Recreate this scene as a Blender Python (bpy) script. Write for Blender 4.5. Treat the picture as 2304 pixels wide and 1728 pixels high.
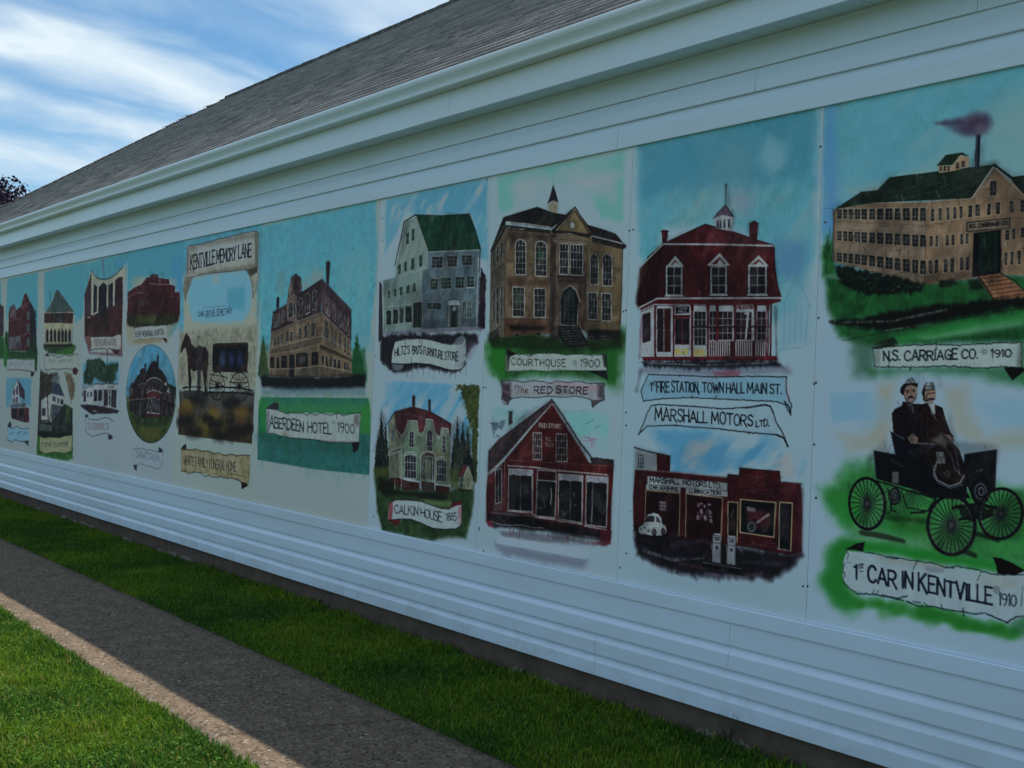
import bpy, math, random
import numpy as np
from mathutils import Matrix, Vector

for _o in list(bpy.data.objects):
    bpy.data.objects.remove(_o)
scene = bpy.context.scene
COL = scene.collection

# ------------------------------------------------------------------ camera
CAM_Y, CAM_Z = -4.269, 1.706
ROT = np.array([[0.6699156, 0.74140039, 0.03922424],       # right
                [-0.01638839, -0.03805195, 0.99914137],    # up
                [-0.74225636, 0.66998322, 0.01334124]])    # forward
cam_data = bpy.data.cameras.new("camera")
cam_data.sensor_width = 36.0
cam_data.lens = 2268.2 / 2304 * 36.0
cam_data.clip_start, cam_data.clip_end = 0.05, 2000.0
cam = bpy.data.objects.new("camera", cam_data)
COL.objects.link(cam)
cam.matrix_world = Matrix.Translation((0, CAM_Y, CAM_Z)) @ Matrix(
    [[ROT[0][i], ROT[1][i], -ROT[2][i]] for i in range(3)]).to_4x4()
scene.camera = cam

# ------------------------------------------------------------------ light
SUN_EL, SUN_AZ = math.radians(67.4), math.radians(-10.0)   # azimuth measured from +Y towards +X
SKY_STRENGTH = 0.112
world = bpy.data.worlds.new("World")
scene.world = world
world.use_nodes = True
wt = world.node_tree
wt.nodes.clear()
W = lambda t: wt.nodes.new(t)
sky = W('ShaderNodeTexSky'); sky.sky_type = 'NISHITA'; sky.sun_disc = False
sky.sun_elevation = SUN_EL; sky.sun_rotation = SUN_AZ
sky.air_density = 1.0; sky.dust_density = 0.6; sky.ozone_density = 2.0
tc = W('ShaderNodeTexCoord')
sep = W('ShaderNodeSeparateXYZ'); wt.links.new(tc.outputs['Generated'], sep.inputs[0])
zz = W('ShaderNodeMath'); zz.operation = 'MAXIMUM'; zz.inputs[1].default_value = 0.04
wt.links.new(sep.outputs['Z'], zz.inputs[0])
za = W('ShaderNodeMath'); za.operation = 'ADD'; za.inputs[1].default_value = 0.12
wt.links.new(zz.outputs[0], za.inputs[0])
dx = W('ShaderNodeMath'); dx.operation = 'DIVIDE'
dy = W('ShaderNodeMath'); dy.operation = 'DIVIDE'
for n, a in ((dx, 'X'), (dy, 'Y')):
    wt.links.new(sep.outputs[a], n.inputs[0]); wt.links.new(za.outputs[0], n.inputs[1])
cmb = W('ShaderNodeCombineXYZ')
wt.links.new(dx.outputs[0], cmb.inputs[0]); wt.links.new(dy.outputs[0], cmb.inputs[1])


def cloud_layer(rot, sc, loc, nscale, detail, dist, lo, hi):
    mp = W('ShaderNodeMapping'); mp.inputs['Rotation'].default_value = (0, 0, rot)
    mp.inputs['Scale'].default_value = (sc[0], sc[1], 1); mp.inputs['Location'].default_value = (loc[0], loc[1], 0)
    wt.links.new(cmb.outputs[0], mp.inputs[0])
    nz = W('ShaderNodeTexNoise'); nz.inputs['Scale'].default_value = nscale
    nz.inputs['Detail'].default_value = detail; nz.inputs['Distortion'].default_value = dist
    nz.inputs['Roughness'].default_value = 0.52
    wt.links.new(mp.outputs[0], nz.inputs['Vector'])
    mr = W('ShaderNodeMapRange'); mr.interpolation_type = 'SMOOTHSTEP'
    mr.inputs['From Min'].default_value = lo; mr.inputs['From Max'].default_value = hi
    wt.links.new(nz.outputs['Fac'], mr.inputs['Value'])
    return mr.outputs[0]


# cirrus in long parallel bands (running towards +Y): a band profile across X, frayed by stretched noise
warp = cloud_layer(0.0, (1.0, 0.55), (2.7, 1.3), 1.6, 4.0, 0.4, 0.25, 0.75)
fray = cloud_layer(math.radians(7), (1.7, 1.25), (0.6, 4.4), 1.9, 6.0, 0.6, 0.30, 0.70)
wisp = cloud_layer(math.radians(-32), (1.7, 0.8), (5.2, 0.9), 2.6, 8.0, 0.9, 0.40, 0.75)
wx = W('ShaderNodeMath'); wx.operation = 'MULTIPLY_ADD'; wx.inputs[1].default_value = 0.13
wt.links.new(warp, wx.inputs[0]); wt.links.new(dx.outputs[0], wx.inputs[2])
tt = W('ShaderNodeMapRange'); tt.inputs['From Min'].default_value = -3.935; tt.inputs['From Max'].default_value = 0.065
wt.links.new(wx.outputs[0], tt.inputs['Value'])
ramp = W('ShaderNodeValToRGB'); ramp.color_ramp.interpolation = 'EASE'
wt.links.new(tt.outputs[0], ramp.inputs[0])
_e = ramp.color_ramp.elements
_st = [(-3.6, .30), (-3.32, .12), (-3.05, .80), (-2.78, .20), (-2.58, .78), (-2.43, .20), (-2.30, .95), (-2.20, .72), (-2.11, .14), (-1.97, .04), (-1.80, .20), (-1.62, .62), (-1.3, .3), (-0.8, .42), (0.0, .34)]
_e[0].position = (_st[0][0] + 4) / 4; _e[0].color = (_st[0][1],) * 3 + (1,)
_e[1].position = 1.0; _e[1].color = (_st[-1][1],) * 3 + (1,)
for _p, _v in _st[1:-1]:
    _k = _e.new((_p + 4) / 4); _k.color = (_v, _v, _v, 1)
f1 = W('ShaderNodeMath'); f1.operation = 'MULTIPLY_ADD'; f1.inputs[1].default_value = 0.70; f1.inputs[2].default_value = 0.46
wt.links.new(fray, f1.inputs[0])
f2 = W('ShaderNodeMath'); f2.operation = 'MULTIPLY'
wt.links.new(ramp.outputs[0], f2.inputs[0]); wt.links.new(f1.outputs[0], f2.inputs[1])
cov = W('ShaderNodeMath'); cov.operation = 'MULTIPLY_ADD'; cov.use_clamp = True; cov.inputs[1].default_value = 0.34
wt.links.new(wisp, cov.inputs[0]); wt.links.new(f2.outputs[0], cov.inputs[2])
mx = W('ShaderNodeMix'); mx.data_type = 'RGBA'
wt.links.new(cov.outputs[0], mx.inputs['Factor'])
tint = W('ShaderNodeMix'); tint.data_type = 'RGBA'; tint.blend_type = 'MULTIPLY'
tint.inputs['Factor'].default_value = 1.0
wt.links.new(sky.outputs['Color'], tint.inputs['A'])
tint.inputs['B'].default_value = (0.57, 0.93, 1.06, 1)
wt.links.new(tint.outputs['Result'], mx.inputs['A'])
mx.inputs['B'].default_value = (6.5, 7.5, 8.1, 1)      # sunlit ice cloud, on the sky texture's own scale
bg = W('ShaderNodeBackground'); bg.inputs['Strength'].default_value = SKY_STRENGTH
wt.links.new(mx.outputs['Result'], bg.inputs['Color'])
wo = W('ShaderNodeOutputWorld'); wt.links.new(bg.outputs[0], wo.inputs['Surface'])

sun_data = bpy.data.lights.new("sun", 'SUN')
sun_data.energy = 4.7; sun_data.angle = math.radians(0.53); sun_data.color = (1.0, 0.93, 0.82)
sun = bpy.data.objects.new("sun", sun_data); COL.objects.link(sun)
_d = Vector((math.sin(SUN_AZ) * math.cos(SUN_EL), math.cos(SUN_AZ) * math.cos(SUN_EL), math.sin(SUN_EL)))
sun.rotation_euler = _d.to_track_quat('Z', 'Y').to_euler()
sun.location = (0, 0, 20)

scene.view_settings.view_transform = 'Standard'
scene.view_settings.look = 'None'
scene.view_settings.exposure = 0.14
scene.view_settings.gamma = 1.0

# ------------------------------------------------------------------ helpers
rng = np.random.default_rng(7)


def material(name, base=(0.8, 0.8, 0.8), rough=0.5, spec=0.5, noise=None, bump=None, attr=None, build=None):
    """base colour, optional noise=(scale, colour_b, lo, hi), bump=(scale, strength, distance)."""
    m = bpy.data.materials.new(name); m.use_nodes = True
    nt = m.node_tree; b = nt.nodes['Principled BSDF']
    b.inputs['Base Color'].default_value = (*base, 1)
    b.inputs['Roughness'].default_value = rough
    b.inputs['Specular IOR Level'].default_value = spec
    tcn = nt.nodes.new('ShaderNodeTexCoord')
    src = None
    if attr:
        a = nt.nodes.new('ShaderNodeAttribute'); a.attribute_name = attr
        src = a.outputs['Color']
    if noise:
        sc, cb, lo, hi = noise[:4]
        mp = nt.nodes.new('ShaderNodeMapping')
        mp.inputs['Scale'].default_value = noise[4] if len(noise) > 4 else (1, 1, 1)
        nt.links.new(tcn.outputs['Object'], mp.inputs[0])
        n = nt.nodes.new('ShaderNodeTexNoise'); n.inputs['Scale'].default_value = sc; n.inputs['Detail'].default_value = 6
        n.inputs['Roughness'].default_value = 0.65
        nt.links.new(mp.outputs[0], n.inputs['Vector'])
        r = nt.nodes.new('ShaderNodeMapRange'); r.inputs['From Min'].default_value = lo; r.inputs['From Max'].default_value = hi
        nt.links.new(n.outputs['Fac'], r.inputs['Value'])
        mixn = nt.nodes.new('ShaderNodeMix'); mixn.data_type = 'RGBA'
        nt.links.new(r.outputs[0], mixn.inputs['Factor'])
        if src: nt.links.new(src, mixn.inputs['A'])
        else: mixn.inputs['A'].default_value = (*base, 1)
        mixn.inputs['B'].default_value = (*cb, 1)
        src = mixn.outputs['Result']
    if src: nt.links.new(src, b.inputs['Base Color'])
    if bump:
        n2 = nt.nodes.new('ShaderNodeTexNoise'); n2.inputs['Scale'].default_value = bump[0]; n2.inputs['Detail'].default_value = 5
        nt.links.new(tcn.outputs['Object'], n2.inputs['Vector'])
        bp = nt.nodes.new('ShaderNodeBump'); bp.inputs['Strength'].default_value = bump[1]; bp.inputs['Distance'].default_value = bump[2]
        nt.links.new(n2.outputs['Fac'], bp.inputs['Height']); nt.links.new(bp.outputs[0], b.inputs['Normal'])
    if build: build(nt, b, tcn, src)
    return m


def mesh_obj(name, verts, faces, mat, parent=None, smooth=False):
    me = bpy.data.meshes.new(name)
    me.from_pydata([tuple(map(float, v)) for v in verts], [], faces)
    me.update()
    if mat: me.materials.append(mat)
    if smooth: me.polygons.foreach_set('use_smooth', [True] * len(me.polygons))
    o = bpy.data.objects.new(name, me); COL.objects.link(o)
    if parent: o.parent = parent
    return o


def np_mesh(name, verts, quads, mat, parent=None, cols=None, tris=None):
    """large mesh from numpy arrays; cols = per-vertex RGB (linear)."""
    me = bpy.data.meshes.new(name)
    nq = len(quads) if quads is not None else 0
    ntr = len(tris) if tris is not None else 0
    me.vertices.add(len(verts)); me.vertices.foreach_set('co', np.asarray(verts, np.float32).ravel())
    parts = []
    if nq: parts.append(np.asarray(quads, np.int32).ravel())
    if ntr: parts.append(np.asarray(tris, np.int32).ravel())
    loops = np.concatenate(parts)
    me.loops.add(len(loops)); me.loops.foreach_set('vertex_index', loops)
    tot = np.concatenate([np.full(nq, 4, np.int32), np.full(ntr, 3, np.int32)])
    st = np.concatenate([[0], np.cumsum(tot)[:-1]]).astype(np.int32)
    me.polygons.add(nq + ntr); me.polygons.foreach_set('loop_start', st)
    if cols is not None:
        ca = me.color_attributes.new('paint', 'FLOAT_COLOR', 'POINT')
        c4 = np.ones((len(verts), 4), np.float32); c4[:, :3] = cols
        ca.data.foreach_set('color', c4.ravel())
    me.update(calc_edges=True)
    me.materials.append(mat)
    o = bpy.data.objects.new(name, me); COL.objects.link(o)
    if parent: o.parent = parent
    return o


class MB:
    def __init__(self): self.v, self.f = [], []
    def add(self, v, f):
        k = len(self.v); self.v += list(v); self.f += [tuple(i + k for i in q) for q in f]
    def box(self, x0, x1, y0, y1, z0, z1):
        v = [(x, y, z) for x in (x0, x1) for y in (y0, y1) for z in (z0, z1)]
        self.add(v, [(0, 1, 3, 2), (4, 6, 7, 5), (0, 4, 5, 1), (2, 3, 7, 6), (0, 2, 6, 4), (1, 5, 7, 3)])
    def extrude(self, prof, x0, x1, caps=True):
        """closed (y, z) profile swept from x0 to x1"""
        n = len(prof)
        v = [(x0, y, z) for y, z in prof] + [(x1, y, z) for y, z in prof]
        f = [(i, (i + 1) % n, n + (i + 1) % n, n + i) for i in range(n)]
        if caps: f += [tuple(range(n))[::-1], tuple(range(n, 2 * n))]
        self.add(v, f)
    def tube(self, pts, rad, seg=6):
        pts = [Vector(p) for p in pts]; v, f = [], []
        for i, p in enumerate(pts):
            t = (pts[min(i + 1, len(pts) - 1)] - pts[max(i - 1, 0)]).normalized()
            a = t.cross(Vector((0.31, 0.95, 0.1))).normalized(); b = t.cross(a)
            r = rad[i] if isinstance(rad, (list, tuple)) else rad
            v += [p + (a * math.cos(k * 2 * math.pi / seg) + b * math.sin(k * 2 * math.pi / seg)) * r for k in range(seg)]
        for i in range(len(pts) - 1):
            for k in range(seg):
                f.append((i * seg + k, i * seg + (k + 1) % seg, (i + 1) * seg + (k + 1) % seg, (i + 1) * seg + k))
        f.append(tuple(range(seg))[::-1]); f.append(tuple(range(len(v) - seg, len(v))))
        self.add(v, f)
    def build(self, name, mat, parent=None, smooth=False): return mesh_obj(name, self.v, self.f, mat, parent, smooth)


def tag(o, label=None, cat=None, group=None, kind=None):
    if label: o['label'] = label
    if cat: o['category'] = cat
    if group: o['group'] = group
    if kind: o['kind'] = kind
    return o


def empty(name, loc=(0, 0, 0)):
    o = bpy.data.objects.new(name, None); o.location = loc; o.empty_display_size = 0.3
    COL.objects.link(o); return o
# ------------------------------------------------------------------ setting: ground and path
M_ground = material('turf_soil', (0.030, 0.070, 0.010), 0.95, 0.05, noise=(3.0, (0.050, 0.082, 0.016), 0.4, 0.7), bump=(40, 0.6, 0.02))
g = MB(); g.add([(-400, -400, 0), (400, -400, 0), (400, 400, 0), (-400, 400, 0)], [(0, 1, 2, 3)])
tag(g.build('ground', M_ground), kind='structure')


def path_nodes(nt, b, tcn, src):
    L = nt.links.new; N = nt.nodes.new
    v = N('ShaderNodeTexVoronoi'); v.inputs['Scale'].default_value = 75; L(tcn.outputs['Object'], v.inputs['Vector'])
    n = N('ShaderNodeTexNoise'); n.inputs['Scale'].default_value = 6; n.inputs['Detail'].default_value = 8; n.inputs['Roughness'].default_value = 0.7
    L(tcn.outputs['Object'], n.inputs['Vector'])
    sp = N('ShaderNodeSeparateColor'); L(v.outputs['Color'], sp.inputs[0])
    r = N('ShaderNodeValToRGB'); L(sp.outputs[0], r.inputs[0])
    e = r.color_ramp.elements
    e[0].position = 0.0; e[0].color = (0.052, 0.041, 0.037, 1); e[1].position = 0.22; e[1].color = (0.143, 0.106, 0.074, 1)
    k = e.new(0.75); k.color = (0.188, 0.143, 0.100, 1); k = e.new(0.985); k.color = (0.25, 0.20, 0.155, 1); k = e.new(1.0); k.color = (0.42, 0.38, 0.33, 1)
    mxn = N('ShaderNodeMix'); mxn.data_type = 'RGBA'; mxn.blend_type = 'MULTIPLY'; mxn.inputs['Factor'].default_value = 0.75
    r2 = N('ShaderNodeValToRGB'); L(n.outputs['Fac'], r2.inputs[0])
    r2.color_ramp.elements[0].position = 0.3; r2.color_ramp.elements[0].color = (0.55, 0.53, 0.52, 1)
    r2.color_ramp.elements[1].position = 0.7; r2.color_ramp.elements[1].color = (1.15, 1.1, 1.05, 1)
    L(r.outputs[0], mxn.inputs['A']); L(r2.outputs[0], mxn.inputs['B'])
    sx = N('ShaderNodeSeparateXYZ'); L(tcn.outputs['Object'], sx.inputs[0])
    n4 = N('ShaderNodeTexNoise'); n4.inputs['Scale'].default_value = 9; n4.inputs['Detail'].default_value = 6; L(tcn.outputs['Object'], n4.inputs['Vector'])
    ad = N('ShaderNodeMath'); ad.operation = 'MULTIPLY_ADD'; ad.inputs[1].default_value = 0.16; L(n4.outputs['Fac'], ad.inputs[0]); L(sx.outputs['Y'], ad.inputs[2])
    ed = N('ShaderNodeMapRange'); ed.inputs['From Min'].default_value = -1.905; ed.inputs['From Max'].default_value = -1.965; L(ad.outputs[0], ed.inputs['Value'])
    pale = N('ShaderNodeMix'); pale.data_type = 'RGBA'; eh = N('ShaderNodeMath'); eh.operation = 'MULTIPLY'; eh.inputs[1].default_value = 0.6; L(ed.outputs[0], eh.inputs[0]); L(eh.outputs[0], pale.inputs['Factor']); L(mxn.outputs['Result'], pale.inputs['A']); pale.inputs['B'].default_value = (0.32, 0.265, 0.215, 1)   # worn, lime-bleached rim
    L(pale.outputs['Result'], b.inputs['Base Color'])
    bp = N('ShaderNodeBump'); bp.inputs['Strength'].default_value = 0.4; bp.inputs['Distance'].default_value = 0.004
    L(v.outputs['Distance'], bp.inputs['Height']); L(bp.outputs[0], b.inputs['Normal'])


M_bounce_road = material('bounce_asphalt', (0.17, 0.165, 0.155), 0.9, 0.2, noise=(2.5, (0.13, 0.125, 0.12), 0.4, 0.65), bump=(90, 0.4, 0.01))  # unseen road added behind the camera to bounce sunlight onto the soffit
rd = MB(); rd.add([(-400, -15.0, 0.006), (400, -15.0, 0.006), (400, -6.6, 0.006), (-400, -6.6, 0.006)], [(0, 1, 2, 3)])
tag(rd.build('bounce_road', M_bounce_road), kind='structure')
M_path = material('exposed_aggregate_concrete', (0.25, 0.2, 0.15), 0.9, 0.2, build=path_nodes)
# the slab: a crumbling outer edge (towards the lawn), a straight inner edge; a hairline control joint splits it into bays
xs = np.arange(-40, 14.01, 0.04)
wob = lambda x, s: np.sin(x * 3.1 + s) * 0.35 + np.sin(x * 7.7 + 2 * s) * 0.3 + np.sin(x * 19 + s) * 0.35
y_in = -1.075 + 0.004 * wob(xs, 1.0)
y_out = -2.042 + 0.017 * wob(xs, 4.0) + rng.normal(0, 0.005, len(xs))
ncol = 12
pv, pf = [], []
for i, x in enumerate(xs):
    for j in range(ncol + 1):
        t = j / ncol
        y = y_in[i] * (1 - t) + y_out[i] * t
        z = 0.014 - 0.012 * max(0, (t - 0.93) / 0.07) ** 2 - 0.006 * max(0, (0.03 - t) / 0.03)
        pv.append((x, y, z + 0.0015 * math.sin(x * 2.2 + j)))
    pv.append((x, y_out[i] - 0.004, -0.03)); pv.append((x, y_in[i] + 0.004, -0.03))
W_ = ncol + 3
for i in range(len(xs) - 1):
    a, b_ = i * W_, (i + 1) * W_
    for j in range(ncol):
        pf.append((a + j, a + j + 1, b_ + j + 1, b_ + j))
    pf.append((a + ncol, a + ncol + 1, b_ + ncol + 1, b_ + ncol))
    pf.append((a + ncol + 2, a, b_, b_ + ncol + 2))
tag(mesh_obj('path', pv, pf, M_path, smooth=True), kind='structure')
M_crack = material('path_crack_dirt', (0.03, 0.027, 0.022), 1.0, 0.0)
cv, cf = [], []
for k in range(25):
    t = k / 24.0; x = -4.55 + 0.33 * t + 0.012 * math.sin(9 * t); y = -2.0 + 0.9 * t
    w = 0.0022 * (0.5 + abs(math.sin(k * 1.7)))
    cv += [(x - w, y, 0.0195), (x + w, y, 0.0195)]
    if k: cf.append((2 * k - 2, 2 * k - 1, 2 * k + 1, 2 * k))
tag(mesh_obj('path_crack', cv, cf, M_crack), kind='structure')

# ------------------------------------------------------------------ the building
bld = empty('long_building', (-7, 4.5, 0))
tag(bld, 'long low white vinyl sided building with a grey shingle roof behind the painted mural', 'building')
MOVE = Matrix.Translation((7, -4.5, 0))


def part(mb, name, mat, smooth=False, label=None, parent=None):
    o = mb.build(name, mat, bld if parent is None else parent, smooth)
    if parent is None: o.location = (7, -4.5, 0)
    if label: o['label'] = label
    return o


BX0, BX1 = -22.55, 8.7


def splash_nodes(nt, b, tcn, src):
    """rain-splashed soil on the lowest courses"""
    L = nt.links.new; N = nt.nodes.new
    sx = N('ShaderNodeSeparateXYZ'); L(tcn.outputs['Object'], sx.inputs[0])
    h = N('ShaderNodeMapRange'); h.inputs['From Min'].default_value = 0.42; h.inputs['From Max'].default_value = 0.13; L(sx.outputs['Z'], h.inputs['Value'])
    n = N('ShaderNodeTexNoise'); n.inputs['Scale'].default_value = 4; n.inputs['Detail'].default_value = 9; n.inputs['Roughness'].default_value = 0.75; L(tcn.outputs['Object'], n.inputs['Vector'])
    r = N('ShaderNodeMapRange'); r.inputs['From Min'].default_value = 0.45; r.inputs['From Max'].default_value = 0.75; L(n.outputs['Fac'], r.inputs['Value'])
    m = N('ShaderNodeMath'); m.operation = 'MULTIPLY'; L(h.outputs[0], m.inputs[0]); L(r.outputs[0], m.inputs[1])
    m2 = N('ShaderNodeMath'); m2.operation = 'MULTIPLY'; m2.inputs[1].default_value = 0.5; L(m.outputs[0], m2.inputs[0])
    x = N('ShaderNodeMix'); x.data_type = 'RGBA'; L(m2.outputs[0], x.inputs['Factor']); L(src, x.inputs['A']); x.inputs['B'].default_value = (0.30, 0.27, 0.22, 1)
    L(x.outputs['Result'], b.inputs['Base Color'])


M_vinyl = material('white_vinyl', (0.67, 0.78, 0.90), 0.38, 0.45, noise=(1.3, (0.58, 0.65, 0.69), 0.48, 0.85, (0.35, 1, 3.0)), bump=(2.2, 0.5, 0.012), build=splash_nodes)
M_vinyl_up = material('weathered_vinyl', (0.66, 0.78, 0.90), 0.42, 0.4, noise=(2.0, (0.60, 0.68, 0.72), 0.45, 0.8, (0.25, 1, 2.5)), bump=(2.0, 0.5, 0.012))
M_alum = material('white_aluminium', (0.66, 0.77, 0.86), 0.32, 0.5, noise=(1.1, (0.66, 0.68, 0.62), 0.5, 0.85, (0.3, 1, 1)), bump=(1.7, 0.45, 0.012))
M_found = material('old_concrete', (0.135, 0.10, 0.082), 0.95, 0.1, noise=(5.0, (0.085, 0.062, 0.052), 0.35, 0.7), bump=(30, 0.5, 0.01))
M_foot = material('crumbled_mortar', (0.24, 0.20, 0.17), 0.95, 0.15, noise=(14.0, (0.14, 0.115, 0.095), 0.4, 0.62), bump=(60, 0.8, 0.01))

mb = MB(); mb.box(BX0, BX1, 0.03, 9.1, 0.15, 3.56)
part(mb, 'wall', M_vinyl)
mb = MB(); mb.box(BX0 + 0.02, BX1 - 0.02, 0.018, 9.08, -0.3, 0.149)
part(mb, 'foundation', M_found)
# broken mortar ledge showing in the grass at the foot of the wall
x = -16.0
while x < 0.5:
    ln = random.Random(int(x * 977)).uniform(0.05, 0.30)
    rr = random.Random(int(x * 1571) + 5)
    if rr.random() < 0.30:
        mb = MB()
        w, h = rr.uniform(0.008, 0.022), rr.uniform(0.022, 0.045)
        n = 9
        vv = []
        for k in range(n + 1):
            s = math.sin(math.pi * (0.08 + 0.84 * k / n)) ** 0.5 * rr.uniform(.55, 1.15)
            xx = x + ln * k / n
            vv += [(xx, 0.0175, 0.0), (xx, 0.0175 - w * s * rr.uniform(.7, 1.1), 0.0), (xx, 0.0175 - w * s * rr.uniform(.5, .9), h * s * rr.uniform(.6, 1.1)), (xx, 0.0175, h * s + 0.003)]
        ff = []
        for k in range(n):
            for q in range(3):
                ff.append((4 * k + q, 4 * k + q + 1, 4 * k + q + 5, 4 * k + q + 4))
        ff += [(0, 3, 2, 1), (4 * n, 4 * n + 1, 4 * n + 2, 4 * n + 3)]
        mb.add(vv, ff)
        part(mb, 'mortar_ledge', M_foot)
    x += ln + rr.uniform(0.0, 0.16)


def course(zb, zt, joint, root=0.006, out=-0.015, face=0.64, cove=True):
    """one dutch-lap siding course in 3.66 m lengths; lengths alternate by 1.4 mm at the lap joints"""
    h = zt - zb
    xj = [BX0]
    x = joint - 3.66 * math.floor((joint - BX0) / 3.66)
    while x < BX1:
        if x - BX0 > 0.2: xj.append(x)
        x += 3.66
    xj.append(BX1)
    for i in range(len(xj) - 1):
        d = 0.0016 * (i % 2)
        zf = zb + face * h
        f = out - d
        if cove: prof = [(root + 0.02, zb + 0.0015), (f + .001, zb + 0.0015), (f, zb + 0.004), (f, zf - .002), (f + .0012, zf + .001), (root - 0.001, zt - .012), (root, zt - .006), (root, zt), (root + 0.02, zt)]
        else: prof = [(root + 0.02, zb + 0.0015), (f + .001, zb + 0.0015), (f, zb + 0.004), (f, zt), (root + 0.02, zt)]
        M_.extrude(prof, xj[i], xj[i + 1] - 0.0015)


M_ = MB()
for zb, zt, jt in ((0.145, 0.265, -3.92), (0.265, 0.383, -3.92), (0.383, 0.501, -3.01)):
    course(zb, zt, jt)
course(0.501, 0.617, -3.01, out=-0.010, cove=False)
part(M_, 'siding', M_vinyl)
M_ = MB()
course(3.145, 3.292, -3.89, root=0.0, out=-0.018, face=0.58)
course(3.292, 3.413, -2.97, root=-0.004, out=-0.018, face=0.55)
course(3.413, 3.474, -2.97 + 1.1, root=-0.008, out=-0.017, cove=False)
part(M_, 'siding', M_vinyl_up, label='weathered siding courses above the mural')
mb = MB()
mb.extrude([(0.02, 3.475), (-0.014, 3.475), (-0.014, 3.562), (0.02, 3.562)], BX0, BX1)
part(mb, 'frieze_board', M_vinyl_up)
# sill trim carrying the foot of the boards
mb = MB()
xj = [BX0, -19.1, -15.4, -11.8, -8.13, -4.47, -1.47 + 0.66, 2.85, 6.5, BX1]
for i in range(len(xj) - 1):
    d = 0.0012 * (i % 2)
    mb.extrude([(0.02, 0.6185), (-0.018 - d, 0.6185), (-0.019 - d, 0.622), (-0.019 - d, 0.693), (-0.015 - d, 0.6985), (-0.010, 0.7000), (-0.0015, 0.6985), (0.02, 0.6985)], xj[i], xj[i + 1] - 0.001)
part(mb, 'sill_trim', M_vinyl)

# soffit: sloping v-groove panels
mb = MB()
za, zb_ = 3.540, 3.566
x = BX0 - 0.3
while x < BX1 + 0.3:
    mb.extrude([(-0.196, za), (0.0, zb_), (0.0, zb_ + 0.01), (-0.196, za + 0.01)], x, x + 0.146)
    mb.extrude([(-0.196, za + 0.004), (0.0, zb_ + 0.004), (0.0, zb_ + 0.01), (-0.196, za + 0.01)], x + 0.146, x + 0.152)
    x += 0.152
part(mb, 'soffit', M_vinyl_up)
# fascia in 3.05 m lengths
mb = MB()
x, i = -22.85 , 0
xs_f = [-22.86] + [-5.21 + 3.05 * k for k in range(-5, 5)] + [9.0]
for i in range(len(xs_f) - 1):
    d = 0.0012 * (i % 2)
    mb.extrude([(-0.197, 3.535), (-0.212 - d, 3.535), (-0.212 - d, 3.70), (-0.207 - d, 3.70), (-0.207 - d, 3.79), (-0.197, 3.79)], xs_f[i], xs_f[i + 1] - 0.0012)
part(mb, 'fascia', M_alum)
# eaves gutter, ogee front
GP = [(-0.214, 3.701), (-0.282, 3.699), (-0.289, 3.706), (-0.291, 3.722), (-0.296, 3.736), (-0.306, 3.752), (-0.317, 3.766),
      (-0.323, 3.781), (-0.323, 3.797), (-0.319, 3.8015), (-0.311, 3.8015), (-0.308, 3.797), (-0.306, 3.775), (-0.214, 3.775)]
mb = MB()
gx = [-23.0, -16.9, -10.8, -4.7, 1.4, 7.5, 9.15]
for i in range(len(gx) - 1):
    mb.extrude(GP, gx[i], gx[i + 1])
part(mb, 'gutter', M_alum)

# hip roof, built course by course
RY0, RZ0, SL, RT = -0.275, 3.802, 0.7255, 4.835      # eave line, slope, plan run to the ridge
XL, XR = -22.95, 9.1


def shingle_nodes(nt, b, tcn, src):
    L = nt.links.new; N = nt.nodes.new
    a = N('ShaderNodeAttribute'); a.attribute_name = 'paint'
    n = N('ShaderNodeTexNoise'); n.inputs['Scale'].default_value = 2.2; n.inputs['Detail'].default_value = 5
    mp = N('ShaderNodeMapping'); mp.inputs['Scale'].default_value = (0.8, 1.6, 1.6)
    L(tcn.outputs['Object'], mp.inputs[0]); L(mp.outputs[0], n.inputs['Vector'])
    n3 = N('ShaderNodeTexNoise'); n3.inputs['Scale'].default_value = 160; L(tcn.outputs['Object'], n3.inputs['Vector'])
    r = N('ShaderNodeMapRange'); r.inputs['From Min'].default_value = 0.3; r.inputs['From Max'].default_value = 0.7
    r.inputs['To Min'].default_value = 0.78; r.inputs['To Max'].default_value = 1.2; L(n.outputs['Fac'], r.inputs['Value'])
    r3 = N('ShaderNodeMapRange'); r3.inputs['From Min'].default_value = 0.3; r3.inputs['From Max'].default_value = 0.7
    r3.inputs['To Min'].default_value = 0.6; r3.inputs['To Max'].default_value = 1.4; L(n3.outputs['Fac'], r3.inputs['Value'])
    m1 = N('ShaderNodeMath'); m1.operation = 'MULTIPLY'; L(r.outputs[0], m1.inputs[0]); L(r3.outputs[0], m1.inputs[1])
    vm = N('ShaderNodeVectorMath'); vm.operation = 'SCALE'; L(a.outputs['Color'], vm.inputs[0]); L(m1.outputs[0], vm.inputs['Scale'])
    L(vm.outputs[0], b.inputs['Base Color'])


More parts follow.
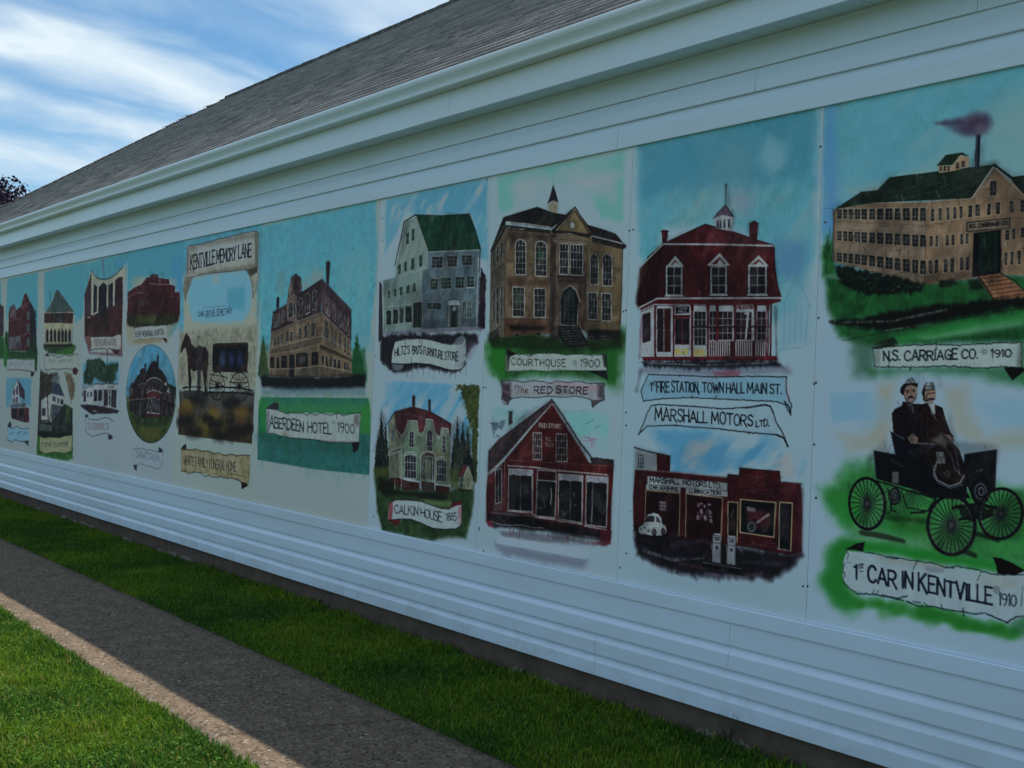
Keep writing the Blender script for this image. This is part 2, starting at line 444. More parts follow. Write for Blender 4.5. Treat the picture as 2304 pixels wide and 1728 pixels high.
M_roof = material('asphalt_shingle', (0.12, 0.12, 0.12), 0.95, 0.15, build=shingle_nodes)
rv, rq, rc = [], [], []
NCO = 43
rr = np.random.default_rng(3)
for k in range(NCO):
    t0, t1 = RT * k / NCO, RT * (k + 1) / NCO
    xa, xb = XL + t0, XR - t0
    x = xa - rr.uniform(0, 0.3)
    while x < xb:
        w = rr.choice([0.14, 0.2, 0.28, 0.33]) * rr.uniform(0.85, 1.15)
        x0, x1 = max(x, xa), min(x + w, xb)
        x += w
        if x1 <= x0: continue
        lift = 0.011 + rr.uniform(0, 0.006)
        base = 0.235 * (1 + 0.11 * rr.normal())
        cc = np.clip(np.array([1.0, 0.955, 0.90]) * base, 0.06, 0.45)
        u0, u1 = (XL + t1 - x0), (x1 - (XR - t1))
        x0t, x1t = (x0 + max(0, u0) if u0 > 0 else x0), (x1 - max(0, u1) if u1 > 0 else x1)
        if x0t >= x1t: x0t = x1t = (x0t + x1t) / 2
        y0, z0 = RY0 + t0, RZ0 + SL * t0; y1, z1 = RY0 + t1, RZ0 + SL * t1
        b0 = len(rv)
        rv += [(x0, y0, z0 - 0.012), (x1, y0, z0 - 0.012), (x1, y0 - 0.004, z0 + lift), (x0, y0 - 0.004, z0 + lift), (x1t, y1, z1 + 0.001), (x0t, y1, z1 + 0.001)]
        rq += [(b0, b0 + 1, b0 + 2, b0 + 3), (b0 + 3, b0 + 2, b0 + 4, b0 + 5)]
        rc += [cc] * 6
# the other three slopes, plain
ry, rz = RY0 + RT, RZ0 + SL * RT
b0 = len(rv)
rv += [(XL, RY0, RZ0), (XL + RT, ry, rz), (XL, ry + RT, RZ0), (XR, RY0, RZ0), (XR - RT, ry, rz), (XR, ry + RT, RZ0)]
rc += [np.array([0.23, 0.225, 0.215])] * 6
tri = [(b0, b0 + 1, b0 + 2), (b0 + 3, b0 + 5, b0 + 4)]
rq += [(b0 + 2, b0 + 1, b0 + 4, b0 + 5)]
roof = np_mesh('roof', np.array(rv), np.array(rq), M_roof, bld, np.array(rc), np.array(tri))
roof.location = (7, -4.5, 0)
M_cap = material('ridge_cap_shingle', (0.09, 0.09, 0.088), 0.95, 0.15, noise=(9, (0.16, 0.155, 0.15), 0.45, 0.6))
mb = MB()
r2 = random.Random(4)
L_ = math.sqrt(2 + SL * SL) * RT
nh = int(L_ / 0.145)
for k in range(nh):                          # caps climbing the hip
    t0, t1 = RT * k / nh, RT * (k + 1.45) / nh
    lf = 0.03 + r2.uniform(0, 0.010)
    if k > nh - 12 and r2.random() < 0.4: lf += r2.uniform(0.01, 0.035)
    p0 = Vector((XL + t0, RY0 + t0, RZ0 + SL * t0 + lf)); p1 = Vector((XL + t1, RY0 + t1, RZ0 + SL * t1 + 0.016))
    s = Vector((0.1, -0.1, 0)); q = Vector((-0.1, 0.1, 0)); dn = Vector((0, 0, -0.072))
    v = [p0 + s + dn, p0, p0 + q + dn, p1 + s + dn, p1, p1 + q + dn]
    v += [a - Vector((0, 0, 0.012)) for a in v[:3]]
    mb.add(v, [(0, 1, 4, 3), (1, 2, 5, 4), (0, 6, 7, 1), (1, 7, 8, 2)])
part(mb, 'hip_cap', M_cap, parent=roof)
mb = MB()
x = XL + RT - 0.06
while x < XR - RT:                            # raised ridge vent with caps
    lf = 0.045 + r2.uniform(0, 0.008)
    x1 = x + 0.30
    mb.add([(x, ry - 0.15, rz - 0.085 + lf), (x, ry, rz + lf), (x, ry + 0.15, rz - 0.085 + lf), (x1, ry - 0.15, rz - 0.09 + lf), (x1, ry, rz - 0.005 + lf), (x1, ry + 0.15, rz - 0.09 + lf),
            (x, ry - 0.15, rz - 0.10), (x1, ry - 0.15, rz - 0.10)], [(0, 1, 4, 3), (1, 2, 5, 4), (6, 0, 3, 7), (0, 2, 1)])
    x = x1 - 0.012
part(mb, 'ridge_vent', M_cap, parent=roof)
# ------------------------------------------------------------------ the painted boards
# Each board is a flat sheet screwed to the wall. Its paint is laid on here with small brush routines
# (filled shapes, strokes, sprays, hand lettering) and kept as a colour per mesh vertex.
# Points are measured on the wall: a point of the survey picture is carried along its sight line to the plane y = 0.
BOARD_W = np.array([122., 150., 162.])


def lin(c):
    c = np.clip(np.asarray(c, float) / 255.0, 0, 1)
    return np.where(c <= 0.04045, c / 12.92, ((c + 0.055) / 1.055) ** 2.4)


def hash2(ix, iy, seed):
    h = (ix.astype(np.int64) * 374761393 + iy.astype(np.int64) * 668265263 + seed * 974711) & 0x7fffffff
    h = ((h ^ (h >> 13)) * 1274126177) & 0x7fffffff
    return ((h ^ (h >> 16)) & 0xffff) / 65535.0


def vnoise(x, y, seed=0, octv=3):
    out = 0; amp = 0.5; tot = 0
    for o in range(octv):
        ix, iy = np.floor(x), np.floor(y); fx, fy = x - ix, y - iy
        fx, fy = fx * fx * (3 - 2 * fx), fy * fy * (3 - 2 * fy)
        a, b = hash2(ix, iy, seed + o), hash2(ix + 1, iy, seed + o); c, d = hash2(ix, iy + 1, seed + o), hash2(ix + 1, iy + 1, seed + o)
        out = out + amp * ((a * (1 - fx) + b * fx) * (1 - fy) + (c * (1 - fx) + d * fx) * fy); tot += amp
        x, y, amp = x * 2.03 + 7.1, y * 2.03 + 3.7, amp * 0.5
    return out / tot


def pts_of(s):
    if isinstance(s, str): s = [float(t) for t in s.replace(',', ' ').split()]
    return np.asarray(s, float).reshape(-1, 2)


class Board:
    def __init__(self, X0, X1, nx, nz, Z0=0.6995, Z1=3.1455, base=None):
        self.X0, self.X1, self.Z0, self.Z1, self.nx, self.nz = X0, X1, Z0, Z1, nx, nz
        self.dx, self.dz = (X1 - X0) / nx, (Z1 - Z0) / nz
        self.px = 0.5 * (self.dx + self.dz)
        self.gx = X0 + np.arange(nx + 1) * self.dx
        self.gz = Z1 - np.arange(nz + 1) * self.dz
        self.img = np.empty((nz + 1, nx + 1, 3)); self.img[:] = BOARD_W if base is None else base
        self.text = np.zeros((nz + 1, nx + 1)); self.tid = np.zeros((nz + 1, nx + 1), int); self.word = 1; self.regions = []
        GX, GZ = np.meshgrid(self.gx, self.gz)
        n = vnoise(GX * 1.3, GZ * 1.1, 5, 4) - 0.5
        self.img *= (1 + 0.05 * n)[..., None]
        self.rnd = random.Random(int(abs(X0) * 1000)); self.sd = 11; self.loose = 1.0
        self.V(0, 0, 1)

    # -- mapping
    def V(self, ox, oy, s):
        self.o = (ox, oy, s)
        return self

    def w(self, p):
        p = pts_of(p); ox, oy, s = self.o
        u = (ox + p[:, 0] / s) - 1152; v = 864 - (oy + p[:, 1] / s)
        d = u[:, None] * ROT[0] + v[:, None] * ROT[1] + 2268.2 * ROT[2]
        t = -CAM_Y / d[:, 1]
        return np.stack([d[:, 0] * t, CAM_Z + d[:, 2] * t], 1)

    def mu(self, p):
        """metres per survey unit (vertical) near the first point"""
        p = pts_of(p)[:1]
        a = self.w(p); b = self.w(p + [0, 10])
        return abs(a[0, 1] - b[0, 1]) / 10

    def win(self, P, m):
        i0 = max(0, int((P[:, 0].min() - m - self.X0) / self.dx)); i1 = min(self.nx + 1, int((P[:, 0].max() + m - self.X0) / self.dx) + 2)
        j0 = max(0, int((self.Z1 - P[:, 1].max() - m) / self.dz)); j1 = min(self.nz + 1, int((self.Z1 - P[:, 1].min() + m) / self.dz) + 2)
        if i1 <= i0 or j1 <= j0: return None
        GX, GZ = np.meshgrid(self.gx[i0:i1], self.gz[j0:j1])
        return slice(j0, j1), slice(i0, i1), GX, GZ

    def blend(self, js, is_, cov, col):
        col = np.asarray(col, float)
        self.img[js, is_] = self.img[js, is_] * (1 - cov[..., None]) + col * cov[..., None]

    @staticmethod
    def segd(GX, GZ, P, closed):
        d2 = np.full(GX.shape, 1e9); n = len(P)
        tt = np.zeros(GX.shape); acc = 0; L = np.hypot(*np.diff(P, axis=0).T).sum() + 1e-9
        for i in range(n if closed else n - 1):
            a, b = P[i], P[(i + 1) % n]; e = b - a; l2 = e @ e + 1e-12
            t = np.clip(((GX - a[0]) * e[0] + (GZ - a[1]) * e[1]) / l2, 0, 1)
            q = (GX - a[0] - t * e[0]) ** 2 + (GZ - a[1] - t * e[1]) ** 2
            m = q < d2; d2 = np.where(m, q, d2); tt = np.where(m, (acc + t * math.sqrt(l2)) / L, tt); acc += math.sqrt(l2)
        return np.sqrt(d2), tt

    @staticmethod
    def inside(GX, GZ, P):
        c = np.zeros(GX.shape, bool); n = len(P)
        for i in range(n):
            a, b = P[i], P[(i + 1) % n]
            if a[1] == b[1]: continue
            m = ((a[1] > GZ) != (b[1] > GZ)) & (GX < (b[0] - a[0]) * (GZ - a[1]) / (b[1] - a[1]) + a[0])
            c ^= m
        return c

    # -- brushes
    def poly(self, p, col, a=1.0, soft=0, tex=0.0, nz=None, vg=None, rag=0.0):
        """filled shape; soft = spray edge in survey units; tex = brush mottling; nz=(freq, contrast, angle, stretch) breaks it up"""
        P = self.w(p); mu = self.mu(p); s = max(soft * mu, self.px * 0.7)
        if len(P) > 3 and rag:
            Q = []
            for i in range(len(P)):
                A, B = P[i], P[(i + 1) % len(P)]; k = max(1, int(np.hypot(*(B - A)) / 0.012))
                for q in range(k): Q.append(A + (B - A) * q / k + np.array([self.rnd.gauss(0, 1), self.rnd.gauss(0, 1)]) * rag * mu)
            P = np.array(Q)
        r = self.win(P, s + 0.002)
        if r is None: return
        js, is_, GX, GZ = r
        d, _ = self.segd(GX, GZ, P, True)
        sd = np.where(self.inside(GX, GZ, P), -d, d)
        if soft > 3: sd = sd + s * 1.1 * (vnoise(GX * 14, GZ * 14, self.sd + 9, 3) - 0.5)
        cov = np.clip(0.5 - sd / (2 * s) if soft else 0.5 - sd / s, 0, 1)
        if soft: cov = cov * cov * (3 - 2 * cov)
        cov = cov * a
        self.sd += 1
        if nz:
            f, con, ang, st = nz; ca, sa = math.cos(math.radians(ang)), math.sin(math.radians(ang))
            u, v = (GX * ca + GZ * sa) * f / st, (-GX * sa + GZ * ca) * f
            cov = cov * np.clip(0.5 + (vnoise(u, v, self.sd, 4) - 0.5 + con[1]) * con[0], 0, 1)
        c = np.broadcast_to(np.asarray(col, float), GX.shape + (3,))
        if vg is not None:
            t = np.clip((GZ.max() - GZ) / (GZ.max() - GZ.min() + 1e-9), 0, 1)[..., None]
            c = c * (1 - t) + np.asarray(vg, float) * t
        if tex:
            n = vnoise(GX * 22, GZ * 22, self.sd, 4) - 0.5 + 0.5 * (vnoise(GX * 120, GZ * 30, self.sd + 3, 2) - 0.5)
            c = c * (1 + tex * 2 * n)[..., None]
        self.blend(js, is_, cov, np.clip(c, 0, 255))

    def line(self, p, w, col, a=1.0, soft=0, taper=False, jit=0.0, dry=0.0, txt=False, wm=None):
        P = self.w(p); mu = self.mu(p)
        if jit:
            Q = [P[0]]
            for i in range(len(P) - 1):
                L = np.hypot(*(P[i + 1] - P[i])); k = max(1, int(L / (10 * mu)))
                for q in range(1, k + 1):
                    Q.append(P[i] + (P[i + 1] - P[i]) * q / k + np.array([self.rnd.gauss(0, 1), self.rnd.gauss(0, 1)]) * jit * mu)
            P = np.array(Q)
        hw = (wm if wm else w * mu) / 2; aa = max(soft * mu, self.px * 0.8)
        r = self.win(P, hw + aa)
        if r is None or not r[2].size: return
        js, is_, GX, GZ = r
        d, t = self.segd(GX, GZ, P, False)
        h = hw * (1 - 0.75 * t) if taper else hw
        if soft > 8: d = d + (hw + aa) * .7 * (vnoise(GX * 11, GZ * 11, self.sd + 5, 3) - 0.5)
        cov = np.clip((h + aa / 2 - d) / aa, 0, 1) * min(1, 2 * hw / (0.6 * self.px))
        if soft: cov = cov * cov * (3 - 2 * cov)
        self.sd += 1
        if dry: cov = cov * np.clip(1 + dry * 2.5 * (vnoise(GX * 90, GZ * 60, self.sd, 2) - 0.62), 0, 1)
        cov = cov * a
        self.blend(js, is_, cov, col)
        if txt:
            self.text[js, is_] = np.maximum(self.text[js, is_], cov)
            self.tid[js, is_] = np.where(cov > .05, self.word, self.tid[js, is_])

    def blob(self, x, y, r, col, a=1.0, ry=None):
        n = 14; ry = ry or r
        self.poly([(x + r * math.cos(k * 6.283 / n), y + ry * math.sin(k * 6.283 / n)) for k in range(n)], col, a, soft=min(r, ry) * 0.9)

    def ell(self, x, y, rx, ry, w, col, a=1.0, rot=0.0, n=40, fill=None):
        q = []
        for k in range(n + 1):
            t = k * 2 * math.pi / n; u, v = rx * math.cos(t), ry * math.sin(t)
            q.append((x + u * math.cos(rot) - v * math.sin(rot), y + u * math.sin(rot) + v * math.cos(rot)))
        if fill is not None: self.poly(q[:-1], fill, a)
        if w: self.line(q, w, col, a)

    def dabs(self, p, cols, n, ln, w, ang=(0, 360), a=0.85):
        """many short strokes inside a shape: leaves, blades, shingles"""
        q = pts_of(p); x0, y0 = q.min(0); x1, y1 = q.max(0); k = 0; tries = 0
        while k < n and tries < n * 6:
            tries += 1
            x, y = self.rnd.uniform(x0, x1), self.rnd.uniform(y0, y1)
            if not self.inside(np.array([x]), np.array([y]), q)[0]: continue
            t = math.radians(self.rnd.uniform(*ang)); l = ln * self.rnd.uniform(0.5, 1.3)
            self.line([(x, y), (x + l * math.cos(t), y + l * math.sin(t))], w * self.rnd.uniform(.6, 1.3), self.rnd.choice(cols), a * self.rnd.uniform(.6, 1), taper=True)
            k += 1

    def pane(self, x, y, w, h, nx=2, ny=3, sl=0.0, fr=(128, 142, 138), gl=(24, 26, 30), fw=5, mw=2.5, arch=0, lean=0.0, hi=True):
        """painted window: x, y top left, sl = slope of its head and sill"""
        T = lambda u, v: (x + w * u + lean * v * h, y + h * v + sl * w * u)
        if arch:
            top = [(0.5 + 0.5 * math.cos(math.pi * (1 - k / 8)), 0.5 * arch * (1 - math.sin(math.pi * k / 8)) if arch < 2 else 0.28 * abs(1 - k / 4 if k < 4 else k / 4 - 1)) for k in range(9)]
        else: top = [(0, 0), (1, 0)]
        out = [T(*q) for q in top] + [T(1, 1), T(0, 1)]
        self.poly(out, gl, 1, tex=0.3)
        if hi:
            self.blob(x + w * self.rnd.uniform(.3, .7), y + h * self.rnd.uniform(.3, .7), w * .3, (60, 78, 74), .4, h * .18)
        for k in range(1, nx): self.line([T(k / nx, 0.03), T(k / nx, 1)], mw, fr, .8, dry=.3)
        for k in range(1, ny): self.line([T(0, k / ny), T(1, k / ny)], mw, fr, .8, dry=.3)
        self.line(out + [out[0]], fw, fr, .95, dry=.25)

    def write(self, s, base, h0, h1=None, w=None, col=(16, 20, 26), track=0.95, slant=0.0, serif=False, jit=0.05, space=1.9):
        """hand lettering fitted along a baseline polyline; h0, h1 letter heights at its two ends"""
        B = pts_of(base); seg = np.hypot(*np.diff(B, axis=0).T); cum = np.r_[0, np.cumsum(seg)]
        h1 = h1 or h0; adv = []; x = 0
        for ch in s:
            if ch == ' ': x += space; adv.append(None); continue
            g = GL[ch]; gw = max([q[0] for st in g for q in st] + [0.5]); adv.append((x, gw)); x += gw + track
        tot = x - track; L = cum[-1]; k = L / tot
        self.word += 1
        for ch, ad in zip(s, adv):
            if ad is None: self.word += 1; continue
            x0, gw = ad; t = (x0 + gw / 2) / tot; h = h0 + (h1 - h0) * t
            px, py = np.interp(x0 * k, cum, B[:, 0]), np.interp(x0 * k, cum, B[:, 1])
            qx, qy = np.interp((x0 + gw) * k, cum, B[:, 0]), np.interp((x0 + gw) * k, cum, B[:, 1])
            sl = (qy - py) / max(qx - px, 1e-6)
            jx, jy, js = self.rnd.gauss(0, jit * .5), self.rnd.gauss(0, jit * 2.0), 1 + self.rnd.gauss(0, jit)
            ww = (w or h * 0.115) * 1.3
            for st in GL[ch]:
                P = [(px + (u + jx) * k + slant * v * h / 6, py + (u * k) * sl - (v * js + jy) * h / 6) for u, v in st]
                if len(P) > 3: P = smooth(P)
                self.line(P, ww * self.rnd.uniform(.9, 1.15), col, .96, txt=True)
                if serif and len(st) == 2:
                    for e in (P[0], P[-1]): self.line([(e[0] - .6 * k, e[1]), (e[0] + .6 * k, e[1])], ww * .7, col, .9, txt=True)

    def scrawl(self, base, h, words, col):
        """faded lettering, too worn to read: short uneven strokes in word-long runs"""
        B = pts_of(base); seg = np.hypot(*np.diff(B, axis=0).T); cum = np.r_[0, np.cumsum(seg)]; tot = sum(words) + .8 * (len(words) - 1); x = 0
        for n in words:
            self.word += 1
            for k in range(int(n * 1.7)):
                t = (x + (k + .5) / 1.7) / tot * cum[-1]; px, py = np.interp(t, cum, B[:, 0]), np.interp(t, cum, B[:, 1]); r = self.rnd
                y0, y1 = py - h * r.uniform(.55, 1), py - h * r.uniform(-.05, .35); dx_ = r.uniform(-.12, .12) * h
                self.line([(px, y0), (px + dx_, y1)], h * .17, col, r.uniform(.45, .9), dry=.6)
                if r.random() < .5: self.line([(px, y0), (px + h * r.uniform(.15, .3), y0 + h * r.uniform(-.05, .15))], h * .14, col, .6)
            x += n + .8

    def scroll(self, p, fill, edge=(22, 24, 24), w=5, jit=1.6, shade=None, a=1.0, tex=0.08):
        """parchment banner with a torn inked edge"""
        self.poly(p, fill, a, tex=tex)
        q = pts_of(p)
        if shade is not None:
            for A, B in ((q[0], q[-1]),): self.line([tuple(A), tuple(B)], w * 7, shade, .45, soft=w * 6)
        qq = np.vstack([q, q[:1]])
        self.line(qq, w, edge, .9, jit=jit, dry=.5)

    def region(self, name, p, label=None, lettering=None):
        self.regions.append((name, self.w(p), label, lettering))
        if name.startswith('painted'):          # loose brushwork over the picture
            q = pts_of(p); sz = max(np.ptp(q[:, 0]), np.ptp(q[:, 1]))
            self.poly(p, (16, 16, 18), .27 * self.loose, soft=sz * .02, nz=(9, (4, -.04), 70, 2)); self.poly(p, (150, 150, 136), .12, soft=sz * .02, nz=(12, (5, -.14), 60, 2.5))
            self.dabs(p, [(14, 14, 16), (30, 26, 24)], 90, sz * .045, sz * .006, (60, 120), .32 * self.loose); self.dabs(p, [(14, 14, 16), (40, 34, 30)], 60, sz * .035, sz * .005, (168, 192), .3 * self.loose)
            self.dabs(p, [(150, 152, 140), (128, 124, 110), (112, 128, 128)], 70, sz * .03, sz * .0045, (60, 130), .36)
        return self

    def mist(self, p, r, col, a=.6, n=30, sq=.7):
        """airbrush bursts scattered along a line"""
        q = pts_of(p); seg = np.hypot(*np.diff(q, axis=0).T); cum = np.r_[0, np.cumsum(seg)]
        for k in range(n):
            t = cum[-1] * (k + self.rnd.random()) / n; rr_ = r * self.rnd.uniform(.45, 1.25)
            x, y = np.interp(t, cum, q[:, 0]) + self.rnd.gauss(0, r * .25), np.interp(t, cum, q[:, 1]) + self.rnd.gauss(0, r * .25)
            self.blob(x, y, rr_, col, a * self.rnd.uniform(.35, 1), rr_ * sq)

    # -- into the scene
    def build(self, name, label, cat, group, mat, screws=()):
        root = empty(name, ((self.X0 + self.X1) / 2, 0, self.Z0)); tag(root, label, cat, group)
        off = np.array([(self.X0 + self.X1) / 2, 0, self.Z0])
        nx, nz = self.nx, self.nz
        GX, GZ = np.meshgrid(self.gx, self.gz)
        grain = rng.normal(0, 0.012, GX.shape)
        lum = (self.img @ np.array([.3, .59, .11]))[..., None]; self.img = self.img * .9 + lum * .1; self.img = self.img * np.clip(lum / 122, .02, 1) ** .33      # dense, dark pigments
        alb = np.array([0.68, 0.78, 0.88]) * lin(self.img) / lin(BOARD_W)
        alb = np.clip(alb * (1 + grain)[..., None], 0.004, 0.86).reshape(-1, 3)
        V = np.stack([GX, np.zeros_like(GX), GZ], -1).reshape(-1, 3) - off
        idx = np.arange((nx + 1) * (nz + 1)).reshape(nz + 1, nx + 1)
        F = np.stack([idx[:-1, :-1], idx[1:, :-1], idx[1:, 1:], idx[:-1, 1:]], -1)
        cx, cz = np.meshgrid((self.gx[:-1] + self.gx[1:]) / 2, (self.gz[:-1] + self.gz[1:]) / 2)
        own = np.zeros((nz, nx), int)
        for k, (_, P, _, _) in enumerate(self.regions): own[self.inside(cx, cz, P)] = k + 1
        tx = (self.text[:-1, :-1] + self.text[1:, 1:] + self.text[:-1, 1:] + self.text[1:, :-1]) / 4 > 0.4

        t4 = self.tid; fid = np.maximum(np.maximum(t4[:-1, :-1], t4[1:, 1:]), np.maximum(t4[:-1, 1:], t4[1:, :-1]))

        def sub(nm, mask, parent):
            f = F[mask]
            if not len(f): return None
            u, inv = np.unique(f, return_inverse=True)
            o = np_mesh(nm, V[u], inv.reshape(-1, 4), mat, parent, alb[u]); return o
        b = sub('board', own == 0, root)
        # thickness of the sheet: edges and back, joined to the board mesh
        e = MB(); x0, x1, z1 = self.X0 - off[0] + 0.0006, self.X1 - off[0] - 0.0006, self.Z1 - self.Z0
        e.add([(x0, 0.0005, 0), (x1, 0.0005, 0), (x1, 0.0005, z1), (x0, 0.0005, z1), (x0, .012, 0), (x1, .012, 0), (x1, .012, z1), (x0, .012, z1)],
              [(0, 4, 5, 1), (1, 5, 6, 2), (2, 6, 7, 3), (3, 7, 4, 0), (4, 7, 6, 5)])
        e.build('board_edge', M_edge, b)
        for k, (nm, _, lb, lt) in enumerate(self.regions):
            m = own == k + 1
            o = sub(nm, m & ~tx if lt else m, root)
            if o is None: continue
            if lb: o['label'] = lb
            if lt:
                for q in np.unique(fid[m & tx]):
                    sub('lettering', m & tx & (fid == q), o)
        for (x, y) in screws:
            P = self.V(0, 0, 1).w([(x, y)])[0]
            c = MB(); r = 0.006
            ring = [(math.cos(a) * r, 0, math.sin(a) * r) for a in np.arange(8) * math.pi / 4]
            c.add(ring + [(q[0] * .6, -.002, q[2] * .6) for q in ring], [(i, i + 8, (i + 1) % 8 + 8, (i + 1) % 8) for i in range(8)] + [tuple(range(8, 16))])
            so = c.build('screw', M_screw, root); so.location = (P[0] - off[0], -.0004, P[1] - off[2])
        return root


def smooth(P, n=4):
    P = [np.array(p) for p in P]; Q = [P[0]]
    for i in range(len(P) - 1):
        p0, p1, p2, p3 = P[max(i - 1, 0)], P[i], P[i + 1], P[min(i + 2, len(P) - 1)]
        for k in range(1, n + 1):
            t = k / n
            Q.append(0.5 * (2 * p1 + (p2 - p0) * t + (2 * p0 - 5 * p1 + 4 * p2 - p3) * t * t + (3 * p1 - p0 - 3 * p2 + p3) * t ** 3))
    return [tuple(q) for q in Q]


# single stroke casual capitals on a 6 unit high body
_G = {'A': '0 0 2 6;2 6 4 0;.8 2 3.3 2.1', 'B': '0 0 0 6;0 6 2.3 6 3.1 5.1 2.8 3.8 1.9 3.2 0 3.2;1.9 3.2 3.4 2.5 3.5 1 2.5 .1 0 0',
      'C': '3.5 4.9 2.8 5.8 1.7 6 .6 5.1 0 3.1 .4 1 1.4 .1 2.6 .1 3.6 1.1', 'D': '0 0 0 6;0 6 1.8 5.8 3.2 4.6 3.6 3 3.1 1.3 1.8 .1 0 0',
      'E': '3 6 0 6;0 6 0 0;0 0 3.1 0;0 3.1 2.4 3.2', 'F': '3 6 0 6;0 6 0 0;0 3.1 2.3 3.2', 'G': '3.5 5 2.7 5.9 1.5 6 .4 4.9 0 3 .4 1 1.5 0 2.8 .1 3.5 1;3.5 -.3 3.5 2.6;3.6 2.6 2.1 2.6',
      'H': '0 0 0 6;3.4 0 3.4 6;0 3 3.4 3.1', 'I': '.2 0 .2 6', 'K': '0 0 0 6;3.1 6 0 2.6;1 3.4 3.7 -.5', 'L': '0 6 0 0;0 0 2.8 0',
      'M': '0 0 .4 6;.4 6 2.4 1.6;2.4 1.6 4.2 6;4.2 6 4.8 0', 'N': '0 0 0 6;0 6 3.3 0;3.3 0 3.3 6', 'O': '1.9 6 .6 5.2 0 3 .6 .8 1.9 0 3.2 .8 3.8 3 3.2 5.2 1.9 6',
      'P': '0 0 0 6;0 6 2.4 5.9 3.3 4.9 3 3.5 2 2.8 0 2.8', 'R': '0 0 0 6;0 6 2.4 5.9 3.3 4.9 3 3.5 2 2.8 0 2.8;1.5 2.8 3.7 -.5',
      'S': '3.1 5.2 2.2 6 1 5.9 .2 5 .5 3.8 2.6 2.6 3.1 1.4 2.4 .2 1.1 0 0 .8', 'T': '0 6 3.8 6;1.9 6 1.9 0', 'U': '0 6 0 1.6 .7 .2 1.8 0 2.9 .3 3.4 1.6 3.4 6',
      'V': '0 6 1.8 0;1.8 0 3.6 6', 'W': '0 6 1.2 0;1.2 0 2.5 4.6;2.5 4.6 3.8 0;3.8 0 5 6', 'X': '0 6 3.4 0;3.4 6 0 0', 'Y': '0 6 1.8 2.9;3.6 6 1.8 2.9;1.8 2.9 1.8 0',
      'Z': '0 6 3.2 6;3.2 6 0 0;0 0 3.3 0', 'J': '2.4 6 2.4 1.4 1.7 .1 .7 .1 0 1.1', '1': '0 5 .6 6;.6 6 .6 0', '9': '2.9 4.3 2.2 3.2 .9 3.2 .1 4.4 .6 5.7 1.8 6 2.8 5.2 3 3.4 2.5 1.4 1.4 -.1',
      '0': '1.6 6 .5 5.2 0 3 .5 .8 1.6 0 2.7 .8 3.2 3 2.7 5.2 1.6 6', '8': '1.6 6 .5 5.3 .5 4 1.6 3.2 2.9 2.2 2.9 .8 1.6 0 .3 .8 .2 2.2 1.6 3.2 2.7 4 2.7 5.3 1.6 6',
      '5': '2.8 6 .4 6;.4 6 .3 3.3;.3 3.3 1.5 3.7 2.7 3 2.9 1.6 2.2 .3 1 0 0 .6', '2': '.1 4.8 .9 5.9 2.1 5.8 2.7 4.7 2.2 3.2 0 0;0 0 3 0', '.': '.1 .1 .35 .1', ',': '.4 .4 0 -1.1', "'": '.3 6.2 0 4.8',
      'h': '0 6 .1 0;.1 2.4 1 3.6 1.8 3 2 0', 'e': '.1 1.8 2 2.1 1.7 3.3 .8 3.5 0 2.1 .2 .7 1 0 2.1 .5', 't': '0 5.4 2.6 5.4;1.3 5.4 1.3 0', 's': '2 5 1.2 5.4 .4 4.6 1.8 2 1 .2 0 .8'}
GL = {k: [[(a[i], a[i + 1]) for i in range(0, len(a), 2)] for a in ([float(t) for t in s.split()] for s in v.split(';'))] for k, v in _G.items()}


def paint_nodes(nt, b, tcn, src):
    L = nt.links.new; N = nt.nodes.new
    n = N('ShaderNodeTexNoise'); n.inputs['Scale'].default_value = 55; n.inputs['Detail'].default_value = 4
    L(tcn.outputs['Object'], n.inputs['Vector'])
    bp = N('ShaderNodeBump'); bp.inputs['Strength'].default_value = 0.10; bp.inputs['Distance'].default_value = 0.003
    L(n.outputs['Fac'], bp.inputs['Height']); L(bp.outputs[0], b.inputs['Normal'])


M_paint = material('mural_paint', (0.8, 0.8, 0.8), 0.7, 0.12, attr='paint', build=paint_nodes)
M_edge = material('board_edge_paint', (0.55, 0.55, 0.52), 0.7, 0.2)
M_screw = material('rusty_screw', (0.06, 0.045, 0.035), 0.7, 0.3)
GRP = 'painted mural boards along the wall'


def copyright_mark(b, x, y, r, col=(20, 24, 30)):
    b.ell(x, y, r, r * 1.1, r * .18, col, .9)
    b.line([(x + r * .4, y - r * .35), (x - r * .1, y - r * .5), (x - r * .4, y), (x - r * .1, y + r * .5), (x + r * .4, y + r * .35)], r * .2, col, .9)
# ------------------------------------------------------------------ board: carriage works above, first car below
TEAL, TEAL_L, CREAM = (66, 134, 144), (108, 148, 152), (124, 142, 132)
INK, PARCH, WHT = (18, 22, 28), (124, 146, 142), (128, 144, 146)


def sky_wash(b, p, col=TEAL, soft=18, light=CREAM, ang=35, amt=.42, f=4):
    b.poly(p, col, 1, soft=soft, tex=.10)
    b.poly(p, (72, 140, 156), .7, soft=soft, nz=(3.0, (3.2, -.02), ang, 2.2))
    b.poly(p, light, amt, soft=soft * 2, nz=(f, (4.5, -.10), ang, 2.8))
    b.poly(p, light, amt * .6, soft=soft * 2, nz=(f * 3, (4, -.14), ang, 3.5))


b = Board(-2.589, -1.369, 300, 830, base=(118, 149, 162))
b.V(1824, 150, 2.304)
sky_wash(b, '72 205 1560 -120 1560 1010 130 1090 62 900', soft=10)
b.poly('72 220 130 205 150 700 120 900 62 900', (62, 122, 170), .7, soft=40)
b.poly('200 640 600 540 560 640 250 720', (135, 138, 122), .5, soft=50)
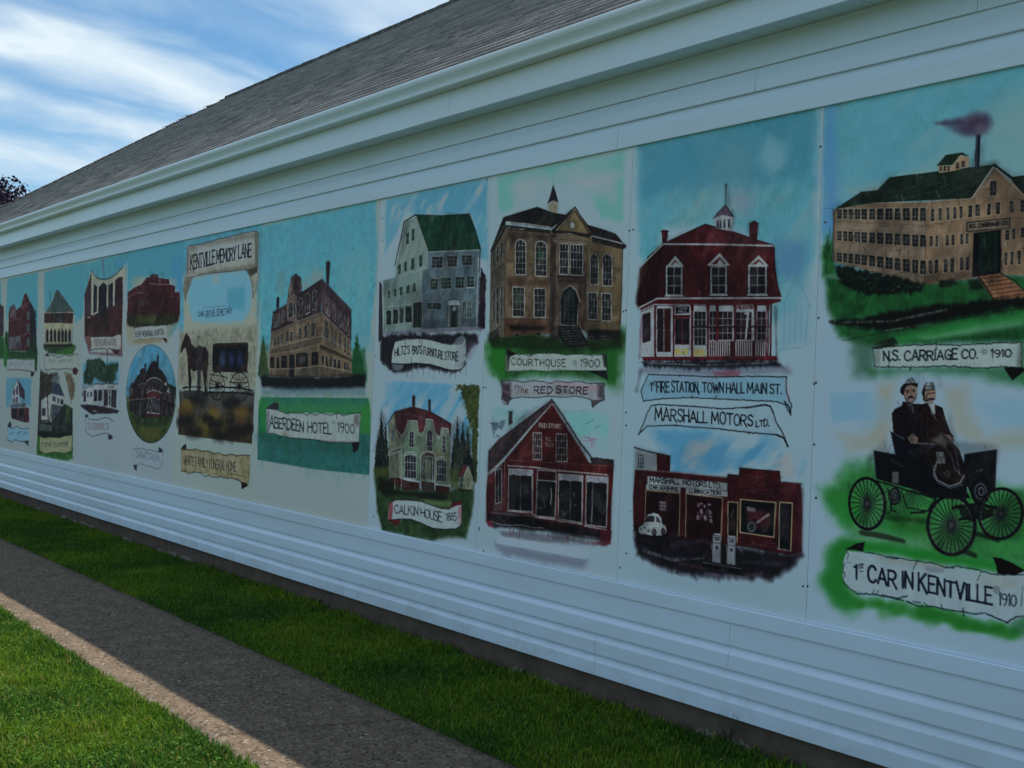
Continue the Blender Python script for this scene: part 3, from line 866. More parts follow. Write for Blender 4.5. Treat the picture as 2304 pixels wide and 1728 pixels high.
# ground
b.poly('66 1075 300 1120 1106 1080 1560 1060 1560 1420 1106 1420 330 1450 150 1400 95 1250', (22, 84, 38), 1, soft=26, tex=.25)
b.poly('60 930 112 900 135 1080 58 1090', (26, 92, 36), .95, soft=22, tex=.3)
b.dabs('75 880 110 880 120 1040 70 1060', [(18, 60, 28), (36, 100, 40)], 40, 50, 6, (250, 290))
# left wing and front
TAN, TAN2, TAN_D = (108, 92, 70), (116, 98, 74), (78, 66, 52)
b.poly('118 742 320 705 600 700 597 1120 580 1132 120 1012', TAN, tex=.16)
b.poly('600 700 835 680 955 522 1106 650 1560 590 1560 1110 1000 1075 585 1132', TAN2, tex=.16)
for p in ('122 800 598 812 596 868 122 845', '122 910 596 948 594 990 122 958', '122 1010 590 1085 588 1128 122 1020'):
    b.poly(p, (122, 116, 100), .55, soft=8, nz=(30, (2, .2), 0, 2))
b.line('118 742 118 1012', 7, (60, 50, 62), .8)
b.line('601 700 590 1130', 4, TAN_D, .9); b.line('120 805 598 822 1000 770', 2.5, TAN_D, .7)
b.poly('585 1060 840 1070 840 1090 585 1132', (70, 58, 46), .5, soft=14)
# roofs
RG = (26, 46, 36)
b.poly('116 744 262 648 350 640 322 708', RG, tex=.35); b.poly('320 706 345 640 408 573 956 506 838 682', RG, tex=.35)
b.poly('560 690 838 682 956 506 900 512 700 640', (20, 34, 30), .6, soft=40)
b.dabs('345 690 410 590 940 515 830 670', [(40, 66, 44), (16, 28, 24), (52, 70, 50)], 170, 45, 6, (140, 175), .6)
b.poly('1040 572 1560 500 1560 620 1106 652', RG, tex=.3)
b.line('950 508 1040 575 1108 662 1300 640', 12, (22, 30, 30)); b.line('945 522 836 682', 6, (132, 134, 122)); b.line('962 528 1108 668', 5, (128, 130, 118))
b.line('118 742 320 708 600 701 836 683', 4, (126, 122, 104), .8, dry=.3)
# cupola
b.poly('658 515 735 510 776 460 824 474 820 518 740 540 666 552', (124, 110, 84), tex=.12)
b.poly('650 516 700 457 787 444 826 464 806 468 776 458 735 512', (30, 52, 38), tex=.3)
b.line('650 516 735 512 778 460 826 466', 3, (140, 146, 130), .8)
for x in (668, 688, 708): b.pane(x, 514, 14, 28, 1, 2, fr=(135, 130, 110), fw=3)
for x, y in ((750, 498), (780, 490)): b.pane(x, y, 20, 34, 2, 2, -.2, fr=(125, 115, 90), fw=3)
# stack and smoke
b.poly('858 350 883 350 873 530 851 530', (22, 26, 48), tex=.2); b.line('864 352 857 528', 4, (70, 88, 120), .7); b.line('884 395 910 480', 1.5, (40, 60, 70), .6)
SM = (64, 48, 76)
for x, y, r, ry, a in ((880, 300, 48, 48, .85), (850, 280, 44, 36, .7), (800, 290, 60, 30, .6), (740, 292, 60, 18, .55), (690, 293, 50, 10, .45), (830, 335, 50, 28, .6), (790, 330, 50, 22, .4), (905, 280, 26, 36, .6), (760, 320, 60, 20, .3)):
    b.blob(x, y, r, SM, a, ry)
b.blob(880, 320, 26, (88, 88, 104), .7); b.blob(820, 270, 40, (92, 78, 96), .4, 14)
# windows of the long wing
GLS, FRM = (24, 28, 34), (128, 122, 100)
xw = [(135, 27), (167, 24), (195, 26), (228, 30), (262, 31), (302, 33), (343, 36), (386, 40), (434, 32), (476, 40), (525, 34), (566, 33)]
for (ya, yb, h0, h1) in ((738, 729, 52, 74), (849, 871, 54, 68), (960, 1004, 50, 78)):
    for x, w in xw:
        t = (x - 135) / 465
        b.pane(x, ya + (yb - ya) * t, w, h0 + (h1 - h0) * t, 2, 3, (yb - ya) / 465, FRM, GLS, 4, 2.2)
for (x, y, w, h) in ((622, 735, 20, 70), (662, 732, 18, 68), (702, 728, 20, 68), (738, 726, 19, 66), (770, 722, 19, 66), (815, 718, 25, 65), (853, 712, 25, 65), (912, 708, 24, 64), (957, 702, 26, 66), (1030, 696, 24, 64), (1085, 690, 30, 66), (1180, 676, 28, 66), (1240, 668, 28, 66),
                     (928, 592, 36, 80), (616, 876, 18, 60), (645, 874, 18, 60), (698, 870, 20, 60), (728, 868, 20, 60), (774, 866, 18, 58), (802, 862, 16, 58), (1008, 845, 24, 56), (1042, 838, 20, 58), (1088, 833, 25, 56), (1180, 820, 26, 58), (1230, 814, 26, 58),
                     (610, 1003, 22, 74), (642, 999, 22, 76), (688, 996, 22, 73), (722, 992, 24, 76), (773, 988, 20, 70), (803, 985, 20, 72), (1003, 962, 18, 70), (1034, 958, 20, 72), (1070, 952, 22, 75), (1150, 940, 24, 75), (1200, 934, 24, 75)):
    b.pane(x, y, w, h, 2, 3, -.09, (136, 126, 100), GLS, 4, 2)
# entrance, board over it, steps
b.poly('843 862 988 846 988 1070 838 1092', (10, 13, 22)); b.poly('870 865 976 856 972 1060 872 1068', (12, 34, 24), tex=.5)
b.line('885 870 882 1060', 3, (40, 62, 58), .5); b.line('925 860 924 1062', 3, (40, 62, 58), .5); b.line('958 858 956 1062', 4, (34, 58, 50), .6)
b.poly('806 804 1036 781 1036 840 806 860', (58, 54, 46)); b.poly('816 812 1028 790 1028 834 816 850', (104, 96, 80), tex=.1)
b.write('N.S. CARRIAGE CO.', '824 838 1022 818', 20, 18, 3.6, (16, 18, 24))
b.poly('862 1088 985 1072 1120 1165 1130 1195 950 1218', (112, 78, 52), tex=.25)
for k in range(6): b.line([(880 + k * 14, 1100 + k * 20), (1000 + k * 24, 1085 + k * 18)], 5, (58, 34, 26), .75, jit=1)
b.line('872 1092 900 1130 955 1220', 8, (40, 30, 26), .9); b.line('985 1072 1060 1110 1130 1190', 6, (36, 28, 28), .9); b.line('890 1095 925 1140 970 1215', 4, (140, 112, 76), .7)
# shrubs
b.poly('128 1030 330 1066 450 1090 590 1128 585 1165 300 1185 150 1125', (12, 22, 18), .95, soft=10, rag=5)
b.dabs('128 1030 330 1066 590 1125 580 1165 300 1190 130 1120', [(14, 26, 22), (24, 48, 26), (8, 12, 14), (30, 62, 30)], 160, 26, 8)
b.dabs('200 1080 580 1130 560 1150 220 1130', [(84, 110, 112), (70, 60, 80)], 26, 7, 4)
b.poly('655 1110 745 1098 760 1135 670 1155', (14, 30, 20), .9, soft=8, rag=4); b.poly('810 1105 870 1098 900 1150 830 1165', (14, 34, 20), .9, soft=10)
b.line('590 1160 760 1140 880 1170', 14, (30, 76, 34), .6, soft=14)
# road
b.poly('100 1325 240 1310 600 1240 1106 1190 1560 1130 1560 1190 1106 1240 610 1330 400 1372 250 1350', (16, 18, 18), .95, soft=14, rag=4)
b.line('170 1325 420 1320 700 1260', 12, (96, 118, 112), .55, soft=8, dry=.8); b.line('380 1370 640 1330', 6, (120, 138, 130), .6, dry=.6)
b.line('165 1420 520 1350 1106 1250', 5, (16, 30, 20), .7, dry=.4); b.line('95 1325 300 1370', 5, (26, 30, 28), .8, dry=.3)
b.poly('420 1400 1106 1262 1560 1200 1560 1300 1106 1330 450 1440', (32, 122, 52), .85, soft=22)
b.poly('560 1400 1106 1310 1106 1345 600 1420', (98, 150, 120), .5, soft=22)
b.poly('200 1400 420 1380 360 1460 320 1600 220 1600', (26, 76, 40), .6, soft=50)
b.poly('600 1555 1010 1555 1200 1560 1180 1640 1030 1650 900 1600 560 1590 300 1600 280 1565', (24, 96, 44), .75, soft=46)
b.poly('1090 1425 1500 1340 1500 1660 1110 1640', (26, 110, 46), .8, soft=44)
b.poly('330 1440 430 1405 450 1436', (20, 30, 26), .8, soft=10)
# lower half: open white with tan and blue sprays, green ground
b.V(1824, 800, 2.304)
for p, c, a, s in (('350 160 440 120 420 300 380 480 330 440', (128, 124, 92), .6, 50), ('690 170 800 150 820 330 900 420 1500 380 1500 480 860 470 740 380', (128, 128, 100), .55, 60),
                   ('105 195 310 190 320 330 110 350', (92, 142, 168), .7, 16), ('250 210 420 220 400 330 260 380', (104, 144, 158), .6, 40), ('860 240 1500 200 1500 380 960 360', (96, 146, 164), .6, 40), ('130 400 330 400 340 480 220 520', (126, 132, 108), .6, 50)):
    b.poly(p, c, a, soft=s)
b.poly('45 690 120 650 200 560 330 560 400 620 1106 690 1500 690 1500 1120 1106 1110 700 1070 420 1010 170 900 90 800', (34, 118, 46), .92, soft=55, tex=.12)
b.poly('80 720 220 690 300 900 160 880', (26, 124, 36), .7, soft=40); b.poly('390 800 620 830 620 920 420 900', (24, 104, 30), .8, soft=30); b.poly('1000 700 1500 720 1500 960 1100 980', (30, 124, 40), .7, soft=50)
b.mist('170 985 400 990 700 1060 1000 1100', 46, (24, 118, 38), .5, 26, .5)
b.poly('150 990 250 960 600 1010 1106 1090 1500 1120 1500 1160 1106 1130 560 1060 250 1010', (22, 124, 36), .95, soft=24)
b.poly('230 880 560 960 620 1000 300 960', (120, 152, 140), .4, soft=30)
b.mist('190 975 140 1060 135 1150 150 1220 190 1290', 62, (24, 116, 36), .62, 34)
b.mist('190 1290 330 1290 600 1330 800 1390 1000 1420 1080 1450', 50, (28, 118, 32), .62, 56, .6); b.mist('560 1330 800 1400 1000 1420', 44, (26, 112, 30), .6, 24, .6); b.mist('1080 1400 1240 1390 1400 1380', 60, (32, 104, 50), .7, 16)
b.line('262 918 340 930 480 962', 22, (30, 40, 30), .75, soft=14); b.line('860 925 970 955', 26, (14, 34, 18), .8, soft=14); b.line('800 1015 850 1035', 24, (24, 40, 28), .8, soft=12); b.line('400 840 600 860', 26, (18, 58, 24), .6, soft=20)
# the two drivers
COAT, COAT2, SK = (24, 15, 20), (28, 16, 19), (116, 100, 86)
b.poly('575 190 588 152 640 150 645 185 615 235 590 240', (18, 18, 20)); b.poly('592 182 646 172 650 200 646 222 628 246 596 240 588 210', SK, tex=.14)
b.poly('586 162 602 138 636 136 644 165 640 176 600 180', (98, 110, 112), tex=.2); b.poly('622 138 638 136 644 165 640 176 626 178', (60, 68, 72), .7, soft=4); b.poly('604 204 644 198 646 214 610 220', (128, 112, 98), .5, soft=6); b.poly('592 206 606 204 606 242 594 238', (58, 48, 44), .6, soft=5); b.line('590 160 642 158', 4, (50, 56, 64)); b.line('586 180 600 138', 4, (30, 34, 40)); b.line('588 182 642 174', 5, (24, 26, 30))
b.line('604 200 618 197', 5, (26, 24, 28)); b.line('626 196 640 193', 5, (26, 24, 28)); b.line('622 198 626 216', 3, (100, 84, 74)); b.line('606 232 622 224 640 226', 10, (28, 20, 22)); b.line('590 190 586 230', 7, (22, 20, 22))
b.poly('484 168 516 150 550 154 551 200 548 220 530 244 494 240 484 208', SK, tex=.14); b.poly('526 166 548 164 546 205 532 206', (130, 116, 100), .6, soft=6)
b.poly('464 190 466 166 482 146 510 138 536 140 556 144 553 166 540 158 516 152 496 160 488 176 484 206 474 204', (20, 20, 24)); b.poly('490 148 504 124 512 124 524 116 532 124 540 142 516 142', (96, 108, 110), tex=.15); b.line('490 148 504 124 512 125 524 116 533 124 542 144', 4, (30, 32, 38)); b.line('506 132 524 136', 3, (50, 54, 58))
for q in ('492 184 500 180 510 183', '524 181 534 177 544 180'): b.line(q, 4.5, (26, 24, 28))
b.blob(503, 190, 6, (30, 26, 28), .9, 4); b.blob(535, 187, 6, (30, 26, 28), .9, 4); b.line('520 184 523 204', 3, (92, 78, 68))
b.poly('500 224 512 210 520 206 528 210 540 222 528 222 520 219 510 224', (16, 15, 18)); b.line('502 222 492 226 486 210', 4, (22, 20, 22)); b.line('538 221 547 222 549 200', 4, (22, 20, 22)); b.line('494 232 502 241 528 242 542 226', 5, (26, 24, 26), .9, dry=.3)
b.blob(520, 231, 9, (134, 118, 102), .7, 6)
b.poly('478 238 538 250 572 250 590 300 585 470 520 450 428 400 420 300 436 276 470 262', COAT, tex=.3)
b.poly('556 258 602 244 640 252 684 270 700 330 724 396 742 420 720 440 690 425 620 420 585 480 560 440', COAT2, tex=.3)
b.poly('606 250 644 246 644 306 634 300', (126, 140, 140)); b.line('612 252 632 300', 3, (60, 66, 72)); b.line('622 290 650 330', 5, (90, 98, 104), .8); b.poly('500 250 530 252 536 300 520 290', (50, 50, 56), .8); b.line('506 252 528 262 532 300', 4, (110, 116, 116), .8)
for p in ('445 285 520 300 530 420', '468 330 480 400', '545 270 552 360', '600 270 604 330 640 340', '660 280 690 330 712 400', '580 300 570 400', '500 330 548 390'): b.line(p, 5, (64, 56, 66), .5, dry=.8)
b.dabs('430 280 580 260 700 320 700 410 560 440', [(62, 20, 22), (50, 52, 66), (70, 26, 24)], 40, 26, 6, a=.5)
# dashboard box, body, seat, lap rug
BODY = (15, 17, 25)
b.poly('795 512 880 498 966 486 962 560 958 692 900 720 830 720 800 650', BODY, tex=.3); b.line('966 488 958 690', 6, (60, 72, 92), .6); b.line('796 512 880 499 966 487', 4, (52, 64, 80), .8)
b.line('860 600 900 590', 2.5, (110, 124, 130), .7); b.line('880 580 884 606', 2.5, (110, 124, 130), .7)
b.poly('326 490 440 512 560 538 650 566 660 660 800 690 830 740 740 740 640 736 520 690 340 640', BODY, tex=.25)
b.line('328 494 340 640', 7, (50, 64, 84), .6); b.line('328 492 440 514 560 540 650 566', 5, (70, 84, 104), .8); b.line('420 540 470 570', 26, (84, 84, 84), .35, soft=18)
b.poly('422 604 458 600 456 664 418 660', (92, 106, 100), tex=.2); b.line('422 604 458 600 456 664 420 660 422 604', 4, (34, 42, 50))
b.poly('413 394 432 402 476 432 540 492 566 548 440 520', (14, 20, 34), tex=.2); b.line('413 394 432 402 476 432 530 480 560 520', 5, (44, 60, 88), .9)
b.poly('640 560 800 560 812 700 800 745 700 745 630 710', (15, 16, 23), tex=.3)
b.poly('470 430 560 440 640 470 660 570 566 550', (20, 17, 24), tex=.3)
b.poly('566 460 600 428 660 405 720 430 770 490 796 560 795 640 760 672 690 656 650 600 600 560', (30, 22, 24), tex=.4)
b.poly('620 440 680 408 720 450 700 480', (84, 84, 74), .7, soft=14); b.poly('650 500 690 500 700 560 660 560', (100, 112, 110), .8, soft=6); b.line('560 455 640 460', 7, (92, 108, 116), .8, dry=.3); b.line('600 450 640 475 600 470', 6, (40, 50, 60))
b.line('720 440 750 480 760 540 772 620', 6, (108, 118, 120), .6, dry=.5); b.line('690 470 730 520 748 590 790 630', 4, (120, 126, 124), .6, dry=.5); b.line('700 430 730 470 780 520', 4, (70, 60, 62), .7)
b.line('655 550 640 600 655 645 720 678 775 660 796 620', 5, (128, 138, 138), .85); b.line('640 570 636 620 660 660 724 688 790 668', 4, (90, 104, 116), .8)
b.line('660 510 680 550', 3, (24, 30, 36)); b.line('690 505 676 556', 3, (24, 30, 36)); b.line('655 530 695 526', 3, (24, 30, 36))
b.dabs('600 570 780 600 760 660 680 640', [(70, 24, 26), (110, 112, 112), (14, 12, 16)], 22, 30, 4, (20, 60), .5)
b.poly('502 428 530 402 556 428 552 458 520 456', SK, tex=.2); b.line('530 410 548 448', 3, (70, 58, 52)); b.line('518 424 536 454', 3, (70, 58, 52))
b.poly('698 412 720 410 746 432 744 450 722 440', SK, tex=.15); b.line('722 420 742 444', 2.5, (70, 58, 52))
# running gear
for p, w in (('345 650 440 680 640 740', 9), ('400 690 420 800 450 815', 8), ('470 700 500 790 610 806', 7), ('520 818 590 814', 8), ('610 800 650 735', 8), ('520 700 600 720 640 745', 6), ('740 790 860 770 960 790', 20), ('770 850 930 830', 14), ('800 740 830 800', 10)):
    b.line(p, w, (16, 22, 24), .92, jit=1.2)
for k in range(11): b.line([(505 + k * 2, 700), (440 + k * 20, 800 - abs(k - 5) * 5)], 3.5, (20, 34, 28), .7)
b.line('520 816 560 812 600 806', 9, (20, 24, 24), .9, jit=2.5)
b.ell(436, 730, 28, 42, 9, (14, 16, 22), fill=(52, 64, 68)); b.ell(436, 730, 14, 20, 5, (14, 16, 22)); b.ell(400, 760, 22, 60, 6, (16, 22, 24), .8)
b.ell(880, 706, 46, 62, 10, (12, 14, 20), fill=(22, 24, 32)); b.ell(880, 704, 28, 40, 6, (70, 80, 88)); b.ell(884, 704, 13, 20, 5, (110, 120, 124), .8)
b.poly('752 780 850 770 950 800 940 840 800 850', (16, 18, 20), .8, rag=5)


def cart_wheel(cx, cy, rx, ry, rim, n, rot, hub=14):
    b.ell(cx, cy, rx, ry, rim, (16, 18, 22), rot=rot); b.ell(cx - 2, cy, rx - rim * .55, ry - rim * .55, 3, (96, 112, 112), .65, rot=rot)
    for k in range(n):
        t = k * 6.2832 / n + .1; u, v = (rx - rim * .4) * math.cos(t), (ry - rim * .4) * math.sin(t)
        x, y = cx + u * math.cos(rot) - v * math.sin(rot), cy + u * math.sin(rot) + v * math.cos(rot)
        b.line([(cx + (x - cx) * .1, cy + (y - cy) * .1), (x, y)], 5.5, (16, 20, 24), .92)
    b.blob(cx, cy, hub * 2.2, (60, 76, 74), .5); b.ell(cx, cy, hub, hub * 1.3, 6, (14, 16, 20), fill=(56, 62, 66))


cart_wheel(293, 768, 92, 132, 17, 24, -.06); cart_wheel(985, 820, 112, 130, 17, 26, .14); cart_wheel(730, 880, 122, 152, 20, 28, -.05, 17)
# paper banner
b.poly('168 1070 190 1012 270 1022 540 1068 800 1108 975 1130 1106 1112 1290 1140 1320 1330 1106 1352 1022 1388 930 1340 790 1325 600 1292 380 1240 205 1215 168 1160', (121, 146, 150), tex=.06)
b.poly('330 1030 700 1085 690 1110 400 1080', (112, 118, 96), .5, soft=26); b.poly('590 1095 690 1105 690 1125 600 1120', (84, 92, 108), .5, soft=12); b.poly('860 1150 1080 1150 1080 1200 900 1220', (124, 128, 108), .4, soft=40)
b.poly('183 1004 235 974 280 967 272 1018 230 1008', (20, 16, 22), tex=.3); b.line('183 1004 240 980 280 967', 5, (14, 26, 20))
b.poly('946 1048 985 1052 1050 1080 1110 1118 1060 1138 968 1132 962 1095', (20, 16, 18), tex=.3); b.line('946 1048 985 1052 1050 1080 1112 1118', 6, (14, 26, 18))
for p, w in (('185 1004 196 1030 190 1055', 4), ('175 1075 166 1110 178 1140 168 1160 180 1185 205 1210 240 1235', 6), ('240 1235 330 1238 380 1250', 8), ('380 1248 450 1258 500 1246', 9), ('370 1240 440 1262 480 1270', 7), ('500 1275 560 1300 630 1302', 9), ('530 1274 570 1282', 6), ('585 1280 610 1300', 5), ('630 1300 690 1316 790 1328', 8), ('676 1290 690 1320', 5), ('790 1310 792 1350', 7), ('790 1330 850 1340 905 1334 960 1360 1020 1384', 9), ('1020 1382 1060 1358 1106 1350 1290 1336', 9), ('1100 1200 1090 1300', 4),
             ('276 1018 390 1040 460 1050 520 1062', 6), ('395 1046 450 1052', 10), ('520 1062 560 1066 640 1078 700 1100 740 1100', 6), ('555 1062 530 1110', 5), ('700 1098 760 1092 860 1110 930 1132 990 1138 1106 1136', 7), ('885 1120 864 1166', 4), ('330 1215 320 1238', 4), ('352 1218 340 1240', 4), ('186 1070 210 1076', 3)):
    b.line(p, w, (20, 44, 50), .92, jit=1.2, dry=.5)
INKB = (18, 28, 46)
b.write('1', '226 1156 238 1158', 72, w=8, col=INKB); b.write('st'.upper(), '249 1104 274 1102', 22, w=4, col=INKB); b.line('252 1118 272 1118', 4, INKB, txt=True)
b.write('CAR IN KENTVILLE', '298 1170 430 1200 540 1212 640 1232 760 1258 940 1290', 82, 84, 9.5, INKB, jit=.04)
copyright_mark(b, 964, 1214, 15, INKB); b.write('1910', '978 1294 1066 1300', 62, w=5.5, col=(26, 44, 60))
b.region('painted_car', '195 640 330 480 410 390 420 280 470 110 660 110 760 440 970 470 980 680 1120 700 1150 840 1100 960 860 960 800 1040 700 1040 610 990 400 830 320 910 190 830', 'painted open motor car carrying two men in dark coats')
b.region('caption_banner', '183 1004 235 974 280 967 276 1018 540 1062 800 1100 955 1120 946 1048 1050 1080 1290 1140 1330 1336 1020 1390 850 1342 600 1300 380 1252 205 1220 166 1160 168 1070', 'torn paper banner reading 1st car in Kentville 1910', 'black painted lettering')
b.V(1824, 150, 2.304)
b.scroll('320 1462 480 1445 640 1440 760 1446 900 1434 1092 1430 1098 1500 1090 1560 1000 1556 860 1562 700 1552 520 1558 330 1556 334 1510', (126, 148, 144), (22, 34, 28), 6, 2.0)
b.poly('1000 1560 1090 1556 1120 1570 1046 1628', (18, 22, 20), tex=.3); b.poly('318 1455 420 1432 440 1448 330 1462', (26, 36, 30), .9, soft=6)
b.poly('1080 1440 1098 1436 1098 1550 1070 1552', (60, 84, 70), .7, soft=14); b.poly('330 1470 360 1466 360 1550 335 1552', (84, 104, 96), .6, soft=10)
for p in ('650 1420 652 1470', '520 1550 516 1575', '410 1520 404 1560'): b.line(p, 5, (24, 34, 30), .9)
b.write('N.S. CARRIAGE CO.', '378 1524 560 1522 866 1512', 52, 46, 6.5, INKB, jit=.06)
copyright_mark(b, 900, 1478, 13, INKB); b.write('1910', '936 1508 1040 1504', 40, w=5.5, col=(22, 30, 40))
b.region('painted_factory', '112 735 260 640 350 635 408 570 650 545 650 510 700 450 785 440 830 460 850 500 855 345 885 345 885 505 955 500 1040 570 1560 490 1560 1120 1000 1100 1000 1215 940 1220 850 1110 580 1140 112 1030', 'painted tan three storey factory with green roof and smoking chimney')
b.region('caption_banner', '318 1455 420 1430 1098 1426 1098 1560 1122 1570 1046 1630 1000 1560 325 1564', 'torn paper banner reading N.S. Carriage Co. 1910', 'black painted lettering')
b.build('mural_board', 'rightmost mural board, factory with smoking chimney above two men in an early car', 'mural board', GRP, M_paint,
        [(1857, 500), (1842, 715), (1836, 861), (1836, 1120), (1817, 1319), (1846, 330)])

# ------------------------------------------------------------------ board: fire station above, motor garage below
b = Board(-3.787, -2.5905, 290, 760, base=(117, 149, 158))
b.V(1400, 300, 2.304)
sky_wash(b, '84 55 1012 -170 985 640 880 900 760 1000 700 560 560 470 220 480 130 700 95 620', soft=34, ang=50)
b.poly('90 60 1000 -160 1000 240 90 330', (44, 116, 142), .55, soft=60)
b.poly('780 540 960 560 940 760 800 720', (70, 112, 150), .65, soft=50); b.poly('800 820 980 700 960 1080 800 1120', (88, 140, 152), .55, soft=50)
b.blob(625, 360, 60, (110, 124, 140), .6, 60); b.blob(780, 110, 60, (104, 146, 154), .6, 90)
for p in ('835 890 905 740 975 900', '905 740 905 800', '842 890 836 1110', '966 890 948 1100', '815 1120 930 1110', '870 900 868 1090', '900 890 896 1085', '930 900 925 1080', '800 780 860 760'): b.line(p, 7, (74, 116, 140), .45, soft=6)
RED, RED_D, TRIM = (74, 20, 26), (46, 14, 18), (126, 142, 144)
b.poly('90 700 214 572 230 850 85 905 72 880', RED_D, 1, soft=16, tex=.3); b.poly('130 640 214 572 215 850 110 900', RED_D, tex=.35)
b.poly('214 572 788 582 790 690 804 780 822 850 182 852', RED, tex=.34); b.poly('214 572 250 572 250 850 182 852', (48, 14, 20), .6, soft=20)
for k in range(24): b.line([(205, 590 + k * 11), (800, 592 + k * 11)], 2, (38, 12, 16), .35, dry=.9)
b.poly('210 574 320 520 430 470 560 505 690 550 792 580', (78, 26, 34), tex=.3)
for p in ('430 474 300 560', '430 474 400 572', '430 474 520 574', '500 495 640 574', '430 474 240 570'): b.line(p, 7, (44, 18, 26), .5, soft=6)
b.line('208 574 320 520 430 470 560 505 690 550 792 580', 4, (28, 12, 18), .8)
b.poly('204 504 212 500 234 502 238 512 231 572 208 572', (66, 20, 28), tex=.3); b.poly('658 470 684 455 706 468 704 482 700 556 660 550', (66, 20, 28), tex=.3); b.line('658 470 684 455 706 468', 5, (36, 14, 20)); b.line('202 508 240 508', 7, (40, 16, 22))
b.poly('482 446 520 424 576 438 566 508 486 492', (120, 132, 134), tex=.08)
for x in (490, 504, 524, 548): b.pane(x, 448 - (x - 490) * .1, 11, 46, 1, 1, .1, (90, 100, 108), (36, 46, 54), 2, arch=1)
b.poly('468 446 498 408 536 370 560 406 580 436 550 430 520 424 490 434', (78, 66, 84), tex=.25); b.line('468 446 498 408 536 370 560 406 580 436', 4, (28, 22, 32)); b.line('470 447 520 426 580 438', 4, (130, 140, 142)); b.line('538 268 535 372', 4, (34, 36, 48)); b.blob(538, 270, 5, (24, 26, 34), 1)
b.line('92 692 214 574', 6, TRIM); b.line('214 574 500 576 790 583', 9, TRIM, dry=.2); b.line('788 584 792 700 806 790 824 850', 6, (34, 14, 18))
for (x, y, w, h, ax, ay, e0, e1, ey) in ((230, 690, 78, 150, 275, 642, 236, 314, 686), (461, 690, 77, 146, 505, 628, 446, 554, 682), (657, 688, 88, 148, 708, 640, 655, 753, 684)):
    b.poly([(x - 8, y - 10), (x + w + 8, y - 10), (x + w + 12, y + h + 12), (x - 12, y + h + 12)], (34, 12, 16), .7, soft=8)
    b.poly([(e0 - 6, ey + 4), (ax, ay - 8), (e1 + 6, ey + 4)], TRIM); b.poly([(e0 + 16, ey - 4), (ax, ay + 12), (e1 - 16, ey - 4)], (92, 24, 30)); b.poly([(ax - 16, ey - 2), (ax + 2, ay + 24), (ax + 22, ey - 2)], TRIM)
    b.pane(x, y, w, h, 2, 3, 0, TRIM, (26, 24, 32), 10, 4)
    b.line([(x - 8, y + h + 3), (x + w + 8, y + h + 3)], 6, TRIM)
# street floor
b.poly('95 915 165 885 745 882 752 1160 170 1162 100 1150', (124, 138, 140), tex=.08)
b.poly('90 905 182 852 824 850 820 872 760 890 165 885 96 918', (84, 24, 32), tex=.2); b.line('84 906 182 856 824 853', 8, TRIM); b.line('96 926 166 892 760 890', 4, (30, 12, 18), .8); b.line('164 872 820 872', 3, (36, 12, 18), .8)
b.pane(106, 940, 40, 146, 3, 1, -.3, (70, 24, 36), (34, 30, 40), 4)
b.poly('165 890 180 890 178 1160 165 1160', RED); b.pane(178, 905, 76, 232, 2, 2, 0, TRIM, (58, 18, 24), 7, 5); b.poly('184 915 212 915 212 1130 184 1130', (34, 28, 38), .9); b.poly('220 915 246 915 246 1130 220 1130', (66, 22, 28), .9)
b.poly('274 896 350 894 350 934 274 938', (20, 22, 30)); b.line('274 896 350 894 350 934 274 938 274 896', 4, TRIM); b.write('TOWN', '290 912 336 911', 12, w=2.6, col=(100, 110, 116), jit=.02); b.write('HALL', '292 929 334 928', 12, w=2.6, col=(100, 110, 116), jit=.02)
b.poly('262 890 272 890 270 1160 262 1160', RED); b.poly('266 942 352 940 352 956 266 958', RED); b.pane(274, 958, 74, 136, 2, 1, 0, (96, 40, 46), (28, 24, 32), 4, 10)
for x in (272, 308): b.poly([(x, 1116), (x + 32, 1114), (x + 32, 1148), (x, 1150)], (136, 132, 78), tex=.1)
b.pane(372, 922, 62, 178, 3, 4, 0, TRIM, (30, 26, 34), 5, 4); b.poly('370 1118 430 1116 430 1152 370 1154', (134, 130, 80), tex=.1)
for (x, y, w, h, n) in ((452, 922, 36, 152, 2), (496, 922, 76, 150, 3), (588, 926, 84, 146, 3), (698, 922, 48, 152, 2)): b.pane(x, y, w, h, n, 4, 0, (118, 132, 136), (42, 22, 30), 4, 4)
for x in (356, 438, 486, 578, 684, 748): b.poly([(x, 880), (x + 13, 880), (x + 12, 1160), (x, 1160)], (82, 24, 30), tex=.25); b.line([(x + 2, 884), (x + 2, 1150)], 2.5, (120, 120, 124), .4, dry=1); b.poly([(x - 5, 882), (x + 18, 882), (x + 14, 920), (x, 920)], (80, 22, 28))
b.line('370 1004 760 1002', 9, (40, 14, 20), .85); b.line('636 935 654 930 640 1064', 9, (136, 150, 150))
b.poly('446 1078 746 1074 752 1158 446 1160', (62, 20, 26))
for k in range(26):
    x = 452 + k * 11.5
    if not 560 < x < 580 and not 672 < x < 690: b.line([(x, 1080), (x, 1155)], 6, (136, 148, 148), .95)
b.poly('592 890 680 888 680 912 592 914', (130, 144, 144)); b.write('FIRE STATION', '595 911 676 909', 17, w=3.2, col=(92, 30, 36), jit=.03)
b.line('752 905 752 1150', 5, (130, 142, 142), .7, dry=.9); b.line('772 890 768 1155', 12, (76, 22, 28))
b.poly('100 1158 800 1154 806 1178 110 1180', (92, 26, 36), tex=.2)
b.poly('95 1180 805 1176 840 1210 520 1225 120 1215', (20, 22, 30), .9, soft=10, rag=4); b.line('130 1192 400 1200', 9, (110, 130, 134), .6, dry=.8); b.line('440 1200 760 1190', 6, (120, 138, 140), .6, dry=.7)
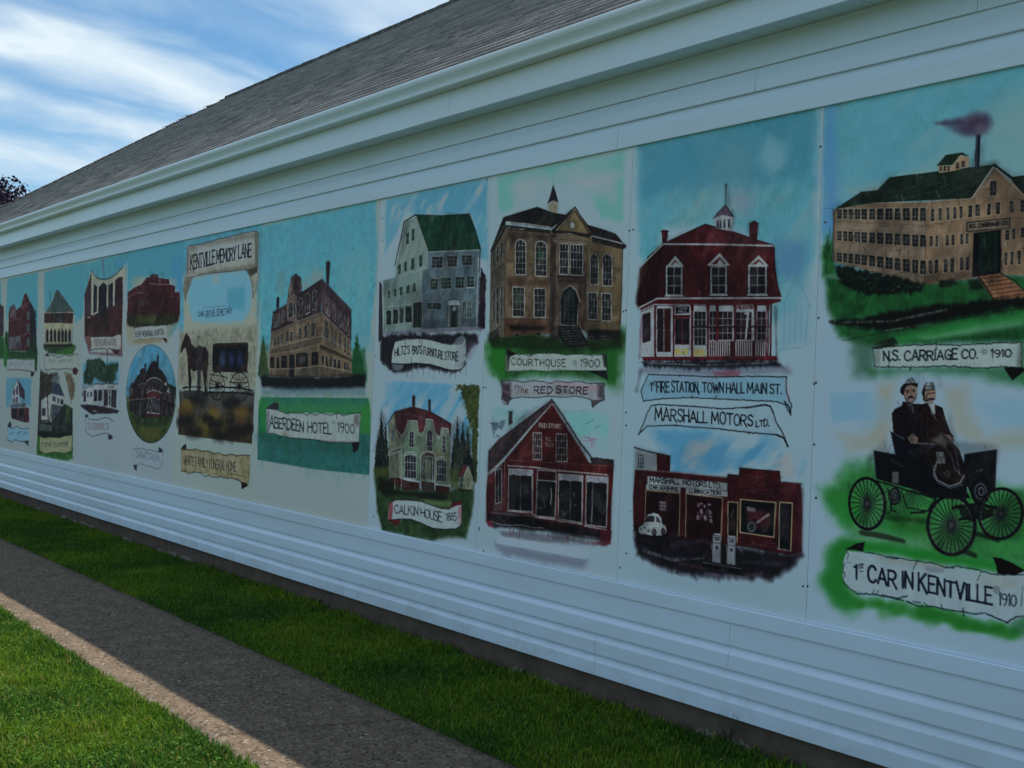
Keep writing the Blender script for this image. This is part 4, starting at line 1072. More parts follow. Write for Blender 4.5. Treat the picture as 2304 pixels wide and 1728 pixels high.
b.poly('90 1215 860 1205 880 1245 500 1262 90 1240', (80, 84, 104), .55, soft=18); b.poly('470 1232 610 1236 600 1262 480 1260', (122, 48, 62), .6, soft=14); b.line('95 1240 75 1330', 24, (66, 78, 92), .5, soft=20); b.line('100 960 90 1160', 16, (96, 52, 70), .5, soft=18); b.line('795 900 800 1170', 12, (40, 40, 52), .5, soft=16)
S1 = '136 1250 300 1255 480 1264 680 1260 852 1262 850 1330 866 1384 880 1412 872 1458 846 1408 800 1390 660 1384 480 1376 360 1370 210 1376 108 1388 97 1332 118 1290'
b.poly(S1, (94, 138, 154), tex=.06); b.poly('840 1262 862 1310 878 1400 850 1395', (150, 120, 140), .4, soft=10); b.poly('150 1255 500 1265 500 1290 160 1280', (118, 120, 140), .4, soft=14)
b.line(S1 + ' 136 1250', 6, INK, .92, jit=1.0, dry=.35); b.line('840 1390 866 1420 874 1460', 9, (24, 28, 36), .9)
for p in ('362 1358 362 1374', '490 1358 480 1380', '486 1262 486 1274', '298 1252 298 1262'): b.line(p, 5, INK)
b.write('1', '144 1334 152 1334', 42, w=5, col=INK); b.write('ST', '158 1300 174 1298', 12, w=3, col=INK, jit=0); b.line('158 1306 174 1305', 2.5, INK, txt=True)
b.write('FIRE STATION,', '179 1340 398 1342', 54, 52, 5.6, (20, 26, 36)); b.write('TOWN HALL', '416 1342 632 1346', 50, 52, 5.6, (20, 30, 44)); b.write('MAIN ST.', '648 1346 826 1350', 50, 52, 5.6, (20, 26, 36))
b.region('painted_fire_station', '72 700 200 570 202 500 240 500 240 545 430 465 470 445 530 370 534 265 542 265 582 436 570 505 655 535 655 465 690 452 710 470 705 555 795 580 826 850 806 890 810 1215 95 1215 85 905', 'painted dark red fire station with white dormers and a belfry')
b.region('caption_banner', S1, 'pale blue ribbon banner naming the first fire station and town hall', 'black painted lettering')
S2 = '150 1412 190 1406 310 1412 420 1420 520 1428 640 1422 740 1406 768 1414 782 1450 800 1500 840 1570 858 1625 838 1580 790 1562 650 1550 480 1530 380 1524 280 1514 200 1516 130 1518 84 1562 112 1500 128 1450'
b.poly(S2, (113, 145, 156), tex=.05); b.line(S2 + ' 150 1412', 7, INK, .92, jit=.8, dry=.35); b.line('640 1424 740 1408 768 1416 784 1450', 9, (30, 34, 42), .8, dry=.3); b.line('800 1562 840 1580 858 1622', 10, INK, .9)
b.poly('260 1518 278 1508 296 1518', INK); b.line('656 1548 656 1560', 5, INK)
b.write('MARSHALL MOTORS', '170 1488 300 1494 440 1502 560 1510 676 1518', 58, 56, 6.4, INK, jit=.06); b.write('LTD.', '694 1522 760 1516', 32, 30, 5.4, INK, jit=.06)
b.region('caption_banner', S2, 'white ribbon banner reading Marshall Motors Ltd. above the garage', 'black painted lettering')
# the garage
b.V(1400, 800, 2.304)
b.poly('130 380 470 380 700 410 830 440 920 490 940 560 900 660 700 600 540 610 260 600 190 520 120 420', (64, 130, 160), .95, soft=34, nz=(7, (5, .06), 40, 2.2))
b.poly('240 430 800 450 860 600 560 610 260 590', (60, 124, 156), .8, soft=40, nz=(12, (6, -.02), 40, 3))
b.poly('150 430 850 450 900 640 560 590 260 590', (150, 138, 122), .55, soft=30, nz=(10, (5, -.12), 40, 3))
b.poly('66 476 186 512 182 604 72 600', (124, 142, 146), tex=.06); b.line('62 476 130 496 250 522', 7, INK, .9); b.pane(84, 514, 24, 66, 2, 3, .1, (24, 30, 36), (110, 128, 132), 4, 3, hi=False)
b.poly('178 508 249 520 248 604 180 600', (72, 22, 30), tex=.3); b.line('180 600 250 602', 3, TRIM, .7)
RB = (72, 20, 26)
b.poly('66 590 250 602 545 632 548 616 606 622 608 583 816 600 820 656 925 664 935 800 930 1020 860 1035 600 985 330 960 60 910 55 760', RB, 1, soft=5, tex=.34)
for k in range(34):
    y = 600 + k * 12; b.line([(70, y), (925, y + 62)], 2, (42, 12, 18), .4, dry=1.2)
b.line('66 590 250 604 545 632', 4, (136, 144, 144), .7, dry=.6); b.line('545 630 548 616 606 622 608 583 816 600 820 656 930 666', 5, (24, 14, 18), .9); b.line('820 656 925 666', 4, (110, 100, 110), .6, dry=1)
b.dabs('620 610 810 620 810 730 620 720', [(112, 84, 92), (120, 110, 116), (40, 14, 18)], 36, 46, 3, (0, 6), .6)
b.dabs('620 950 790 960 780 1000 610 985', [(124, 104, 110), (50, 14, 18)], 30, 40, 3, (0, 8), .6)
b.poly('130 624 545 660 545 702 330 686 130 668', (128, 144, 144), tex=.05); b.line('130 624 545 660 545 702 330 686 130 668 130 624', 3, (50, 54, 60), .8)
b.poly('124 668 302 684 300 708 122 694', (128, 144, 144)); b.poly('330 686 545 704 545 732 330 716', (128, 144, 144))
b.write('MARSHALL MOTORS LTD.', '142 656 300 668 420 680 512 690', 27, 27, 4.2, INK, jit=.05); b.write('CAR WASHING', '142 689 288 702', 16, 16, 3.4, INK, jit=.04); b.write('LUBRICATION', '348 711 508 722', 17, 17, 3.6, INK, jit=.04)
YE = (150, 142, 104)
for (p, x0, x1, y0) in (('122 698 300 714 294 935 118 870', 128, 292, 715), ('332 716 520 738 512 960 328 942', 338, 510, 735)):
    b.poly(p, (40, 12, 18), .97, tex=.4); q = pts_of(p); b.line([q[3], q[0], q[1], q[2]], 5, YE, .9)
    for k in range(1, 5): b.line([(x0, y0 + k * 32), (x1, y0 + k * 32 + 14)], 4, (24, 8, 14), .8)
    for k in range(1, 6): b.line([(x0 + (x1 - x0) * k / 6, y0), (x0 + (x1 - x0) * k / 6, y0 + 190)], 4, (24, 8, 14), .8)
b.poly('192 752 230 756 230 806 194 802', (124, 122, 130), .85, soft=4, nz=(60, (4, .1), 0, 1)); b.poly('388 762 462 768 470 870 386 850', (128, 124, 132), .8, soft=4, nz=(50, (5, .04), 0, 1))
for k in range(3): b.line([(200 + k * 12, 752), (200 + k * 12, 806)], 4, (40, 14, 18)); b.line([(398 + k * 22, 764), (398 + k * 22, 866)], 6, (40, 14, 18))
for k in range(2): b.line([(192, 770 + k * 18), (232, 772 + k * 18)], 4, (40, 14, 18)); b.line([(386, 790 + k * 32), (470, 796 + k * 32)], 7, (40, 14, 18))
b.poly('60 880 120 880 300 940 520 960 540 1000 300 990 80 960', (14, 12, 16), .9, soft=16)
b.poly('546 756 600 760 592 972 540 962', (24, 18, 22), tex=.3); b.line('548 960 548 758 600 762 594 970', 5, YE, .85); b.blob(570, 880, 22, (70, 62, 64), .5, 26); b.line('576 800 566 840', 4, (110, 110, 112), .6); b.line('545 860 590 864', 4, (60, 30, 32), .8)
b.poly('614 745 796 762 786 942 610 916', (18, 20, 22)); b.line('614 745 796 762 786 942 610 916 614 745', 6, YE, .92)
b.poly('640 785 770 805 770 880 720 900 650 900', (72, 28, 34), .9, soft=14, tex=.4); b.poly('645 782 690 790 690 812 648 806', (120, 130, 130), .8, soft=5); b.line('700 865 760 825', 12, (130, 136, 134), .8, dry=.4); b.line('720 850 756 822', 5, (146, 150, 146), .9); b.ell(670, 888, 19, 24, 7, (90, 104, 106), fill=(46, 56, 62)); b.ell(738, 898, 12, 16, 6, (46, 44, 50), fill=(30, 22, 26)); b.line('650 850 690 836 720 850', 8, (112, 52, 56), .7)
b.poly('810 758 882 764 872 1018 802 1006', (20, 22, 26), tex=.3); b.line('812 1004 816 760 882 765 874 1016', 6, YE, .9); b.line('806 1000 872 1012', 9, (132, 138, 130), .85, jit=2, dry=.5); b.line('822 880 868 884', 4, (60, 60, 64)); b.poly('818 790 870 800 860 960 820 940', (48, 46, 58), .6, soft=14)
b.line('800 1006 880 1022 930 1038', 7, (110, 26, 36), .8); b.poly('905 690 935 690 935 1030 905 1030', (70, 40, 56), .5, soft=16)
GR = (26, 22, 30)
b.poly('58 905 250 950 420 965 620 995 800 1020 930 1036 900 1080 830 1130 760 1160 500 1150 360 1145 180 1090 80 1030', GR, .95, soft=20, tex=.4, rag=5)
for p, w, c, a in (('110 1010 260 1060 420 1050', 14, (112, 124, 130), .5), ('260 980 420 960 480 985', 26, (60, 48, 62), .7), ('620 1070 820 1080', 20, (54, 56, 72), .6), ('70 960 200 1000', 18, (14, 12, 18), .8), ('430 1130 620 1150 720 1130', 14, (104, 96, 108), .5), ('300 1080 420 1100', 18, (92, 60, 66), .5), ('250 1030 330 1000 330 1060 420 1010', 4, (14, 14, 18), .8), ('640 1130 760 1140 780 1170', 16, (56, 56, 68), .6), ('200 1110 330 1140', 16, (80, 86, 98), .4)):
    b.line(p, w, c, a, soft=w * .6, dry=.7)
# little white car, pumps
b.poly('85 912 86 892 112 874 120 846 134 824 162 815 186 822 202 842 208 872 224 884 229 906 222 926 190 934 100 930', (128, 144, 142)); b.poly('114 864 128 836 146 830 166 832 166 862', (44, 40, 48)); b.poly('174 834 190 840 200 866 176 864', (70, 68, 76)); b.line('168 832 170 864', 3, (120, 134, 134))
for x, y, r in ((166, 916, 13), (212, 912, 12)): b.ell(x, y, r * .8, r * 1.3, 5, (16, 16, 20), fill=(60, 60, 66))
b.line('150 930 150 900 166 888 184 896 188 930', 3, (60, 66, 70), .8); b.line('100 880 140 876 160 868', 3, (90, 100, 104), .7); b.blob(96, 900, 7, (80, 90, 94), 1); b.blob(138, 908, 7, (80, 90, 94), 1); b.line('90 924 140 932', 5, (40, 42, 48)); b.poly('108 890 122 888 118 900', (30, 30, 36))
b.line('100 936 220 938', 8, (10, 10, 14), .9, soft=5)
b.poly('414 1070 616 1104 612 1136 412 1094', (18, 18, 24)); b.line('416 1072 614 1105', 4, (104, 112, 118), .8, dry=.4)
for x0, x1, y0, y1 in ((470, 514, 924, 1076), (546, 590, 936, 1086)):
    b.poly([(x0, y0 + 6), (x0 + 8, y0 - 3), (x1 - 6, y0), (x1, y0 + 8), (x1 - 2, y0 + 52), (x1 - 5, y1), (x0 - 3, y1 - 6), (x0, y0 + 50)], (118, 130, 134), tex=.1)
    b.line([(x0 + 2, y0 + 8), (x1, y0 + 12)], 5, (60, 66, 72)); b.poly([(x0 + 8, y0 + 16), (x1 - 8, y0 + 18), (x1 - 10, y0 + 36), (x0 + 8, y0 + 34)], (60, 54, 62)); b.line([(x0 + 10, y0 + 26), (x1 - 10, y0 + 28)], 3, (120, 132, 134))
    b.line([(x0, y0 + 46), (x1 - 2, y0 + 50)], 4, (56, 62, 68)); b.ell((x0 + x1) / 2 - 2, y0 + 72, 6, 9, 0, INK, fill=(30, 32, 38)); b.line([(x1 - 3, y0 + 14), (x1 - 5, y1)], 5, (74, 84, 92), .7); b.line([(x0 - 6, y0 + 50), (x0 - 6, y0 + 70), (x0 - 2, y0 + 110)], 4, (90, 98, 100))
b.region('painted_garage', '60 478 66 470 250 515 252 600 545 625 548 612 604 616 606 578 820 596 822 650 935 660 940 1040 620 1110 612 1140 410 1096 300 960 60 935', 'painted red brick garage with two petrol pumps and a small white car')
b.build('mural_board', 'mural board of a dark red fire station above a red motor garage with petrol pumps', 'mural board', GRP, M_paint,
        [(1416, 519), (1425, 517), (1408, 698), (1409, 930 - 2), (1832, 864), (1807, 1319), (1409, 1245), (1832, 1000), (1523, 1289)])
# ------------------------------------------------------------------ board: courthouse above, red store below
b = Board(-5.0125, -3.7885, 235, 640, base=(118, 147, 154))
b.V(1080, 370, 3.16)
TURQ = (86, 148, 142)
b.poly('126 92 480 10 1020 -90 1012 400 960 400 860 380 820 250 760 180 560 130 470 150 380 250 250 270 190 340 140 330', TURQ, 1, soft=26, nz=(5.5, (5.5, .10), 20, 1.7))
b.poly('126 92 480 10 1020 -90 1018 60 600 120 300 160 180 300 130 320', TURQ, .6, soft=34, nz=(7, (4, .10), 10, 1.5))
b.poly('760 170 1010 60 1012 380 900 380 830 330', TURQ, .55, soft=34, nz=(6, (5, .08), 60, 1.6)); b.poly('640 100 1000 60 960 260 760 150', (132, 146, 150), .6, soft=60)
b.poly('200 150 420 90 380 240 230 240', (132, 146, 146), .5, soft=50)
ST, ST2, SDK = (92, 80, 60), (92, 82, 58), (30, 28, 28)
b.poly('60 1240 160 1225 350 1195 560 1250 760 1290 1000 1180 1028 1190 1025 1330 985 1340 960 1560 890 1545 600 1500 300 1520 180 1545 85 1450', (26, 88, 30), .92, soft=46, tex=.3)
b.mist('80 1280 90 1440 180 1540', 60, (28, 104, 32), .5, 14); b.mist('1010 1220 980 1340 950 1540', 60, (26, 92, 32), .5, 14); b.poly('60 1220 330 1190 560 1250 780 1290 1000 1180 1020 1240 1000 1300 560 1330 90 1290', (22, 34, 20), .75, soft=40)
b.poly('85 1300 175 1300 175 1520 90 1440', (30, 110, 30), .8, soft=20); b.poly('905 1330 980 1330 960 1560 905 1550', (26, 100, 30), .7, soft=20)
b.poly('78 610 182 412 182 1100 160 1222 66 1212', (82, 82, 68), tex=.2)
b.poly('182 440 505 480 500 1205 165 1232 168 1090 180 1080', ST, tex=.26); b.poly('505 486 795 500 770 540 745 1180 560 1160 500 1200', (88, 78, 62), tex=.24); b.poly('770 510 1020 590 1005 1100 992 1215 745 1200 760 900', ST2, tex=.22)
for p, c, a, s in (('190 480 500 500 480 560 360 520 220 560', (46, 40, 34), .7, 26), ('330 560 390 560 390 800 330 800', (60, 54, 40), .6, 20), ('190 800 480 820 480 860 190 860', (70, 48, 38), .6, 20), ('172 1090 500 1110 500 1200 172 1220', (82, 54, 40), .8, 14), ('200 1140 480 1150 460 1180 220 1180', (24, 20, 20), .85, 16), ('505 490 545 500 530 1180 500 1180', (46, 40, 34), .8, 14), ('700 700 760 700 740 1180 690 1100', (60, 44, 36), .7, 18), ('545 780 740 790 740 850 550 850', (60, 44, 40), .7, 14), ('770 1170 995 1180 990 1260 760 1250', (20, 22, 20), .9, 14), ('500 1150 570 1150 570 1260 500 1240', (40, 34, 28), .8, 16), ('320 600 400 620 390 700 330 700', (100, 92, 66), .5, 20), ('190 700 500 720 500 760 190 760', (96, 86, 62), .5, 20)):
    b.poly(p, c, a, soft=s, tex=.3)
b.dabs('190 480 500 500 495 1080 180 1080', [(46, 40, 34), (56, 48, 40)], 90, 10, 5, (30, 60), .6); b.dabs('510 520 560 520 545 1150 505 1150', [(36, 32, 30), (120, 110, 90)], 40, 10, 4, (30, 60), .6); b.dabs('770 560 1010 610 990 1180 750 1180', [(50, 44, 36), (108, 98, 70)], 60, 10, 4, (20, 60), .5)
# roofs
b.poly('74 612 165 378 405 304 520 345 605 360 580 400 505 455 300 425 185 406', SDK, tex=.35); b.poly('765 428 880 462 965 492 1034 575 1024 600 910 560 800 535', (38, 34, 36), tex=.35)
b.dabs('200 395 405 312 590 362 510 430', [(58, 60, 58), (20, 20, 22), (52, 64, 58)], 70, 60, 4, (140, 175), .5); b.dabs('770 440 960 490 1010 560 800 520', [(72, 66, 62), (24, 20, 22)], 50, 30, 4, (40, 80), .5)
b.line('165 378 405 304 520 345 605 360', 6, (20, 20, 22)); b.line('185 408 340 424 505 448', 8, (134, 144, 142), dry=.3); b.line('800 510 900 534 1012 562', 8, (134, 144, 142), dry=.3)
b.poly('182 430 500 465 500 492 182 462', (34, 30, 28), .95); b.line('190 452 330 462', 7, (130, 134, 126), .85, jit=2.5, dry=.9); b.poly('74 612 182 414 182 460 84 640', (34, 30, 30), .95); b.line('84 600 178 432', 7, (92, 98, 96), .7, dry=1.2); b.poly('800 522 1026 580 1020 606 800 552', (36, 32, 30), .95); b.dabs('800 525 1020 580 1018 600 800 545', [(100, 98, 84), (60, 56, 48)], 30, 12, 4, (60, 100)); b.blob(1028, 582, 14, (26, 24, 26), 1)
# cupola
b.poly('482 292 516 258 556 268 550 348 512 338 488 322', (122, 124, 102), tex=.12); b.poly('474 292 496 230 520 140 540 200 558 270 516 256 486 278', (36, 38, 44), tex=.25); b.line('522 95 521 145', 2.5, (60, 84, 88), .8)
for k in range(6): b.line([(490, 300 + k * 9), (516, 278 + k * 10)], 3, (60, 60, 52), .7)
b.ell(537, 300, 6, 14, 3, (40, 40, 40)); b.line('516 258 512 338', 3, (60, 58, 50)); b.line('530 270 528 340', 2, (80, 78, 66))
# pediment
b.poly('505 470 545 430 605 360 676 298 706 360 792 470 800 500 770 520 640 488 520 492', (40, 36, 34), tex=.2); b.poly('552 466 620 400 672 336 730 420 770 492 640 474', (96, 86, 56), tex=.2); b.line('545 466 610 400 674 318', 9, (132, 130, 108), dry=.5); b.line('676 318 730 400 782 484', 5, (110, 102, 80), .8); b.line('676 300 720 372 794 470', 7, (24, 22, 24)); b.line('505 478 640 484 775 518', 9, (30, 26, 24)); b.line('540 500 700 520 764 536', 4, (116, 108, 84), .8)
b.ell(657, 433, 21, 28, 6, (28, 28, 28), fill=(110, 122, 116)); b.ell(657, 433, 10, 15, 3, (60, 66, 64), fill=(140, 148, 140)); b.line('657 433 662 416', 2.5, (40, 40, 40)); b.line('657 433 648 440', 2.5, (40, 40, 40))
b.poly('510 520 766 540 762 575 525 556', (98, 92, 72), tex=.15); b.line('520 530 766 548', 4, (50, 44, 38)); b.line('548 556 545 790', 6, (120, 112, 90), .7, dry=.6); b.line('768 540 748 1170', 5, (48, 40, 36)); b.line('505 490 497 1190', 5, (34, 30, 28)); b.line('735 580 728 1100', 7, (112, 104, 84), .6, dry=.8)
b.line('182 680 250 684', 4, (50, 44, 36)); b.line('330 676 390 682', 3, (50, 44, 36)); b.line('470 684 505 676', 4, (50, 44, 36)); b.line('780 710 1000 745', 3, (50, 44, 36), .8); b.line('182 440 176 1085', 4, (44, 42, 38)); b.line('150 1098 500 1100', 4, (40, 36, 32)); b.line('80 780 180 694', 4, (40, 40, 36)); b.line('76 765 180 680', 3, (120, 120, 104), .6); b.line('750 1110 1000 1124', 4, (50, 44, 36)); b.line('1018 600 1000 1000 990 1200', 6, (34, 32, 32))
# windows
WH = (138, 150, 146)
for (x, y, w, h, sl, a) in ((252, 534, 74, 250, 0, 1), (394, 542, 80, 250, .06, 1)): b.pane(x, y, w, h, 3, 6, sl, WH, (30, 34, 34), 7, 3.5, arch=.34); b.ell(x + w / 2, y + 40, w * .62, 56, 0, WH)
for (x, y, w, h) in ((233, 872, 82, 210), (385, 880, 80, 206)): b.pane(x, y, w, h, 3, 4, .02, WH, (32, 34, 36), 7, 3.5)
b.line('262 900 300 902 300 936 262 934', 3, (60, 96, 70), .8); b.blob(270, 960, 24, (50, 80, 54), .6, 50); b.blob(430, 640, 20, (44, 88, 66), .6, 40)
b.pane(566, 562, 62, 218, 3, 4, .06, WH, (28, 30, 34), 6, 4); b.pane(642, 568, 88, 216, 4, 4, .06, WH, (28, 30, 34), 6, 4); b.line('548 796 736 804', 6, (36, 28, 28)); b.line('556 824 726 836', 4, (46, 34, 32)); b.line('556 848 600 862 560 880', 4, (60, 52, 44)); b.line('730 848 700 870 716 880', 4, (60, 52, 44))
for (x, y, w, h) in ((784, 632, 56, 222), (872, 634, 66, 228)): b.pane(x, y, w, h, 3, 5, .03, WH, (30, 30, 36), 6, 3, arch=.36); b.line([(x - 4, y + 60), (x + w * .2, y + 8), (x + w * .6, y - 6), (x + w, y + 12), (x + w + 6, y + 60)], 4, (30, 28, 26), .8)
for (x, y, w, h) in ((769, 910, 64, 192), (866, 916, 66, 196)): b.pane(x, y, w, h, 3, 4, .04, WH, (32, 32, 38), 6, 3)
for (x, y, w, h) in ((118, 585, 14, 120), (148, 555, 14, 118), (92, 620, 12, 110)): b.pane(x, y, w, h, 1, 2, -.6, (120, 126, 116), (36, 36, 40), 4, 3)
for (x, y, w, h) in ((92, 890, 14, 240), (116, 872, 18, 270), (148, 866, 14, 220)): b.pane(x, y, w, h, 1, 3, -.4, (116, 124, 116), (44, 46, 48), 4, 3)
# door, steps
b.poly('572 985 590 905 640 862 680 890 702 985 692 1148 572 1142', (18, 22, 26), tex=.3); b.poly('590 930 640 880 672 920 684 1000 680 1140 586 1130', (26, 44, 36), .7, soft=10)
b.line('568 975 590 900 640 860 684 896 712 975', 8, WH, .9, dry=.3); b.line('566 985 588 905 640 868', 4, (30, 30, 34)); b.line('572 990 572 1140 692 1146 696 990', 6, WH, .85, dry=.5)
for k in range(1, 4): b.line([(572 + k * 30, 920), (572 + k * 30, 1144)], 3, (110, 124, 120), .7, dry=.6)
for k in range(5): b.line([(600, 900 + k * 18), (676, 902 + k * 18)], 3, (110, 124, 120), .6, dry=.6)
for k in range(5): b.line([(574, 1000 + k * 32), (694, 1004 + k * 32)], 3, (100, 116, 112), .5, dry=.8)
b.poly('556 1148 700 1150 775 1288 620 1300 560 1220', (26, 26, 26), .95, tex=.3)
for k in range(7): b.line([(570 + k * 7, 1165 + k * 19), (698 + k * 10, 1160 + k * 19)], 6, (96, 104, 96), .75, jit=1.5, dry=.9)
b.line('698 1150 775 1285', 7, (22, 22, 22)); b.line('556 1150 562 1220 620 1300', 6, (22, 22, 22))
b.poly('60 1260 70 1200 150 1150 172 1160 150 1230', (34, 36, 36), .95); [b.line([(60 + k * 14, 1235 - k * 14), (100 + k * 14, 1225 - k * 14)], 5, (92, 100, 96), .7, dry=.6) for k in range(6)]; b.poly('130 1165 172 1150 168 1230 135 1225', (90, 88, 74), .8)
for x, y in ((245, 1200), (400, 1195), (770, 1222), (862, 1222)): b.pane(x, y, 32, 22, 2, 1, 0, (104, 108, 100), (26, 28, 28), 4, 3, hi=False)
b.poly('70 1245 330 1210 560 1262 560 1320 300 1290 100 1310', (22, 56, 20), .85, soft=22); b.poly('760 1250 1000 1230 990 1300 780 1320', (26, 50, 22), .8, soft=18); b.dabs('70 1240 340 1210 560 1260 540 1310 90 1300', [(30, 80, 26), (16, 30, 14), (60, 70, 34)], 120, 22, 5, (255, 300), .6)
b.region('painted_courthouse', '50 1270 68 1190 74 610 165 375 405 300 470 320 522 130 560 265 560 345 610 352 676 294 770 425 970 488 1042 575 1005 1100 996 1260 780 1300 620 1305 170 1250', 'painted tan stone courthouse with arched windows and a small spire')
B1 = '188 1318 215 1322 262 1348 360 1352 470 1340 620 1354 760 1348 896 1352 900 1430 906 1530 870 1510 810 1484 740 1466 600 1462 500 1470 360 1462 280 1470 178 1470 184 1400'
b.poly(B1, (124, 144, 138), tex=.08); b.poly('186 1318 216 1322 262 1348 214 1368 192 1420', (20, 22, 22), .95, soft=4); b.poly('745 1466 896 1462 908 1532 872 1514 812 1488', (24, 28, 28), .95); b.poly('870 1356 900 1352 902 1450 880 1440', (40, 46, 40), .9, soft=8); b.poly('190 1350 215 1365 205 1460 182 1465', (60, 68, 58), .8, soft=8)
b.line('188 1318 262 1348 300 1352 345 1360 400 1342 470 1346 530 1340 620 1356 700 1348 790 1356 896 1350', 6, (24, 32, 26), .9, jit=1.8, dry=.6); b.line('896 1350 902 1440 906 1528', 7, (22, 24, 24)); b.line('180 1470 280 1468 360 1464 480 1472 560 1462 700 1470 760 1466', 5, (24, 40, 26), .9, jit=1.8, dry=.8); b.line('184 1330 178 1470', 4, (40, 50, 40), .8)
for p in ('348 1372 380 1348', '490 1440 486 1472', '780 1340 800 1366'): b.line(p, 5, (30, 36, 32), .9)
b.write('COURTHOUSE', '224 1424 420 1432 608 1438', 46, 46, 5, (24, 26, 24), jit=.08, track=1.5); copyright_mark(b, 674, 1408, 14); b.write('1900', '716 1436 850 1440', 50, 48, 5, (26, 30, 36))
b.region('caption_banner', B1, 'torn paper banner reading Courthouse 1900', 'black painted lettering')
b.V(1070, 780, 3.16)
B2 = '180 243 260 240 340 254 430 238 520 252 560 238 660 250 740 244 800 256 918 260 912 320 915 376 880 392 832 432 822 378 780 362 690 350 540 356 430 366 330 356 262 368 240 384 232 412 200 406 184 372 196 320'
b.poly(B2, (118, 130, 134), tex=.10)
for p, c, a, s in (('184 250 250 256 250 360 190 350', (50, 42, 52), .85, 22), ('860 262 918 262 912 380 870 360', (58, 52, 60), .8, 20), ('560 280 640 300 700 330 560 344', (78, 88, 84), .6, 16), ('560 250 760 262 880 290 860 320 700 290', (146, 104, 120), .45, 22), ('196 300 240 320 230 360 196 350', (130, 90, 110), .5, 12), ('186 370 196 320 262 366 240 384 232 412', (50, 46, 54), .8, 6), ('822 378 915 376 880 392 832 432', (66, 62, 70), .9, 4)): b.poly(p, c, a, soft=s)
b.line('180 244 260 242 340 252 430 240 520 256 540 262 570 244 660 252 740 246 800 260 920 262', 6, INK, .9, jit=1.8, dry=.6); b.line('184 250 196 320 184 372 200 406 232 412 242 384 262 368 330 358 430 364 520 352 640 362 690 350 780 364 822 378 832 432 880 392 915 376 912 320 918 262', 6, INK, .85, jit=1.2, dry=.4)
b.line('348 262 350 275', 5, (40, 20, 26)); b.line('285 300 276 290 282 276 300 280 310 300 300 332', 5, (86, 34, 44), .95, txt=True); b.line('300 282 340 288', 4, (86, 34, 44), .95, txt=True); b.write('he', '324 332 372 332', 50, w=5, col=(86, 34, 44))
b.write('RED STORE', '416 332 600 330 796 336', 48, 46, 7, (50, 24, 36), jit=.04, track=1.3, slant=.06)
b.region('caption_banner', B2, 'torn paper banner reading The Red Store', 'maroon painted lettering')
b.poly('120 440 370 440 360 500 250 600 130 640', TURQ, .6, soft=18, nz=(12, (4, .1), 40, 1.5)); b.poly('630 460 800 466 950 484 940 730 860 740 820 660 720 640 680 560', (90, 158, 152), .85, soft=16, nz=(8, (3, .18), 20, 1.6))
for p in ('760 640 860 660', '800 640 850 700', '770 670 850 665', '820 680 830 720'): b.line(p, 9, (130, 76, 96), .5, soft=7)
for p in ('780 550 840 520', '850 580 890 556'): b.line(p, 7, (44, 100, 112), .6, soft=5)
b.poly('110 540 210 530 190 640 130 640', (50, 70, 80), .6, soft=16, nz=(30, (6, 0), 60, 1)); b.line('122 500 128 640', 7, (44, 56, 58), .7, dry=.6); b.line('105 545 150 550 215 520', 6, (40, 54, 60), .7, dry=.6)
b.poly('236 470 242 460 262 462 264 545 234 560', (58, 56, 60), tex=.3); b.line('236 462 264 464', 6, (34, 30, 34))
RS = (80, 24, 26)
b.poly('84 925 205 812 206 1190 150 1240 78 1235 74 1050', (76, 24, 30), 1, soft=3, tex=.3)
b.poly('210 812 545 398 812 826 985 838 968 1100 960 1390 800 1350 200 1240', RS, 1, soft=2, tex=.28)
for k in range(30): b.line([(215, 440 + k * 13), (815, 448 + k * 14)], 2, (48, 14, 18), .4, dry=1.3) if k > 0 else None
b.poly('92 742 160 660 540 374 556 392 400 560 86 922', (58, 48, 52), tex=.35); b.poly('210 800 545 405 540 376 560 400 200 830', (46, 40, 44), .6)
b.dabs('100 740 540 380 520 420 100 890', [(84, 74, 74), (36, 30, 34), (72, 62, 60)], 200, 34, 4, (110, 140), .6)
b.line('540 374 640 520 740 680 826 792 980 812', 14, (34, 28, 32), dry=.4, jit=1.5); b.line('84 905 210 790 380 590 545 406', 9, (132, 140, 138), .9, dry=.6); b.line('545 406 640 560 740 720 806 822', 7, (118, 126, 128), .85, dry=.6)
b.poly('812 792 980 812 984 838 826 834', (48, 42, 46), tex=.3); b.line('230 806 420 818 560 826 812 840 980 850', 4, (124, 126, 124), .6, dry=1.0)
b.write('RED STORE', '453 574 608 580', 28, 28, 4, (128, 132, 126), jit=.05, track=1.3); b.write('INC.', '500 668 544 670', 24, 24, 3, (122, 124, 116), jit=.05); b.write('1828', '497 708 550 712', 25, 25, 3, (122, 124, 116), jit=.05)
b.pane(409, 612, 60, 190, 4, 4, .03, WH, (44, 26, 30), 6, 4, hi=False); b.pane(573, 620, 77, 195, 4, 4, .03, WH, (44, 26, 30), 6, 4, hi=False)
b.dabs('240 700 400 640 400 790 230 790', [(130, 60, 64), (140, 130, 130)], 10, 30, 3, (0, 10), .7); b.line('210 812 208 1190', 10, (96, 34, 36), .9, dry=.3); b.line('206 812 200 1180', 3, (128, 120, 120), .6, dry=.7)
b.pane(140, 880, 46, 240, 2, 1, -.35, WH, (34, 30, 34), 6, 4); b.line('130 880 190 840', 7, (120, 130, 132), .8, dry=.4); b.poly('120 1130 190 1120 190 1160 126 1170', (70, 60, 62), .8, soft=8)
b.line('230 846 420 858 580 880 940 912', 9, WH, .9, dry=.3); b.line('230 866 940 924', 3, (36, 16, 20), .8)
